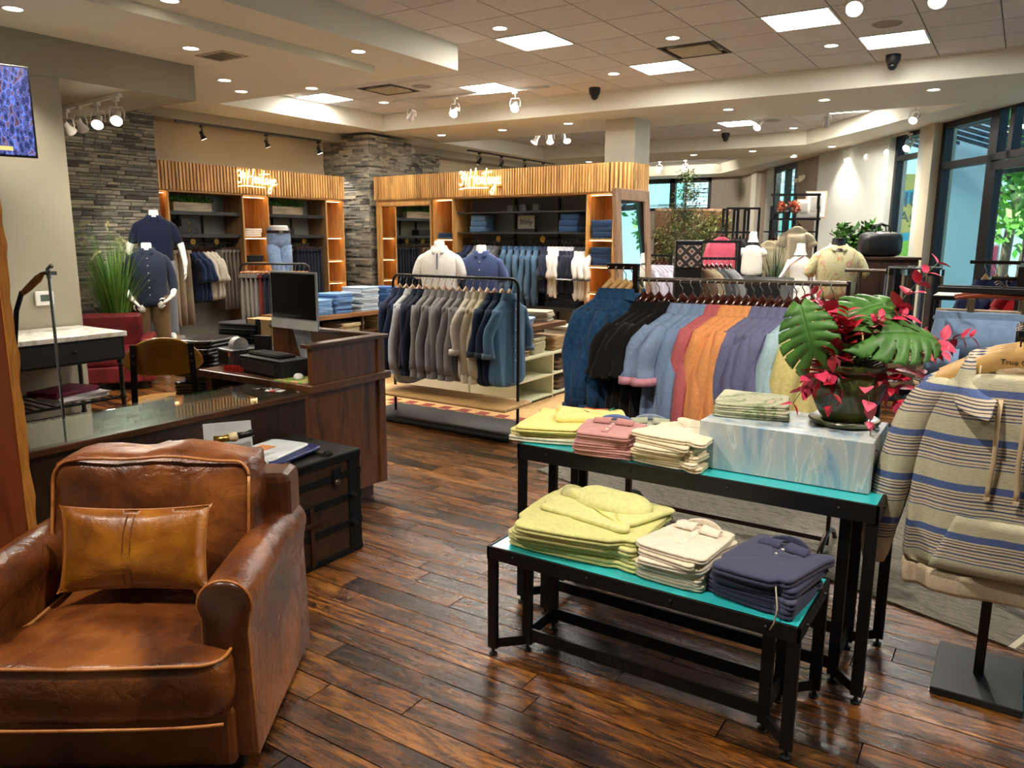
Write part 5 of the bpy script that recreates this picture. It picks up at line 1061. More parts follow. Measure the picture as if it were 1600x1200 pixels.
stack('medium blue jeans, first stack at the left on the jeans table', 7, (-6.44, 5.93, .8), 0, (.3, .3, .024), ['#6f94bd', '#5f86b3', '#7ba0c6'], group='jeans stacks')
stack('blue jeans, second stack on the jeans table', 9, (-6.44, 6.24, .8), 0, (.3, .29, .025), ['#5f86b8', '#4c73a8', '#6b92c2'], group='jeans stacks')
stack('pale washed jeans, third and tallest stack on the jeans table', 11, (-6.44, 6.64, .8), 0, (.32, .34, .025), ['#b4c4d4', '#a3b6c9', '#c3d0dc'], group='jeans stacks')
stack('dark blue jeans, last stack on the jeans table', 10, (-6.44, 7.05, .8), 0, (.3, .3, .026), ['#3c5f94', '#34558a', '#43689c'], group='jeans stacks')
BG = ['#bfae8e', '#c9b998', '#b3a07f']
stack('cream folded trousers in the jeans table, left pile', 3, (-6.45, 6.35, .58), 0, (.34, .4, .035), ['#d8cda9', '#cfc39e'], 'folded_trousers', 'trousers', 'cream trousers under the jeans')
stack('cream folded trousers in the jeans table, right pile', 4, (-6.45, 6.95, .58), 0, (.34, .36, .035), ['#d8cda9', '#cfc39e'], 'folded_trousers', 'trousers', 'cream trousers under the jeans')
for y, n, nm, cc in ((6.38, 7, 'near', ['#a58c66', '#b09770']), (6.7, 7, 'middle', ['#c4bd9d', '#cfc8a8']), (7.1, 6, 'far', ['#b08f64', '#bb9b70']), (7.5, 9, 'farthest tall', ['#a79f90', '#b8b0a0'])):
    stack('folded chinos on the cream cubbies, %s pile' % nm, n, (-4.2, y, .48), 0, (.36, .3, .024), cc, 'folded_chinos', 'trousers', 'chinos on the cream cubbies')
for z in (.26, .05): stack('brown folded trousers in the far bay, %s shelf' % ('upper' if z > .1 else 'lower'), 5, (-4.2, 7.2, z), 0, (.36, .34, .026), ['#5a4436', '#a88f70'], 'folded_trousers', 'trousers', 'trousers in the cubby bay')
stack('light blue shorts on the brown display table', 3, (-4.3, 6.62, .78), .3, (.42, .3, .022), ['#7f97b5', '#8fa6c2'], 'folded_shorts', 'shorts', 'blue shorts')
stack('grey folded garment at the near edge of the brown display table', 3, (-4.2, 6.35, .78), 0, (.3, .2, .02), ['#8d8a84', '#a19d96'], 'folded_garment', 'clothing', 'grey garments')
stack('beige folded shorts behind on the brown display table', 5, (-4.35, 7.0, .78), .2, (.5, .3, .022), ['#b3a792', '#c8bda6'], 'folded_shorts', 'shorts', 'beige shorts')
# patchwork rug under the racks
rg_ = thing('patchwork_rug', 'sand coloured rug with dark red squares under the pipe rack', 'rug', (-4.6, 6.6, 0), 0)
nm_, nt, b = new_mat('sisal'); n_ = N(nt, 'ShaderNodeTexNoise', i_Scale=90.0); nt.links.new(mapping(nt, (1, 1, 1)), n_.inputs[0]); nt.links.new(ramp(nt, n_.outputs[0], [(.35, '#a07c4e'), (.65, '#d0ac76')]), b.inputs['Base Color']); b.inputs['Roughness'].default_value = .95; bump(nt, b, n_.outputs[0], .5)
MB().box(-2.3, 1.75, -1.3, 2.0, 0, .008).build('rug_field', nm_, rg_)
sq = MB().box(0, .11, 0, .11, .008, .0105).mesh('square'); sq.materials.append(cloth('#7e2a20'))
for a in range(-2, 17):
    for b_ in range(2): 
        o = link('square', sq, None, rg_); o.location = (-2.2+a*.22+b_*.11+.3, -.92+b_*.11, 0)
for a in range(0, 12):
    for b_ in range(2): o = link('square', sq, None, rg_); o.location = (1.42+b_*.11, -.68+a*.22+b_*.11, 0)
# ============================================================= TRUNK, CABINET EDGE, ARMCHAIR
wd = thing('tall_wooden_cabinet', 'tall reddish wooden cabinet side with a rough pale edge at the left border', 'cabinet', (-3.3, .74, 0))
CH_ = wood('#5e2412', '#8a4424', (8, 8, 1.0), .35, .25, '#743317')
MB().box(-.45, 0, 0, .7, 0, 2.5).build('side_panel', CH_, wd, .004)
rgx = random.Random(2); pts = [(0.006, .7)]; mb = MB(); rings = []
for k in range(60):
    z = 2.5*k/59; e = .012*noise.noise(Vector((z*9, 3, 1)))+.006*noise.noise(Vector((z*40, 3, 1))); rings.append([(-.02, .70, z), (.006+e*.3, .70, z), (.008+e*.3, .735+e, z), (-.02, .745+e, z)])
mb.loft(rings).build('live_edge', wood('#8a4a12', '#d08a3c', (30, 30, 3), .5, .1, '#a8641f'), wd)
tk = thing('steamer_trunk', 'old steamer trunk of dark wood with black iron straps and hasps', 'trunk', (-3.28, 2.4, 0))
TW = wood('#140b05', '#38210d', (3, 12, 12), .42, .15, '#24160a'); IRON = plain('#16191a', .45, .6, var=.15); RUST = plain('#4a2d20', .5, .6, var=.2)
TX, TY = .46, .46   # front face at +x .46, y -.46 .. +.46
MB().box(-.03, TX, -TY, TY, .02, .53).build('body', TW, tk, .006)
MB().box(-.035, TX+.004, -TY-.004, TY+.004, .53, .558).build('lid_top', plain('#1f1d1a', .55, .2, var=.2), tk, .006)
for z0, z1 in ((.005, .035), (.155, .19), (.3, .335), (.425, .46), (.515, .55)): MB().box(TX, TX+.008, -TY-.004, TY+.004, z0, z1).box(-.03, TX, TY, TY+.008, z0, z1).build('iron_band', IRON, tk, .002)
for y in (-TY, TY-.085): MB().box(TX, TX+.006, y, y+.085, .0, .55).build('corner_plate', IRON, tk, .002)
MB().box(TX-.1, TX, TY, TY+.006, 0, .55).build('corner_plate', IRON, tk, .002)
for y in (-.3, -.02, .24): MB().box(-.03, TX-.01, y, y+.05, .558, .574).build('lid_slat', wood('#15120f', '#2c2620', (2, 14, 14), .5, .1), tk, .003); 
for y in (-.28, .0, .26):
    MB().lathe([(.022, 0), (.016, .014), (.001, .018)], (TX-.02, y, .558+.014), 10).build('lid_stud', IRON, tk, smooth=40)
for y, z in ((.39, .17), (.39, .32), (-.4, .17), (-.4, .32)):
    MB().tube([(TX+.006, y, z), (TX+.03, y, z), (TX+.034, y, z)], [.02, .016, .008], 10).build('knob', IRON, tk, smooth=40)
def hasp(y, z, m):
    o = MB().box(TX+.008, TX+.014, y-.028, y+.028, z-.075, z+.02).build('hasp', m, tk, .004); MB().tube([(TX+.012, y, z-.055), (TX+.022, y, z-.055)], [.02, .014], 12).build('hasp_stud', plain('#6b5a4a', .35, .8), o, smooth=40); return o
hasp(-.19, .4, RUST); hasp(.29, .47, IRON)
o = MB().loft([[(TX+.008+h, -.19+r*cos(a), .5+r*1.15*sin(a)) for a in [2*pi*q/20 for q in range(20)]] for r, h in ((.016, 0), (.034, 0), (.036, .006), (.028, .01), (.016, .006))]).build('round_latch', plain('#4d4238', .35, .8), tk, smooth=50)
MB().box(TX+.008, TX+.013, .1, .125, .02, .33).build('leather_strap', RUST, tk, .002); MB().box(TX+.008, TX+.016, .04, .185, .225, .25).build('strap_plate', RUST, tk, .004)
for (x, y, lab, c, sz, dz, r) in ((-3.03, 2.5, 'navy folded garment bag under a white bag on the trunk', '#252a5c', (.3, .38, .018), 0, .12), (-3.05, 2.47, 'white plastic garment bag with an orange print on the trunk', '#d5dcdf', (.26, .36, .012), .018, .2)):
    def ex(t, s, c=c):
        if c[1] == 'd': MB().box(-.08, .0, -.1, .05, .0135, .0145).build('print', plain('#d08a4a', .5), t)
    folded(lab, (x, y, .574+dz), r, sz, c, 'garment_bag', 'bag', 'bags on the trunk', 0, 1, plain(c, .3), ex)
# shaving set on a grey card behind the armchair
sk = thing('shaving_set', 'grey card holding shaving brushes, leaning on the trunk behind the armchair', 'shaving set', (-2.98, 2.19, .574), 1.0); sk.scale = (1.25, 1.25, 1.2)
bk = MB().box(-.085, .085, -.004, .004, 0, .19).build('card', plain('#a9acae', .5), sk, .002); bk.rotation_euler = (-.3, 0, 0)
MB().tube([(-.05, -.01, .13), (-.02, -.016, .135), (.0, -.02, .138)], [.018, .013, .015], 10).build('brush_tip', GOLD, sk, smooth=True)
MB().tube([(.0, -.02, .138), (.02, -.02, .14), (.03, -.02, .142)], [.016, .019, .015], 10).build('ivory_collar', plain('#d9c79a', .4), sk, smooth=True)
MB().tube([(.03, -.02, .142), (.06, -.02, .145), (.085, -.02, .15)], [.014, .012, .015], 10).build('black_handle', BLACK, sk, smooth=True)
MB().tube([(-.04, -.02, .06), (.02, -.025, .062), (.07, -.025, .064)], [.006, .008, .012], 10).build('red_handle', plain('#3d0d12', .25), sk, smooth=True)
MB().tube([(.08, -.01, .08), (.11, -.02, .05), (.13, -.02, .02)], .004, 6).build('wire_foot', WHITE, sk)
# ---- leather armchair
LB = leather('#30150a', '#683716', '#9c5c28', .25, 3.6, .5); LBD = leather('#2c1409', '#562c12', '#7a451f', .3, 3.0, .22); LPIL = leather('#5f3008', '#94560f', '#b87718', .34, 5.0)
PIPE = leather('#8a4a1c', '#b87438', '#c98a50', .35, 6)
ac = thing('leather_armchair', 'worn cognac leather club armchair with rolled arms and pale piping', 'armchair', (-2.425, 1.42, 0), math.radians(35))
# local frame: x right, -y towards the viewer, chair centre at 0; front edge y=-.41
def cushion(name, x0, x1, y0, y1, z0, z1, m, parent, puff=.03, nz=.006, sd=0, r=.35, tx=None, edge=.035, nx=26, ny=20):
    """boxy cushion with crowned faces; returns outline rings for piping"""
    cx, cy, cz = (x0+x1)/2, (y0+y1)/2, (z0+z1)/2; hx, hy, hz = (x1-x0)/2, (y1-y0)/2, (z1-z0)/2
    bm = bmesh.new(); bmesh.ops.create_cube(bm, size=2); bmesh.ops.subdivide_edges(bm, edges=bm.edges, cuts=15, use_grid_fill=True)
    for v in bm.verts:
        a, b, c = v.co; ed = lambda t: 1-abs(t)**4
        X = a*hx; Y = b*hy; Z = c*hz
        X += math.copysign(puff*.6*ed(b)*ed(c), a) if abs(a) > .999 else 0
        Y += math.copysign(puff*.8*ed(a)*ed(c), b) if abs(b) > .999 else 0
        Z += math.copysign(puff*ed(a)*ed(b), c) if abs(c) > .999 else 0
        n = noise.noise(Vector((X*7+sd, Y*7, Z*7)))*nz+noise.noise(Vector((X*20+sd, Y*9, Z*20)))*nz*.5
        P = Vector((X, Y, Z)); nn = P.normalized(); P += nn*n
        if tx: P = tx(P)
        v.co = P+Vector((cx, cy, cz))
    me = bpy.data.meshes.new(name); bm.to_mesh(me); bm.free(); me.shade_smooth()
    o = link(name, me, m, parent); bv = o.modifiers.new('bevel', 'BEVEL'); bv.width = .016; bv.segments = 3; bv.limit_method = 'ANGLE'; bv.angle_limit = .9; return o
W2 = .4
MB().box(-W2, W2, -.395, .38, .035, .235).build('base', LBD, ac, .02)
# seat cushion with T-shaped front
def seatfn():
    out = [(-.40, -.44), (-.40, -.30), (-.325, -.27), (-.29, -.24), (-.29, .2), (.29, .2), (.29, -.24), (.325, -.27), (.40, -.30), (.40, -.44), (.36, -.47), (0, -.485), (-.36, -.47)]
    P = []
    for i in range(len(out)):
        p, q = Vector(out[i]), Vector(out[(i+1) % len(out)]); n = max(2, int((q-p).length/.02))
        for k in range(n): P.append(p.lerp(q, k/n))
    for _ in range(3): P = [(P[i-1]+P[i]*2+P[(i+1) % len(P)])/4 for i in range(len(P))]
    return P
SP = seatfn(); rings = []; cx_, cy_ = 0, -.12
for z, k in ((.235, .6), (.238, .93), (.245, .985), (.275, 1.012), (.33, 1.02), (.385, 1.015), (.42, .995)): rings.append([(p.x*k, cy_+(p.y-cy_)*k, z) for p in SP])
for k in (.96, .9, .8, .66, .5, .34, .18, .05):
    rings.append([(p.x*k, cy_+(p.y-cy_)*k, .422+.035*(1-k**2.2)+.006*noise.noise(Vector((p.x*k*9, p.y*k*9, 1)))+.003*noise.noise(Vector((p.x*k*28, p.y*k*12, 4)))) for p in SP])
MB().loft(rings).build('seat_cushion', LB, ac, smooth=True)
MB().tube([(p.x*1.0, cy_+(p.y-cy_)*1.0, .422) for p in SP]+[(SP[0].x, SP[0].y, .422)], .0055, 8).build('seat_piping', PIPE, ac, smooth=True)
MB().tube([(x, -.485+.02*abs(x/.4)**4-.012, .238) for x in [-.4+.05*k for k in range(17)]], .005, 8).build('base_piping', PIPE, ac, smooth=True)
AZ = .018
for s in (-1, 1):
    # rolled arm: profile swept front to back
    prof = []
    for k in range(22):
        a = -2.3+(pi+1.9)*k/21; prof.append((s*.385+s*-.0+.078*cos(a)*s*-1*-1, .54+.072*sin(a)))
    pr = [(s*.315, .05), (s*.315, .45)]+[(s*(.385-.082*cos(a)), .56+.078*sin(a)) for a in [(-.55+(pi+.95)*k/18) for k in range(19)]]+[(s*.452, .47), (s*.455, .3), (s*.46, .05)]
    R0 = [[(x, y, z+dz) for x, z in pr] for y, dz in ((-.355, -.003), (-.345, 0), (-.2, .004), (0, .006), (.2, .004), (.36, 0))]
    MB().loft(R0).build('arm', LB, ac, smooth=45)
    # front facing of the arm, with piping around it
    pf = [(s*.318, .06)]+pr[1:-1]+[(s*.457, .06)]
    MB().loft([[(s*.388+(x-s*.388)*k, y, .4+(z-.4)*k2) for x, z in pf] for y, k, k2 in ((-.352, .97, .985), (-.368, .95, .98), (-.374, .8, .93), (-.376, .1, .2))]).build('arm_front', LBD, ac, smooth=60)
    MB().tube([(s*.388+(x-s*.388)*.985, -.362, .4+(z-.4)*.99) for x, z in pf], .005, 8).build('arm_piping', PIPE, ac, smooth=True)
    for y in (-.3, .3): MB().box(s*.36-.045, s*.36+.045, y-.045, y+.045, 0, .035).build('foot', plain('#241008', .5), ac)
def lean(P):
    return Vector((P.x*(1-.06*(P.z/.26)*0), P.y+P.z*.22, P.z+ (.004*sin(P.x*21)*max(0, P.z/.2))))
MB().box(-.44, .44, .22, .4, .05, .78).build('back_frame', LBD, ac, .03)
bc = cushion('back_cushion', -.335, .335, .06, .25, .44, .865, LB, ac, .035, .016, 3, tx=lean)
for q in (-1,):
    e = []; hx, hz, rr_ = .338, .214, .05
    for cx2, cz2, a0 in ((hx-rr_, hz-rr_, 0), (-hx+rr_, hz-rr_, pi/2), (-hx+rr_, -hz+rr_, pi), (hx-rr_, -hz+rr_, 1.5*pi)):
        for k in range(9): a = a0+pi/2*k/8; e.append((cx2+rr_*cos(a), cz2+rr_*sin(a)))
        nx_ = e[-1]
    e2 = []
    for i in range(len(e)):
        p, q = Vector(e[i]), Vector(e[(i+1) % len(e)]); n_ = max(1, int((q-p).length/.04))
        for k in range(n_): e2.append(p.lerp(q, k/n_))
    e2.append(Vector(e[0])); e = [(p.x, .155-.1+p.y*.22-.006*(1-abs(p.x/.338)**3), .6525+p.y+.004*sin(p.x*21)*max(0, p.y/.2)+(.02*(1-(p.x/.338)**2) if p.y > .2 else 0)) for p in e2]
    MB().tube(e, .0055, 8).build('back_piping', PIPE, ac, smooth=True)
MB().box(-.34, .34, .2, .34, .7, .85).build('back_roll', LB, ac, .05)
# pillow
pw = thing('leather_pillow', 'small tan leather lumbar pillow with a stitched centre seam on the armchair', 'pillow', (-2.48, 1.42, .60), math.radians(36))
bm = bmesh.new(); bmesh.ops.create_cube(bm, size=2); bmesh.ops.subdivide_edges(bm, edges=bm.edges, cuts=17, use_grid_fill=True)
for v in bm.verts:
    a, b, c = v.co; th = .075*((1-a*a)*(1-c*c))**.42*b if abs(a) < 1 and abs(c) < 1 else 0
    pin = 1-.07*(1-a*a)*0; X = a*.24*(1-.05*(1-abs(c)**2)); Z = c*.14*(1-.09*(1-abs(a)**2))
    n = noise.noise(Vector((X*14, 2, Z*14)))*.008*(1-abs(a)**3); seam = -.008*math.exp(-((X+.0)/.008)**2)*b
    q_ = 1+.05*(abs(a)**8*abs(c)**8); v.co = (X*q_, th+n*b+seam, Z*q_)
me = bpy.data.meshes.new('pillow_body'); bm.to_mesh(me); bm.free(); me.shade_smooth()
o = link('pillow_body', me, LPIL, pw); pw.rotation_euler = (math.radians(-14), 0, math.radians(36))
for dx in (-.012, .012): MB().tube([(dx, -.07*((1-(z/.14)**2)**.42)*.98-.002, z*.9) for z in [-.14+.014*k for k in range(1, 20)]], .0016, 5).build('seam_stitch', plain('#5a3410', .5), pw)
pe = [(X, 0, Z) for X, Z in [(a*.24*(1-.05*(1-abs(c)**2)), c*.14*(1-.09*(1-abs(a)**2))) for a, c in [(-1+2*k/16, 1) for k in range(17)]+[(1, 1-2*k/10) for k in range(1, 11)]+[(1-2*k/16, -1) for k in range(1, 17)]+[(-1, -1+2*k/10) for k in range(1, 11)]]]
MB().tube(pe, .0035, 6).build('edge_piping', PIPE, pw, smooth=True)
pw.location = (-2.375, 1.355, .625)

# ============================================================= DISPLAY TABLES
TURQ = plain('#2fb3b8', .22, coat=.3, var=.01, vs=2); TBL = plain('#0e0e10', .42, .2, var=.03)
def nesting(lab, x0, x1, y0, y1, h, lowbar=True, name='display_table'):
    t = thing(name, lab, 'table', (x0, y0, 0)); w_, d = x1-x0, y1-y0; ap = .065 if h > .6 else .05
    MB().box(.012, w_-.012, .012, d-.012, h-.012, h).build('turquoise_top', TURQ, t)
    f = MB(); f.box(0, w_, 0, .012, h-ap, h+.003).box(0, w_, d-.012, d, h-ap, h+.003).box(0, .012, 0, d, h-ap, h+.003).box(w_-.012, w_, 0, d, h-ap, h+.003)
    f.build('apron', TBL, t, .002)
    q = .1; b = .042
    for cx, sx in ((0, 1), (w_, -1)):
        for cy, sy in ((0, 1), (d, -1)):
            o = (cx+sx*.02, cy+sy*.016); i = (cx+sx*(.02+q), cy+sy*(.016+q))
            MB().box(o[0]-.02, o[0]+.02, o[1]-.01, o[1]+.01, .03, h-ap).build('leg', TBL, t, .001)
            MB().box(i[0]-.02, i[0]+.02, i[1]-.01, i[1]+.01, .03, h-ap).build('inner_leg', TBL, t, .001)
            MB().beam((o[0], o[1], .05), (i[0], i[1], .05), .012, .04).build('foot_rail', TBL, t)
            MB().lathe([(.016, 0), (.018, .006), (.007, .01), (.007, .03)], (o[0], o[1], 0), 12).build('levelling_foot', plain('#2a2a2c', .3, .6), t)
            MB().lathe([(.016, 0), (.018, .006), (.007, .01), (.007, .03)], (i[0], i[1], 0), 12).build('levelling_foot', plain('#2a2a2c', .3, .6), t)
    a, c = .02+q, .016+q
    for z in ((.05,) if h > .6 else (.05,)):
        MB().box(a, w_-a, c-.006, c+.006, z, z+.05).box(a, w_-a, d-c-.006, d-c+.006, z, z+.05).box(a-.006, a+.006, c, d-c, z, z+.05).box(w_-a-.006, w_-a+.006, c, d-c, z, z+.05).build('stretcher_frame', TBL, t)
    for k in range(4): 
        x = w_*(.1+.27*k); o = MB().tube([(x, .0, h-ap*.45), (x, -.006, h-ap*.45)], [.008, .005], 10).build('bolt', TBL, t)
    for k in range(2): MB().tube([(w_, d*(.2+.6*k), h-ap*.45), (w_+.006, d*(.2+.6*k), h-ap*.45)], [.008, .005], 10).build('bolt', TBL, t)
    return t
T1 = nesting('tall black metal display table with a turquoise top', -1.79, -.32, 2.795, 3.32, .75)
T2 = nesting('low black metal bench with a turquoise top before the tall table', -1.64, -.455, 2.345, 2.785, .46, name='display_bench')
o = link('lettering', text_mesh('RODD & GUNN', .036, .0006), plain('#2b2b2d', .3, .3), T2); o.location = (.56, .1095, .075); o.rotation_euler = (pi/2, 0, 0)
rsr = thing('painted_riser', 'pale blue and white marbled box on the turquoise table, under the flower pot', 'riser', (-.69, 3.1, .753))
pm, nt, b = new_mat('marbled_paint'); mp = mapping(nt, (4.5, 4.5, 1.3)); n1_ = N(nt, 'ShaderNodeTexNoise', i_Scale=1.4, i_Detail=6.0, i_Distortion=2.2); nt.links.new(mp, n1_.inputs[0])
nt.links.new(ramp(nt, n1_.outputs[0], [(.3, '#6f93b8'), (.38, '#93afc6'), (.46, '#b4c2c8'), (.56, '#c2c6c4'), (.585, '#d8dede'), (.6, '#b0c2c8'), (.75, '#a3bcc4')]), b.inputs['Base Color']); b.inputs['Roughness'].default_value = .35
MB().box(-.315, .315, -.19, .19, 0, .188).build('box_body', pm, rsr, .002)
# folded clothes on the tables --------------------------------------
def polo_top(collar_col=None, buttons='#e8e4da', inner=None, sc=1.0, fold=None):
    def f(t, size):
        w_, d, h = size; z = h*1.0; cc = cloth(collar_col)
        yb = d*.40
        for s in (-1, 1):
            MB().grid(lambda u, v: (s*(.012+.075*u)*sc, yb-.015-.055*v*(1-u*.3)-.02*u, z+.012*sin(pi*v)*(1-.3*u)+.006+.012*(1-v)), 8, 5).build('collar_flap', cc, t, smooth=True, thick=.004)
        MB().grid(lambda u, v: ((u-.5)*.15*sc, yb-.012+.026*sin(pi*u)*.8+.0*v, z+.004+.028*v*sin(pi*u)**.4), 12, 3).build('collar_stand', cc if not inner else cloth(inner), t, smooth=True, thick=.004)
        MB().box(-.014*sc, .014*sc, yb-.2, yb-.03, z-.002, z+.004).build('placket', cc, t, .001)
        for k in range(3): MB().lathe([(.006, 0), (.006, .002), (.001, .003)], (0, yb-.06-k*.05, z+.004), 10).build('button', plain(buttons, .3), t)
    return f
def pile(lab, n, loc, rz, size, cols, name, cat, group, topx=None, mats=None, lip=2, crown=.1, jit=.008, soft=.02):
    z = loc[2]; rg = random.Random(int(abs(loc[0])*1000))
    for k in range(n):
        s = (size[0]*rg.uniform(.97, 1.03), size[1]*rg.uniform(.97, 1.03), size[2]); top = k == n-1
        folded('%s, %s' % (lab, nth(k, n)), (loc[0]+rg.uniform(-jit, jit), loc[1]+rg.uniform(-jit, jit), z), rz+rg.uniform(-.05, .05), s, cols[k % len(cols)], name, cat, group, k % 5, lip, mats, topx if top else None, crown if top else 0, soft)
        z += size[2]*.97
def print_mat(name, base, cols, sc=22):
    m, nt, b = new_mat(name); mp = mapping(nt, (1, 1, 1)); v = N(nt, 'ShaderNodeTexVoronoi', i_Scale=sc); nt.links.new(mp, v.inputs[0])
    n_ = N(nt, 'ShaderNodeTexNoise', i_Scale=sc*.6, i_Detail=3.0, i_Distortion=2.5); nt.links.new(mp, n_.inputs[0])
    st = [(.0, base), (.5, base)]+[(.52+.07*i, c) for i, c in enumerate(cols)]
    nt.links.new(ramp(nt, n_.outputs[0], st), b.inputs['Base Color']); b.inputs['Roughness'].default_value = .85; bump(nt, b, n_.outputs[0], .15); return m
ZT = .753
pile('butter yellow shorts at the left end of the turquoise table', 3, (-1.7, 3.03, ZT), .25, (.36, .36, .025), ['#d8d2b8', '#e8dc90', '#f2e58e'], 'folded_shorts', 'shorts', 'yellow shorts on the table', soft=.05)
def palm(t, s):
    mb = MB(); blades(mb, 16, .05, .05, .004, random.Random(2), (0, 0, 0), .0, .0); o = mb.build('embroidered_palm', leafmat('embroidery', [(0, '#1f6a4a'), (1, '#3d8f66')]), t); o.location = (.1, .06, s[2]*1.05); o.scale = (1, 1, .12)
    MB().tube([(-.02, .1, s[2]*1.06), (.03, .07, s[2]*1.07), (.09, .08, s[2]*1.06)], .003, 5).build('embroidered_flower', plain('#c0503c', .8), t)
folded('pale yellow embroidered shirt lying folded on the back of the yellow shorts', (-1.62, 3.14, ZT+.074), .45, (.32, .2, .022), '#f2e38c', 'folded_shirt', 'shirt', None, 2, 1, None, palm, .2, .05)
pile('rose pink polo', 5, (-1.4, 2.92, ZT), .12, (.25, .27, .021), ['#c58e8a', '#cf9a96'], 'folded_polo', 'polo shirt', 'pink polos', polo_top('#c28a85', inner='#6f85b5'))
pile('sage grey folded shirt behind the cream trousers', 3, (-1.33, 3.18, ZT), .4, (.3, .22, .022), ['#a9ad94', '#b5b89f'], 'folded_shirt', 'shirt', 'sage shirts', polo_top('#b0b49a', inner='#8d9bb0'))
pile('cream cotton trousers', 6, (-1.1, 2.98, ZT), -.18, (.27, .36, .021), ['#e3d4b4', '#ecdfc2'], 'folded_trousers', 'trousers', 'cream trousers on the table', soft=.05, crown=.5)
FLOR = print_mat('tropical_print', '#c9c8aa', ['#b4bf94', '#7f8f66', '#d8cdb0', '#d88a86', '#efe6cc'], 11)
pile('tropical print shirt on the left of the marbled box', 3, (-.87, 3.16, ZT+.19), .15, (.28, .28, .02), ['#c9c39f'], 'folded_shirt', 'shirt', 'tropical shirts', None, FLOR)
ZB = .463
pile('lime yellow sweatshirt on the left of the low bench', 4, (-1.32, 2.6, ZB), .08, (.52, .42, .03), ['#dad98f', '#e3e19c', '#dedc95'], 'folded_sweatshirt', 'sweatshirt', 'lime sweatshirts', lip=2, crown=.4, soft=.05)
def hood(t, s):
    z = s[2]
    MB().loft([[(k*.17*cos(a)+.02, .04+k*.1*sin(a), zz+.006*sin(3*a)) for a in [2*pi*q/26 for q in range(26)]] for zz, k in ((0, 1.02), (.02, 1.08), (.045, .98), (.06, .75), (.066, .45), (.064, .1))]).build('hood', cloth('#e2e09a'), t, smooth=True, sub=1)
    for s_ in (-1, 1): MB().tube([(.05+s_*.05, -.06, z*.3+.02), (.1+s_*.03, -.1, .025), (.16+s_*.01, -.13, .02), (.2, -.16+s_*.012, .014)], .004, 6).build('drawcord', plain('#d8d680', .8), t, smooth=True)
    MB().tube([(-.19, .02, .02), (-.12, .0, .035), (-.05, -.02, .03)], [.03, .028, .02], 10).build('folded_sleeve', cloth('#e2e09a'), t, smooth=True)
folded('lime yellow hooded sweatshirt with drawcord on top of the lime pile', (-1.3, 2.66, ZB+.122), -.1, (.46, .32, .02), '#e2e09a', 'folded_hoodie', 'sweatshirt', None, 4, 1, None, hood, .2, .05)
pile('cream polo on the middle of the low bench', 6, (-.915, 2.56, ZB), -.12, (.25, .33, .021), ['#e6dac2', '#efe4cf'], 'folded_polo', 'polo shirt', 'cream polos', polo_top('#f0e6d2'))
def navx(t, s): polo_top('#454763', sc=1.0)(t, s); MB().tube([(.1, -.16, .01), (.13, -.2, -.04), (.125, -.205, -.09), (.11, -.2, -.12)], .0025, 5).build('tag_string', plain('#b5ad92', .8), t, smooth=True)
pile('slate purple polo on the right end of the low bench', 4, (-.615, 2.56, ZB), -.25, (.28, .34, .032), ['#41435e', '#494b66'], 'folded_polo', 'polo shirt', 'slate polos', navx, lip=2, crown=.3, soft=.04)

# ============================================================= FLOWER POT
GZ, nt, b = new_mat('green_glaze'); n_ = N(nt, 'ShaderNodeTexNoise', i_Scale=6.0, i_Detail=4.0); nt.links.new(mapping(nt, (1, 1, 1)), n_.inputs[0]); nt.links.new(ramp(nt, n_.outputs[0], [(.3, '#262c14'), (.55, '#434b22'), (.75, '#5f5c2c')]), b.inputs['Base Color']); b.inputs['Roughness'].default_value = .28; b.inputs['Coat Weight'].default_value = .35
PX, PY, PZ = -.52, 3.17, .941
pot = thing('flower_arrangement', 'glazed dark green pot of pink and red silk sprigs with monstera leaves', 'flower arrangement', (PX, PY, PZ))
MB().lathe([(.09, 0), (.125, .008), (.132, .02), (.128, .026), (.1, .018), (.001, .016)], n=32).build('saucer', GZ, pot, smooth=50)
MB().lathe([(.07, .018), (.085, .022), (.1, .05), (.122, .1), (.138, .15), (.14, .165), (.128, .19), (.118, .205), (.122, .212), (.134, .216), (.138, .226), (.134, .24), (.12, .243), (.112, .236), (.11, .2), (.001, .19)], n=36).build('pot_body', GZ, pot, smooth=50)
MB().lathe([(.108, .2), (.06, .22), (.001, .225)], n=16).build('soil', plain('#2a2016', .9), pot, smooth=True)
FL_R = [plain('#b0122c', .5), plain('#d23a5e', .5), plain('#8f0f24', .5), plain('#e2607c', .5)]
def leafmesh(L, W, cup=.25):
    def f(u, v):
        w_ = W*math.sin(pi*min(1, v*1.0)**.8)**.8*(1-.2*v); return ((u-.5)*2*w_, L*v, cup*W*abs((u-.5)*2)**1.5*(w_/W)-.18*L*v*v)
    return MB().grid(f, 4, 8).mesh('leaf', True)
lmesh = []
for m in FL_R:
    for L, W in ((.055, .016), (.07, .021)):
        me = leafmesh(L, W); me.materials.append(m); lmesh.append(me)
def orient(o, p, d, roll=0):
    q = Vector(d).normalized().to_track_quat('Y', 'Z'); o.rotation_mode = 'QUATERNION'; o.rotation_quaternion = q@Matrix.Rotation(roll, 4, 'Y').to_quaternion(); o.location = p
def at_stem(pts, t):
    n = len(pts)-1; i = min(int(t*n), n-1); f = t*n-i; return Vector(pts[i]).lerp(Vector(pts[i+1]), f), (Vector(pts[i+1])-Vector(pts[i])).normalized()
rgf = random.Random(21)
Rr, Uu = Vector((.8387, .5446, 0)), Vector((0, 0, 1))   # across and up as one stands before the pot
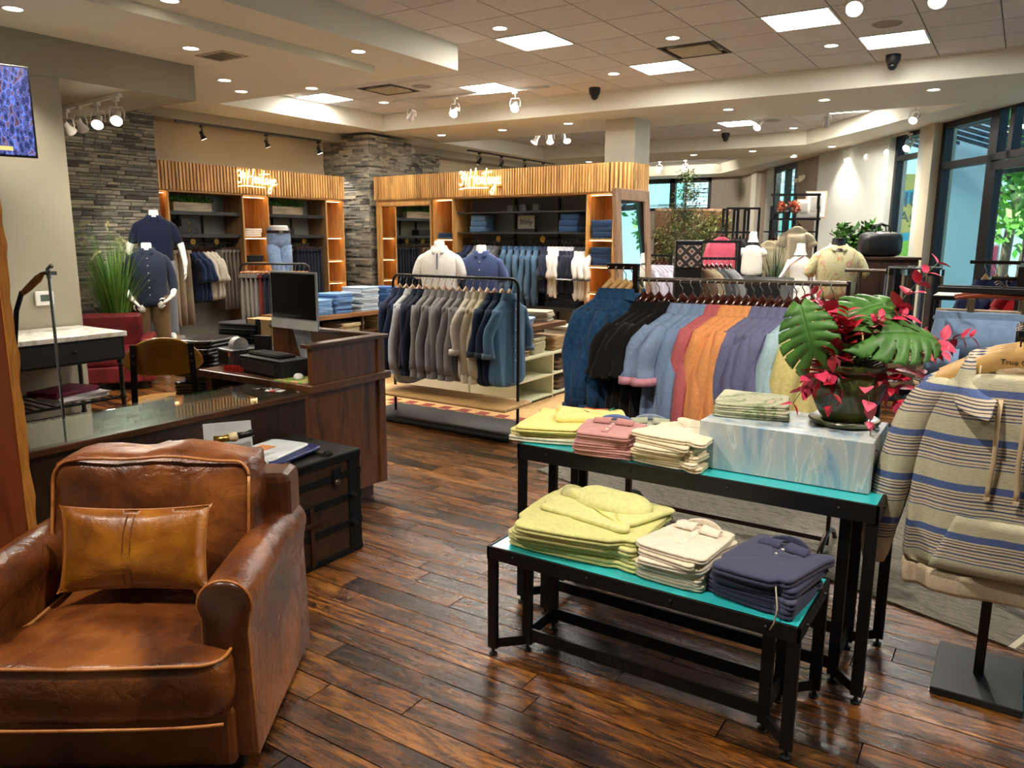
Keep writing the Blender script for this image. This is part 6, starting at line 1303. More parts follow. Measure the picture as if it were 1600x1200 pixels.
def sprig(dx, dz, dy=0, mats=(0, 1, 2, 3), n=7, tipn=True, big=0, droop=.0):
    end = Rr*dx+Uu*(dz+.0)+Vector((.54, -.84, 0))*dy; st0 = Vector((rgf.uniform(-.04, .04), rgf.uniform(-.04, .04), .2))
    mid = st0.lerp(end, .5)+Vector((0, 0, .06+droop)); pts = []
    for k in range(9): t = k/8; pts.append(st0*(1-t)**2+mid*2*t*(1-t)+end*t*t)
    s_ = MB().tube(pts, [.0028*(1-.5*k/8) for k in range(9)], 6).build('stem', plain('#4f5a34', .6), pot, smooth=True)
    mc = rgf.choice(mats)
    for k in range(n):
        t = .42+.58*k/(n-1); p, d = at_stem(pts, min(t, .999)); sd = d.cross(Vector((rgf.gauss(0, 1), rgf.gauss(0, 1), rgf.gauss(0, 1)))).normalized()
        for q in (-1, 1):
            o = link('leaf', lmesh[(mc if rgf.random() < .7 else rgf.choice(mats))*2+(1 if big or t < .75 else 0)], None, s_); orient(o, p, d*.55+sd*q, rgf.uniform(-.6, .6)); o.scale = (1.3,)*3 if t < .8 else (.9,)*3
sprig(-.22, .36, mats=(1, 3), n=6); sprig(-.16, .50, mats=(1, 3), n=7); sprig(-.06, .40, .05, (0, 2), 6); sprig(-.02, .44, .0, (0, 1), 6); sprig(.08, .42, .05, (0, 2, 1), 7); sprig(.2, .42, .0, (0, 1, 2), 8, big=1)
sprig(.3, .62, mats=(1, 3), n=6); sprig(.46, .34, mats=(1, 3), n=8); sprig(.34, .18, mats=(3, 1), n=5); sprig(-.18, .16, .1, (0, 2), 5, droop=.04); sprig(-.12, .1, .14, (0,), 5, droop=.06); sprig(.13, .12, .14, (0, 1), 5, droop=.08)
sprig(.22, .02, .12, (1, 3), 6, droop=.1); sprig(.1, .3, .08, (0, 2, 1), 6, big=1); sprig(-.1, .28, .08, (2, 0), 6, big=1); sprig(.02, -.04, .2, (1, 3), 5, droop=.16); sprig(-.24, .1, .1, (0, 1), 5, droop=.08); sprig(.3, .3, .1, (0, 1), 6)
# greenery
MG, nt, b = new_mat('monstera'); n_ = N(nt, 'ShaderNodeTexNoise', i_Scale=9.0, i_Detail=3.0); nt.links.new(mapping(nt, (1, 1, 1)), n_.inputs[0]); nt.links.new(ramp(nt, n_.outputs[0], [(.3, '#2c5a22'), (.7, '#548a3a')]), b.inputs['Base Color']); b.inputs['Roughness'].default_value = .5
def monstera(size, sd, cuts=6):
    """heart-shaped blade with slits cut in from the margin and small holes"""
    rg = random.Random(sd); nv, nu = 60, 12; vs = []; fs = []
    for side in (-1, 1):
        base = len(vs)
        for j in range(nv+1):
            t = j/nv; w_ = .6*(sin(pi*(t*.93+.05))**.6)*(1-.18*t); lobe = -.2*(1-t)**6
            for i in range(nu+1):
                u = i/nu; ph = (t*cuts+.28*u) % 1; cut = 1.0
                x = side*w_*u; y = t-.30*u*u*(1-t)*.9+.12*u*(t-.3)+lobe*u; z = .05*u*sin(ph*pi)*1.2-.16*u*u+.06*sin(t*3)-.18*t*t
                vs.append((x*size, y*size, z*size))
        for j in range(nv):
            for i in range(nu):
                t = (j+.5)/nv; u = (i+.5)/nu; ph = (t*cuts+.28*u) % 1
                slit = ph < .12*(.35+u) and u > .6 and .12 < t < .93
                hole = .0 < ph < .12 and .22 < u < .36 and .2 < t < .75 and (int(t*cuts)+sd) % 2 == 0
                if slit or hole: continue
                a = base+j*(nu+1)+i; fs.append((a, a+1, a+nu+2, a+nu+1))
    me = MB().add(vs, fs).mesh('monstera_leaf', True); me.materials.append(MG); return me
def mleaf(dx, dz, dy, size, d, nrm, sd, nm='monstera_leaf'):
    d = Vector(d).normalized(); nrm = Vector(nrm); nrm = (nrm-d*nrm.dot(d)).normalized(); xx = d.cross(nrm)
    p = Rr*dx+Uu*dz+Vector((.54, -.84, 0))*dy; s_ = MB().tube([(0, 0, .2), p*.5+Vector((0, 0, .12)), p], .005, 8).build('leaf_stalk', plain('#3f5a28', .5), pot, smooth=True)
    o = link(nm, monstera(size, sd), None, s_); o.rotation_mode = 'QUATERNION'; o.rotation_quaternion = Matrix((xx, d, nrm)).transposed().to_quaternion(); o.location = p; m = o.modifiers.new('thickness', 'SOLIDIFY'); m.thickness = .0012; return o
TC = Vector((.2, -.95, .25)); CF = Vector((-.54, .84, 0))
mleaf(-.16, .27, .06, .2, -Rr*.3+Uu*.95, TC, 1)
mleaf(.05, .36, .08, .25, Rr*1.0+Uu*.03, TC*.8+Uu*.75, 2)
mleaf(-.04, .38, -.05, .25, Rr*.8+Uu*.45, TC*.7+Uu*.5-Rr*.5, 3)
GL = leafmesh(.075, .026); GL.name = 'green_leaf'; GL.materials.append(plain('#5f7a46', .45)); GL2 = leafmesh(.085, .034); GL2.materials.append(plain('#7f8a52', .5)); GL3 = leafmesh(.05, .022); GL3.materials.append(plain('#2c4f33', .45))
for k in range(26):
    a = rgf.uniform(0, 2*pi); d = Vector((cos(a), sin(a), rgf.uniform(.1, 1.0))); o = link('green_leaf', [GL, GL2, GL3][k % 3], None, pot); orient(o, Vector((cos(a)*.06, sin(a)*.06, .22+rgf.uniform(0, .08))), d, rgf.uniform(-.7, .7)); o.scale = (rgf.uniform(.9, 1.3),)*3
# ============================================================= GREY RUG, RIGHT RACK
rug = thing('woven_rug', 'grey flecked woven rug with cream fringe running behind the turquoise table', 'rug', (-2.77, 4.59, 0), math.radians(-19.5))
rm, nt, b = new_mat('grey_weave'); mp = mapping(nt, (7, 60, 1)); n_ = N(nt, 'ShaderNodeTexNoise', i_Scale=1.6, i_Detail=5.0, i_Distortion=.8); nt.links.new(mp, n_.inputs[0])
nt.links.new(ramp(nt, n_.outputs[0], [(.3, '#3d3b36'), (.45, '#6f6b60'), (.55, '#878275'), (.65, '#5a574e'), (.75, '#a09b8a')]), b.inputs['Base Color']); b.inputs['Roughness'].default_value = .95; bump(nt, b, n_.outputs[0], .8, .01)
MB().box(0, 3.06, 0, 2.1, 0, .011).build('rug_field', rm, rug); fr = MB(); fr.box(3.06, 3.085, 0, 2.1, 0, .009)
for k in range(150): y = .007+k*.014; fr.tube([(3.08, y, .006), (3.11, y+R.uniform(-.006, .006), .005), (3.14, y+R.uniform(-.01, .01), .003)], .0016, 4)
o = fr.build('fringe', plain('#c9c2ac', .9), rug); o['kind'] = 'stuff'
BRZ = plain('#3a2f27', .3, .8); BRR = plain('#7d7468', .25, .9)
r2 = thing('clothes_rack', 'long bronze clothes rack of coloured shirts with a short higher arm at its left', 'clothes rack', (-1.86, 4.2, 0.0))
z0 = .0
MB().cyl((0, 0, 1.412), (1.14, 0, 1.425), .013, n=12).build('rail', BRR, r2, smooth=40)
MB().box(-.035, .0, -.015, .015, .04, 1.5).build('end_post', BRZ, r2, .003); MB().box(1.13, 1.15, -.012, .012, .04, 1.44).build('end_post', BRZ, r2, .003)
MB().box(-.2, -.0, -.012, .012, 1.465, 1.5).build('upper_arm', BRZ, r2, .004)
for x in (-.4, -.36): MB().cyl((x, .0, .0), (x, .0, .5), .009, n=10).build('thin_post', BLACK, r2)
MB().beam((-.4, 0, .07), (1.14, 0, .07), .02, .025).build('lower_bar', BRZ, r2)
for x in (-.02, 1.14):
    MB().tube([(x, -.22, .012), (x, -.16, .07), (x, -.06, .11), (x, .06, .11), (x, .16, .07), (x, .22, .012)], .014, 10).build('curved_foot', BRZ, r2, smooth=True)
RZB = math.radians(236)
k = 0
for q, x in enumerate((-2.04, -1.99, -1.94, -1.89)):
    hang_shirt('dark denim shirt on a pale wooden hanger, %s of four on the high left arm' % ordn(q), (x, 4.2, 1.47), RZB+R.uniform(-.05, .05), '#28527a', 'long', L=.98, W=.25, D=.045, hg=HANGL, group='denim shirts on the rack arm', var=q % 3, mat=cloth('#28527a', '#183a5c', 40), cat='shirt', drop=.05)
G2 = [('#101012', 4, 'half', 'black short-sleeved shirt', {}), ('#869dc0', 2, 'half', 'light blue short-sleeved shirt with pink cuffs', dict(cuff='#d898aa', W=.24)), ('#7f97bc', 2, 'long', 'light blue long-sleeved shirt', {}),
      ('#c4686e', 2, 'long', 'coral red linen shirt', {}), ('#f0a266', 4, 'long', 'orange linen shirt', {}), ('#73759a', 5, 'long', 'heather purple-blue shirt', {}), ('#b4d2de', 2, 'long', 'pale sky blue shirt', {}), ('#eadb92', 2, 'long', 'pale yellow shirt', dict(L=.9))]
XS = [-1.82, -1.78, -1.73, -1.67, -1.59, -1.53, -1.475, -1.435, -1.39, -1.355, -1.31, -1.27, -1.23, -1.19, -1.145, -1.1, -1.055, -1.01, -.97, -.93, -.89, -.84, -.79]
for col, c, sl, nm, op in G2:
    for q in range(c):
        o = dict(L=.84, W=.235, D=.036); o.update(op)
        x = XS[k]; hang_shirt('%s, %s garment along the bronze rail' % (nm, ordn(k)), (x, 4.2, 1.412+(x+1.86)*.011-.012), RZB+R.uniform(-.06, .06), col, sl, group='shirts on the bronze rail', var=q % 3, hg=HANGD, drop=.05, **o); k += 1
# ============================================================= HOODIE ON ITS STAND
hs = thing('garment_stand', 'black garment stand with a square floor plate holding the striped hoodies', 'stand', (.022, 3.23, 0))
MB().box(-.145, .145, -.2, .2, 0, .028).build('base_plate', plain('#26292a', .45, .1), hs, .004); MB().box(-.017, .017, -.017, .017, .028, 1.36).build('post', BLACK, hs, .002)
MB().box(-.012, .012, -.26, .08, 1.34, 1.362).build('arm', BLACK, hs, .002)
pers, nt, b = new_mat('striped_knit'); tc = N(nt, 'ShaderNodeTexCoord'); sp = N(nt, 'ShaderNodeSeparateXYZ'); nt.links.new(tc.outputs['Object'], sp.inputs[0])
nz = N(nt, 'ShaderNodeTexNoise', i_Scale=5.0); nt.links.new(tc.outputs['Object'], nz.inputs[0])
ad = N(nt, 'ShaderNodeMath', operation='MULTIPLY_ADD'); ad.inputs[1].default_value = .02; nt.links.new(nz.outputs[0], ad.inputs[0]); nt.links.new(sp.outputs[2], ad.inputs[2])
dv = N(nt, 'ShaderNodeMath', operation='MULTIPLY'); dv.inputs[1].default_value = -1/.163; fc = N(nt, 'ShaderNodeMath', operation='FRACT'); nt.links.new(ad.outputs[0], dv.inputs[0]); nt.links.new(dv.outputs[0], fc.inputs[0])
BASE_, NAVY_, CRM = '#c9c4a8', '#44517f', '#d9cbb4'
stops = [(0, '#56699e'), (.15, CRM), (.19, '#4a4550'), (.21, CRM), (.25, '#4a4550'), (.27, CRM), (.31, '#4f5470'), (.345, CRM), (.39, '#4a4550'), (.41, CRM), (.46, NAVY_), (.49, CRM), (.54, '#4a4550'), (.555, CRM), (.6, NAVY_), (.625, BASE_)]
cr = N(nt, 'ShaderNodeValToRGB'); cr.color_ramp.interpolation = 'CONSTANT'
while len(cr.color_ramp.elements) < len(stops): cr.color_ramp.elements.new(.5)
for e, (p, c) in zip(cr.color_ramp.elements, stops): e.position = p; e.color = hexc(c)
nt.links.new(fc.outputs[0], cr.inputs[0]); mpx = mapping(nt, (30, 30, 260)); hn = N(nt, 'ShaderNodeTexNoise', i_Scale=2.0, i_Detail=3.0); nt.links.new(mpx, hn.inputs[0])
mxx = N(nt, 'ShaderNodeMix', data_type='RGBA', blend_type='MULTIPLY'); mxx.inputs[0].default_value = .55; nt.links.new(cr.outputs[0], mxx.inputs[6]); nt.links.new(ramp(nt, hn.outputs[0], [(.35, '#cfcfc6'), (.6, '#ffffff')]), mxx.inputs[7]); nt.links.new(mxx.outputs[2], b.inputs['Base Color'])
b.inputs['Roughness'].default_value = .95; bump(nt, b, hn.outputs[0], .5, .004)
RIB = cloth('#dccbb0', '#c9b596', 120)
def hoodie(lab, loc, rz, full=True):
    t = thing('hanging_hoodie', lab, 'hoodie', loc, rz, 'striped hoodies'); rg = random.Random(4); n = 40; rings = []
    for z, hw, hd in [(-.125, .1, .05), (-.135, .14, .055), (-.155, .2, .06), (-.185, .245, .065), (-.23, .265, .07), (-.3, .272, .075), (-.4, .272, .08), (-.5, .275, .085), (-.62, .278, .088), (-.72, .28, .09), (-.79, .282, .092), (-.83, .28, .088)]:
        tt = max(0, (-z-.2)/.65); rings.append([(hw*math.copysign(abs(cos(a))**.6, cos(a)), hd*math.copysign(abs(sin(a))**.75, sin(a))+.016*tt*(sin(hw*cos(a)*30+1)+.5*sin(hw*cos(a)*55)), z) for a in [2*pi*k/n for k in range(n)]])
    MB().loft(rings).build('body', pers, t, smooth=True, sub=1)
    hr = rings[-1]; MB().loft([[(x*.99, y*1.0, -.82) for x, y, z in hr], [(x*1.0, y*1.02, -.84) for x, y, z in hr], [(x*.985, y*.98, -.885) for x, y, z in hr], [(x*.97, y*.93, -.9) for x, y, z in hr]]).build('ribbed_hem', RIB, t, smooth=True)
    for s in (-1, 1):
        pts = [(s*.17, 0, -.17), (s*.235, 0, -.2), (s*.285, -.0, -.3), (s*.32, -.01, -.45), (s*.345, -.02, -.6), (s*.365, -.03, -.73), (s*.37, -.03, -.77)]
        MB().tube(pts, [(.045, .035), (.06, .06), (.06, .068), (.056, .064), (.052, .06), (.05, .058), (.04, .045)], 18).build('sleeve', pers, t, smooth=True, sub=1)
        MB().tube([(s*.366, -.03, -.745), (s*.368, -.03, -.765), (s*.37, -.03, -.82), (s*.37, -.03, -.845)], [(.044, .05), (.046, .05), (.04, .044), (.034, .038)], 16).build('ribbed_cuff', RIB, t, smooth=True)
    # hood folded back, open at the front
    def hf(u, v):
        a = -pi/2+.32+(2*pi-.64)*u; s_ = sin(a); r = .105+.055*v; return (r*cos(a)*1.12, r*s_*.62-.02-.045*v*(s_ < 0)*abs(s_), -.155+.045*sin(pi*min(1, v*1.2))*(.75+.45*s_)+.05*(s_ > -.2)-.06*(s_ < 0)*abs(s_)-.05*v*v)
    MB().grid(hf, 30, 8).build('hood', pers, t, smooth=True, thick=.008, sub=1)
    MB().grid(lambda u, v: (.1*cos(pi*u)*1.05, .055*sin(pi*u)-.02+.01*v, -.1-.1*v-.0*sin(pi*u)), 16, 3).build('hood_lining', RIB, t, smooth=True, thick=.004)
    MB().box(-.03, .03, .025, .03, -.16, -.125).build('neck_label', plain('#c2ad8c', .8), t)
    if full:
        for s, l in ((-1, .33), (1, .33)): 
            MB().tube([(s*.035, -.075, -.2), (s*.037, -.1, -.26), (s*.034, -.1, -.4), (s*.04, -.098, -.2-l+.03), (s*.041, -.098, -.2-l)], [(.003, .0075)]*5, 8).build('drawcord', plain('#c6ae8b', .8), t, smooth=True); MB().box(s*.041-.009, s*.041+.009, -.103, -.093, -.2-l-.006, -.2-l+.004).build('cord_tip', RIB, t)
        def pk(u, v):
            w_ = .19-.07*v*(1 if v > .0 else 0); x = (u-.5)*2*w_; return (x, -.1-.012*sin(pi*u)-.006, -.8+.2*v)
        MB().grid(pk, 16, 6).build('front_pocket', pers, t, smooth=True, thick=.004)
    hg_ = MB().tube([(-.23, 0, -.165), (-.15, 0, -.125), (-.06, 0, -.08), (0, 0, -.065), (.06, 0, -.08), (.15, 0, -.125), (.23, 0, -.165)], [(.012, .02), (.013, .028), (.012, .034), (.012, .036), (.012, .034), (.013, .028), (.012, .02)], 10).build('hanger', HANGL, t, smooth=50)
    MB().tube([(0, 0, -.04), (0, 0, -.015), (.018, 0, 0), (.02, 0, .018), (0, 0, .03), (-.018, 0, .02)], .003, 6).build('hook', BRZ, hg_)
    o = link('lettering', text_mesh('True Grit', .026, .0005), plain('#4a3318', .6), hg_); o.location = (.0, -.0135, -.083); o.rotation_euler = (pi/2, 0, 0)
    return t
hoodie('striped cream and blue hoodie at the right edge, nearest of three on the stand', (.022, 3.02, 1.335), .0)
hoodie('striped hoodie second behind the front one on the black stand', (.022, 3.1, 1.335), .05, False)
hoodie('striped hoodie farthest back on the black stand', (.022, 3.18, 1.335), -.03, False)
# shorts rack behind the hoodies
st2 = thing('shorts_stand', 'black stand holding clip hangers of shorts behind the striped hoodies', 'stand', (.22, 3.85, 0)); MB().box(-.02, .02, -.02, .02, .02, 1.475).build('post', BLACK, st2, .002); MB().box(-.04, .24, -.1, .2, 0, .02).build('base_plate', BLACK, st2, .003); MB().box(-.012, .012, -.28, .0, 1.44, 1.462).box(-.5, .012, -.28, -.26, 1.44, 1.462).box(-.5, -.012, -.14, -.12, 1.44, 1.462).build('arm', BLACK, st2, .002)
def shorts(lab, loc, rz, col, L=.42, W=.21):
    t = thing('hanging_shorts', lab, 'shorts', loc, rz, 'shorts on clip hangers'); rg = random.Random(3)
    MB().loft([[(W*k*math.copysign(abs(cos(a))**.6, cos(a)), d*sin(a), z) for a in [2*pi*q/24 for q in range(24)]] for z, k, d in ((-.1, 1, .018), (-.12, 1, .03), (-.2, 1.06, .045), (-.28, 1.1, .05))]).build('seat', cloth(col, None, 30), t, smooth=True)
    for s in (-1, 1): MB().loft([[(s*W*.55+W*.57*math.copysign(abs(cos(a))**.7, cos(a))*k, d*sin(a)+.006*sin(9*cos(a)), z) for a in [2*pi*q/20 for q in range(20)]] for z, k, d in ((-.24, 1, .045), (-.32, 1.0, .05), (-L, 1.06, .05))]).build('leg', cloth(col, None, 30), t, smooth=True)
    MB().loft([[(W*1.01*math.copysign(abs(cos(a))**.6, cos(a)), .03*sin(a), z) for a in [2*pi*q/24 for q in range(24)]] for z in (-.095, -.135)]).build('waistband', cloth(col, None, 80), t, smooth=50)
    MB().tube([(-.15, 0, -.042), (-.08, 0, -.03), (0, 0, -.025), (.08, 0, -.03), (.15, 0, -.042)], [(.005, .006), (.006, .012), (.006, .014), (.006, .012), (.005, .006)], 8).build('clip_hanger', wood('#5a1f0e', '#84391c', (3, 14, 14), .25, .4), t, smooth=50)
    for s in (-1, 1): MB().box(s*.09-.012, s*.09+.012, -.018, .018, -.125, -.04).build('clip', plain('#8d7f6a', .25, .9), t, .002)
    MB().tube([(0, 0, -.02), (0, 0, .0), (.015, 0, .012), (0, 0, .025), (-.015, 0, .015)], .0028, 6).build('hook', BRZ, t)
    return t
shorts('light blue shorts on a brown clip hanger behind the striped hoodies', (-.065, 3.58, 1.46), .05, '#7f9bc0')
shorts('khaki shorts just behind the light blue ones', (-.075, 3.72, 1.46), .1, '#a8937a', .48)
# blue and red shirts at the right edge, on a black post rack
r3 = thing('clothes_rack', 'black rack of navy and red shirts at the right edge by the door', 'clothes rack', (.0, 5.2, 0)); MB().box(-.018, .018, -.018, .018, .02, 1.5).build('post', BLACK, r3); MB().cyl((-.3, .9, 1.5), (.6, .9, 1.5), .012).build('rail', BLACK, r3); MB().cyl((-.15, .3, 1.42), (.4, .3, 1.42), .012).build('rail', BLACK, r3); MB().box(-.012, .012, -.02, .92, 1.48, 1.5).box(-.012, .012, -.02, .32, 1.4, 1.42).build('cross_arm', BLACK, r3); MB().box(-.3, .3, -.2, .9, 0, .02).build('base_plate', BLACK, r3)
for q in range(7): hang_shirt('navy blue shirt on a pale hanger, %s by the glass door' % ordn(q), (-.2+.06*q, 6.1, 1.48), math.radians(235), '#2f3d68', 'long', L=.7, W=.24, hg=HANGL, group='navy shirts by the door', var=q % 3)
for q in range(5): hang_shirt('red shirt on a pale hanger, %s at the right edge' % ordn(q), (-.06+.06*q, 5.5, 1.4), math.radians(235), '#b81f2c' if q < 4 else '#c99a88', 'half', L=.6, W=.2, hg=HANGL, group='red shirts at the right edge', var=q % 3)
tbk = thing('side_table', 'dark low shelf table with a white top by the window, before the door', 'table', (-.4, 7.5, 0)); MB().box(-.2, .45, -.25, .25, 1.16, 1.19).build('tabletop', BLACKM, tbk); MB().box(-.19, .44, -.24, .24, 1.19, 1.197).build('white_sheet', WHITE, tbk); MB().box(-.2, .45, -.25, .25, .98, 1.0).box(-.2, .45, -.25, .25, .5, .52).build('shelf', BLACKM, tbk)
for x in (-.19, .44):
    for y in (-.24, .24): MB().box(x-.012, x+.012, y-.012, y+.012, 0, 1.16).build('leg', BLACKM, tbk)
stack('cream folded garment on the shelf of the dark window table', 3, (.05, 7.45, 1.0), .1, (.3, .3, .03), ['#dccfae'], 'folded_garment', 'clothing', 'cream garments on the window table')
# round table with folded trousers
rt = thing('round_table', 'round wood-topped table with a black rim holding beige trousers, behind the flowers', 'table', (-.86, 6.66, 0)); MB().lathe([(.3, .52), (.3, .545), (.001, .545)], n=40).build('tabletop', wood('#a87c46', '#caa066', (2, 12, 12), .45, .1), rt, smooth=40); MB().lathe([(.302, .49), (.312, .49), (.312, .55), (.302, .55)], n=40, cap=False).build('rim', BLACK, rt, smooth=40); MB().cyl((0, 0, .02), (0, 0, .52), .03).lathe([(.2, 0), (.2, .02), (.001, .02)]).build('pedestal', BLACK, rt, smooth=40)
stack('beige folded trousers on the round table', 8, (-.78, 6.6, .545), .3, (.3, .3, .026), ['#c7b595', '#d0bf9f', '#b8a688'], 'folded_trousers', 'trousers', 'beige trousers on the round table', lip=1)
stack('black folded garment on the beige pile of the round table', 3, (-.84, 6.62, .745), .3, (.24, .26, .03), ['#23262e', '#1b1d24'], 'folded_garment', 'clothing', 'black garments on the round table')
# belts and trousers rack
tr = thing('belt_rack', 'black rack of trousers and belts hanging by the narrow window', 'belt rack', (-.92, 8.95, 0), .4); MB().cyl((0, 0, 0), (0, 0, 1.38), .016).lathe([(.25, 0), (.25, .02), (.001, .02)]).build('post', BLACK, tr); MB().tube([(.24*cos(a), .24*sin(a), 1.36) for a in [2*pi*q/24 for q in range(25)]], .01, 8).beam((-.24, 0, 1.36), (.24, 0, 1.36), .015, .015).beam((0, -.24, 1.36), (0, .24, 1.36), .015, .015).build('ring', BLACK, tr)
TCO = ['#1b1e26', '#8a7f6c', '#242833', '#5d6c84', '#6f675c', '#151820', '#a39a86', '#2d3342', '#7c6658', '#14161c']
for q in range(18):
    a = 2*pi*q/18+.2; x, y = .24*cos(a), .24*sin(a); L_ = R.uniform(.88, 1.02)
    o = thing('hanging_belt' if q % 3 == 0 else 'hanging_trousers', '%s narrow item of the round belt rack, %s' % (['dark', 'beige', 'charcoal', 'blue-grey', 'taupe'][q % 5], ordn(q)), 'belt' if q % 3 == 0 else 'trousers', (-.92+x*.92-y*.39, 8.95+x*.39+y*.92, 1.35), a+.4, 'items on the round belt rack')
    MB().loft([[(sx*w_, sy*.012, -z) for sx, sy in ((-1, -1), (1, -1), (1, 1), (-1, 1))] for z, w_ in ((.04, .028), (.3, .032), (L_, .03))]).build('strap' if q % 3 == 0 else 'trouser_legs', cloth(['#1b1e26', '#8a7f6c', '#242833', '#5d6c84', '#6f675c'][q % 5]), o); MB().box(-.032, .032, -.014, .014, -.06, .0).build('clip', CHROME if q % 2 else BLACK, o)
# ============================================================= FAR RIGHT AREA
mr_ = thing('standing_mirror', 'tall weathered wood framed mirror leaning beside the wide fitting', 'mirror', (-4.06, 8.7, 0), math.radians(92)); FW = wood('#5d4330', '#94745a', (10, 10, 2), .6, .05, '#7a5b43'); mr_.rotation_euler = (math.radians(-4), 0, math.radians(84))
MB().box(-.02, .1, -.03, .03, 0, 2.24).build('frame_side', FW, mr_, .006); MB().box(.68, .8, -.03, .03, 0, 2.24).build('frame_side', FW, mr_, .006); MB().box(.1, .68, -.03, .03, 2.1, 2.24).box(.1, .68, -.03, .03, 0, .14).build('frame_rail', FW, mr_, .006); MB().box(.1, .68, -.015, -.005, .14, 2.1).build('mirror_glass', mir, mr_)
OLV = leafmat('olive_leaves', [(0, '#2f4023'), (.5, '#586b3f'), (1, '#93a173')])
ot = thing('olive_tree', 'potted olive tree standing behind the racks before the back window', 'tree', (-4.72, 12.43, 0)); MB().lathe([(.2, 0), (.25, .45), (.22, .45), (.001, .42)], n=24).build('pot', plain('#5b5750', .7), ot, smooth=50); MB().tube([(0, 0, .4), (.03, 0, 1.2), (-.02, .02, 2.0), (.0, 0, 2.6)], [.03, .025, .018, .008], 8).tube([(.02, 0, 1.3), (.25, .1, 1.9)], .012, 6).tube([(0, 0, 1.5), (-.25, 0, 2.0)], .012, 6).build('trunk', BARK, ot, smooth=True)
mb = MB(); rg = random.Random(9)
for c, r, n in (((0, 0, 2.6), .2, 260), ((.04, 0, 2.35), .26, 320), ((-.05, 0, 2.05), .38, 520), ((0, 0, 1.7), .5, 900), ((.1, 0, 1.4), .48, 800)): leaves(mb, c, (r, r, r*.8), n, .075, rg, 4, .2)
stuffo(mb.build('foliage', OLV, ot))
hd = thing('foliage_screen', 'wooden screen covered in dense green and brown foliage before the back window', 'screen', (-5.1, 13.6, 0), .6); MB().box(-.6, .75, 0, .04, .3, 2.15).build('board', wood('#3e2a18', '#6b4a2a', (10, 10, 1.5), .8, 0), hd); MB().box(-.6, .75, -.01, .05, 2.12, 2.16).build('top_rail', FW, hd); mb = MB(); rg = random.Random(19)
for k in range(40): leaves(mb, (rg.uniform(-.6, .75), -.1, rg.uniform(.9, 2.05)), (.16, .1, .14), 75, .08, rg, 3.5, .2)
stuffo(mb.build('foliage', leafmat('screen_leaves', [(0, '#3c3a1e'), (.4, '#6c7440'), (.8, '#8f9a5a'), (1, '#9a7440')]), hd))
def frame_rack(lab, x, y, rz, w_, z, d=.4, bars=(.0,), name='clothes_rack', m=FRAME):
    t = thing(name, lab, 'clothes rack', (x, y, 0), rz)
    for sx in (-1, 1): MB().box(sx*w_/2-.018, sx*w_/2+.018, -.018, .018, .0, z).build('upright', m, t)
    for q in bars: MB().box(-w_/2, w_/2, -.016, .016, z-.03-q, z-q).build('rail', m, t)
    for sx in (-1, 1): MB().box(sx*w_/2-.018, sx*w_/2+.018, -d/2, d/2, 0, .03).build('foot', m, t)
    return t
frame_rack('dark metal rack with khaki and grey jackets behind the bronze rail', -3.2, 9.25, .577, .74, 1.62, bars=(0, .2))
for q in range(7): hang_shirt('%s jacket, %s on the dark metal rack beyond the bronze rail' % (['brown', 'khaki', 'khaki', 'charcoal', 'charcoal', 'grey', 'grey'][q], ordn(q)), (-3.2+(-.06+.055*q)*.838, 9.25+(-.06+.055*q)*.545, 1.4), .577+2.2, ['#5a4634', '#7c705a', '#8a7e66', '#3a3c3e', '#303234', '#66676a', '#77787a'][q], 'long', L=.85, W=.2, collar=False, cat='jacket', group='jackets on the dark metal rack', var=q % 3)
kp = thing('display_bag', 'black tote with a patterned geometric pouch panel hanging on the dark rack', 'bag', (-3.4, 9.0, 1.0), .577); MB().box(-.12, .2, -.05, .05, -.12, .62).build('tote_body', BLACK, kp, .01)
kil, nt, b = new_mat('kilim_print'); tc = N(nt, 'ShaderNodeTexCoord'); sp2 = N(nt, 'ShaderNodeSeparateXYZ'); nt.links.new(tc.outputs['Object'], sp2.inputs[0])
def tri(src, per): m1 = N(nt, 'ShaderNodeMath', operation='PINGPONG'); m1.inputs[1].default_value = per; nt.links.new(src, m1.inputs[0]); return m1.outputs[0]
sm2 = N(nt, 'ShaderNodeMath', operation='ADD'); nt.links.new(tri(sp2.outputs[0], .07), sm2.inputs[0]); nt.links.new(tri(sp2.outputs[2], .07), sm2.inputs[1]); nt.links.new(ramp(nt, tri(sm2.outputs[0], .07), [(.0, '#3d2620'), (.02, '#6b3f30'), (.035, '#a8a49c'), (.045, '#231c1c')]), b.inputs['Base Color'])
MB().box(-.1, .18, -.06, -.05, .3, .56).build('pouch', kil, kp, .004)
frame_rack('black rack of lilac-white shirts at the left of the foliage screen', -4.35, 10.3, .2, .5, 1.42)
for q in range(6): hang_shirt('lilac white shirt, %s below the foliage screen' % ordn(q), (-4.42+.06*q, 10.31+.012*q, 1.39), 2.75, '#b9b9cc', 'long', L=.85, W=.2, group='lilac white shirts', var=q % 3, collar=False)
for q in range(3): frame_rack('%s of three tall black racks by the far wall' % ordn(q), -3.98+.12*q, 12.2+.16*q, .5, .06+.0*q, 2.1+.0*q, bars=(0,))
br = thing('wall_rail', 'black rail of dark jackets with a pink hoodie before the far wall', 'clothes rack', (-3.9, 12.0, 0), .5); MB().box(-.15, .5, -.014, .014, 1.72, 1.75).box(.48, .51, -.014, .014, 0, 2.1).box(-.0, .5, -.014, .014, 2.08, 2.11).build('frame', FRAME, br)
hang_shirt('bright pink hoodie hanging before the olive screen', (-3.9, 11.85, 1.78), .5, '#e0637c', 'long', L=.8, W=.23, D=.07, cat='hoodie', collar=False)
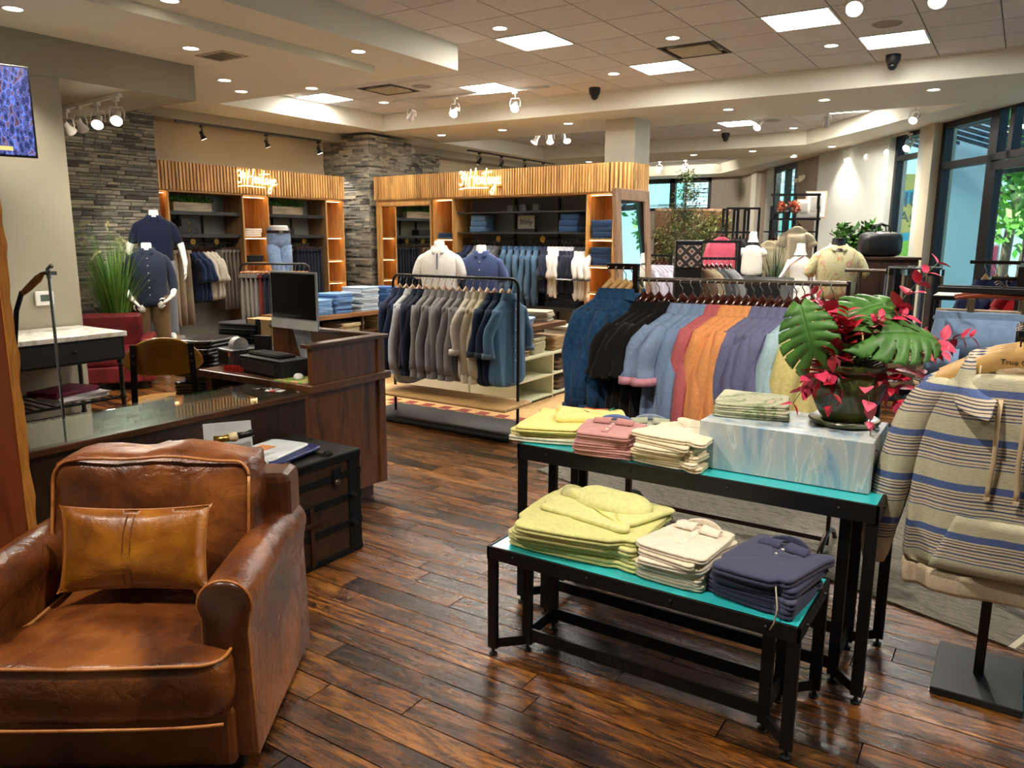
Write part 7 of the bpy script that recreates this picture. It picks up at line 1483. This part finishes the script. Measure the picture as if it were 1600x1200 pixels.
for q in range(4): hang_shirt('black jacket, %s right of the pink hoodie' % ordn(q), (-3.78+.09*q, 12.05+.05*q, 1.75), 2.3, ['#16171a', '#1c1f26', '#14151a', '#191c22'][q], 'long', L=.85, W=.22, cat='jacket', group='black jackets beside the pink hoodie', var=q % 3, collar=False)
pm_ = thing('potted_palm', 'dark green feathery palm beside the black jackets', 'plant', (-3.15, 12.2, 0)); MB().lathe([(.15, 0), (.2, .4), (.001, .4)], n=20).build('pot', BLACK, pm_); mb = MB(); blades(mb, 110, 1.4, .35, .012, random.Random(6), (0, 0, .4), .35, .05); stuffo(mb.build('fronds', leafmat('palm_fronds', [(0, '#24362a'), (1, '#5c7658')]), pm_))
dressed('child-sized bust form in a white short-sleeved blouse', (-2.9, 10.05, .435), .1, '#e9e4d8', {s: ([(s*.12, 0, 1.32), (s*.17, .0, 1.28), (s*.2, .0, 1.2)], [.04, .06, .065]) for s in (1, -1)}, cat='bust form', name='bust_form', top=[(1.38, .06, .05, .05, 0), (1.35, .12, .07, .07, 0), (1.3, .16, .09, .09, 0), (1.2, .17, .1, .1, 0), (1.0, .17, .1, .1, 0), (.88, .19, .11, .11, 0)], dz=-.0, collar=False).scale = (.76, .76, .82)
tag(MB().box(-.4, .4, -.35, .35, 0, 1.15).build('draped_plinth', cloth('#141416'), None, .02), 'black draped block under the white blouse form', 'plinth'); COL.objects['draped_plinth'].location = (-2.85, 10.1, 0)
wr = thing('tube_frame', 'black square tube display frame with a high shelf by the far window', 'shelving', (-3.1, 12.9, 0), .35)
for x in (-.35, .0, .35): MB().box(x-.02, x+.02, -.02, .02, 0, 2.15).build('upright', FRAME, wr)
MB().box(-.37, .37, -.15, .2, 1.93, 1.96).box(-.37, .37, -.02, .02, 2.3, 2.34).box(.32, .36, -.02, .02, 2.1, 2.34).box(-.02, .02, -.02, .02, 2.1, 2.34).build('shelf', FRAME, wr); MB().cyl((-.45, .0, 1.75), (.35, 0, 1.75), .012).build('rail', FRAME, wr)
for q in range(4): hang_shirt('cream coat, %s under the high display shelf' % ordn(q), (-3.42+.07*q, 12.78+.025*q, 1.73), 2.9, '#d5c9a8', 'long', L=.95, W=.22, cat='coat', group='cream coats', var=q % 3, collar=False, D=.05)
hang_shirt('long cream checked dress hanging right of the cream coats', (-3.02, 12.8, 1.95), .3, '#cfc2a6', 'short', L=1.25, W=.16, D=.08, cat='dress', collar=False)
for q, (x, s_, lab) in enumerate(((.12, .3, 'smaller framed picture leaning on the high display shelf'), (.3, .42, 'larger framed picture leaning on the high display shelf'))):
    t = thing('framed_picture', lab, 'picture', (-3.1+x*.94, 12.95+x*.34, 1.96), .35); t.rotation_euler = (-.12, 0, .35); MB().box(-s_*.38, s_*.38, -.01, .01, 0, s_).build('frame', plain('#b9a68c', .5), t); MB().box(-s_*.32, s_*.32, -.012, -.01, .05*s_, s_*.95).build('mount', WHITE, t); MB().box(-s_*.2, s_*.2, -.0135, -.012, .22*s_, s_*.78).build('print', plain('#a9a79f', .6), t)
fv = thing('coral_flowers', 'coral and green flowers on the high display shelf', 'flowers', (-3.2, 12.82, 1.96)); MB().lathe([(.05, 0), (.06, .1), (.04, .12), (.001, .1)], n=16).build('vase', BLACKM, fv); mb = MB(); rg = random.Random(5); [leaves(mb, (rg.uniform(-.16, .2), rg.uniform(-.05, .05), .16+rg.uniform(-.05, .08)), (.05, .05, .04), 50, .05, rg, 1.3, .3) for _ in range(8)]; stuffo(mb.build('petals', leafmat('coral_petals', [(0, '#a24a34'), (.6, '#e08a6a'), (.8, '#f0b8a0'), (1, '#6f8a4f')]), fv))
# woman mannequin with a red bag
WT = [(1.42, .05, .05, .05, 0), (1.39, .1, .07, .06, 0), (1.35, .14, .09, .08, 0), (1.27, .145, .11, .08, 0), (1.15, .12, .085, .08, 0), (1.08, .115, .08, .08, 0), (.98, .15, .1, .1, 0), (.7, .2, .15, .15, 0), (.35, .25, .2, .2, 0)]
wm = dressed('slim white mannequin in a white dress with a small red shoulder bag', (-2.62, 11.4, .1), .25, '#e6e3da', {}, [([(-.13, 0, 1.35), (-.19, 0, 1.2), (-.25, .0, 1.1), (-.18, -.08, 1.03), (-.12, -.1, 1.0)], [.035, .03, .027, .022, .018], ((.8, -.3, -.4), (0, 1, 0))), ([(.13, 0, 1.35), (.19, 0, 1.2), (.22, .0, 1.05), (.24, -.03, .9)], [.035, .03, .026, .02], ((0, -.1, -1), (-1, 0, 0)))], collar=False, top=WT)
MB().lathe([(.2, 0), (.2, .015), (.02, .03), (.02, .4)], n=20).build('stand', plain('#b9bdc0', .25, .8), wm); wm.location.z = .0
t = thing('shoulder_bag', 'small dark red bag hung across the white mannequin', 'bag', (-2.8, 11.27, 1.0), .25); MB().box(-.1, .1, -.03, .03, -.08, .06).build('bag_body', leather('#4a0c0c', '#8a1c1c', '#a52a26', .3, 8), t, .01); MB().tube([(-.06, 0, .06), (.1, -.02, .3), (.25, .0, .42)], .005, 6).build('strap', leather('#4a0c0c', '#8a1c1c', '#a52a26', .3, 8), t)
# floral shirt on a black form
FL2 = print_mat('floral_print', '#cfc9a0', ['#c9c98a', '#b8a070', '#d98a90', '#e9e4c8', '#8a6a3a'], 12)
t = thing('bust_form', 'black bust form wearing a pale green floral shirt behind the flower pot', 'bust form', (-1.7, 9.1, 0), .35)
torso_cloth([(z+.08, a*1.05, b, c, d) for z, a, b, c, d in TOPP[:-1]], random.Random(2)).build('shirt_body', FL2, t, smooth=True, sub=1)
for s in (-1, 1): MB().tube([(s*.15, 0, 1.5), (s*.2, 0, 1.46), (s*.26, .0, 1.34), (s*.29, .0, 1.22)], [.04, .062, .066, .072], 14).build('sleeve', FL2, t, smooth=True, sub=1)
MB().lathe([(.1, 1.52), (.075, 1.56), (.07, 1.64), (.066, 1.655), (.001, 1.658)], n=24).build('neck_cap', BLACK, t, smooth=50); worn_collar(t, '#cfc9a0', 1.55, .075); MB().cyl((0, 0, .03), (0, 0, 1.0), .02).lathe([(.18, 0), (.18, .015), (.001, .03)], n=20).build('stand', BLACK, t)
bc_ = thing('display_cabinet', 'dark brown cabinet with a black duffel on top beyond the floral shirt', 'cabinet', (-1.42, 9.8, 0), .45); MB().box(-.4, .38, -.25, .25, 0, 1.42).build('carcass', wood('#2a1a12', '#4a3122', (10, 10, 1.4), .5, .1), bc_, .006); MB().box(-.42, .4, -.27, .27, 1.42, 1.45).build('top', wood('#2a1a12', '#4a3122', (3, 10, 10), .5, .1), bc_, .004)
for x in (-.38, .0): MB().box(x, x+.36, -.262, -.25, .05, 1.38).build('door', wood('#2a1a12', '#4a3122', (10, 10, 1.4), .5, .1), bc_, .003)
df = thing('duffel_bag', 'large black leather duffel bag on the dark brown cabinet', 'bag', (-1.38, 9.72, 1.45), .5); df.scale = (.74, .8, 1.05); MB().loft([[(x, .15*k*math.copysign(abs(cos(a))**.7, cos(a)), .13+.13*k2*math.copysign(abs(sin(a))**.7, sin(a))) for a in [2*pi*q/24 for q in range(24)]] for x, k, k2 in ((-.29, .3, .4), (-.28, .85, .85), (-.2, 1, 1), (0, 1.05, 1.08), (.2, 1, 1), (.28, .85, .85), (.29, .3, .4))]).build('bag_body', leather('#0f1116', '#171a20', '#22262e', .35, 5), df, smooth=True)
for s in (-1, 1): MB().tube([(-.12, s*.08, .24), (-.09, s*.06, .32), (.0, s*.03, .345), (.09, s*.06, .32), (.12, s*.08, .24)], .01, 8).build('handle', BLACK, df, smooth=True)
MB().box(-.24, .24, -.006, .006, .265, .272).build('zip', CHROME, df)
gp = thing('potted_shrub', 'green leafy shrub behind the black duffel bag', 'plant', (-1.75, 10.35, 0)); MB().lathe([(.16, 0), (.2, .9), (.001, .9)], n=20).build('pot', BLACKM, gp); mb = MB(); rg = random.Random(12); [leaves(mb, (rg.uniform(-.16, .22), rg.uniform(-.1, .1), 1.45+rg.uniform(-.3, .35)), (.12, .1, .12), 60, .09, rg, 1.8, .2) for _ in range(14)]; stuffo(mb.build('foliage', GREENB, gp)); MB().cyl((0, 0, .85), (.02, 0, 1.5), .015).build('stem', BARK, gp)
hp = thing('chrome_shirt_rail', 'short chrome rail in front of the floral bust', 'clothes rack', (-1.0, 6.2, 0), .3); MB().cyl((-.1, 0, 1.42), (.18, 0, 1.42), .012).box(.0, .02, -.01, .01, 0, 1.42).lathe([(.15, 0), (.15, .02), (.001, .02)]).build('frame', BRR, hp)
elight('beige twin-headed emergency light on the far brown wall', tuple(lp(4.75, -.1, 2.95)), LRZ)
spot((-3.6, 19, 3.5), (-6.0, 21.8, 1.4), 260, 110); spot((-7.6, 18, 3.5), (-8.5, 21.8, 1.0), 260, 120); spot((-2.6, 13.0, 3.5), (-3.2, 15, 0.5), 200, 120); spot((-4.3, 12.3, 3.5), (-4.6, 12.9, 1.2), 160, 110)  # extra spots without fixtures, added to brighten the back wall and far area
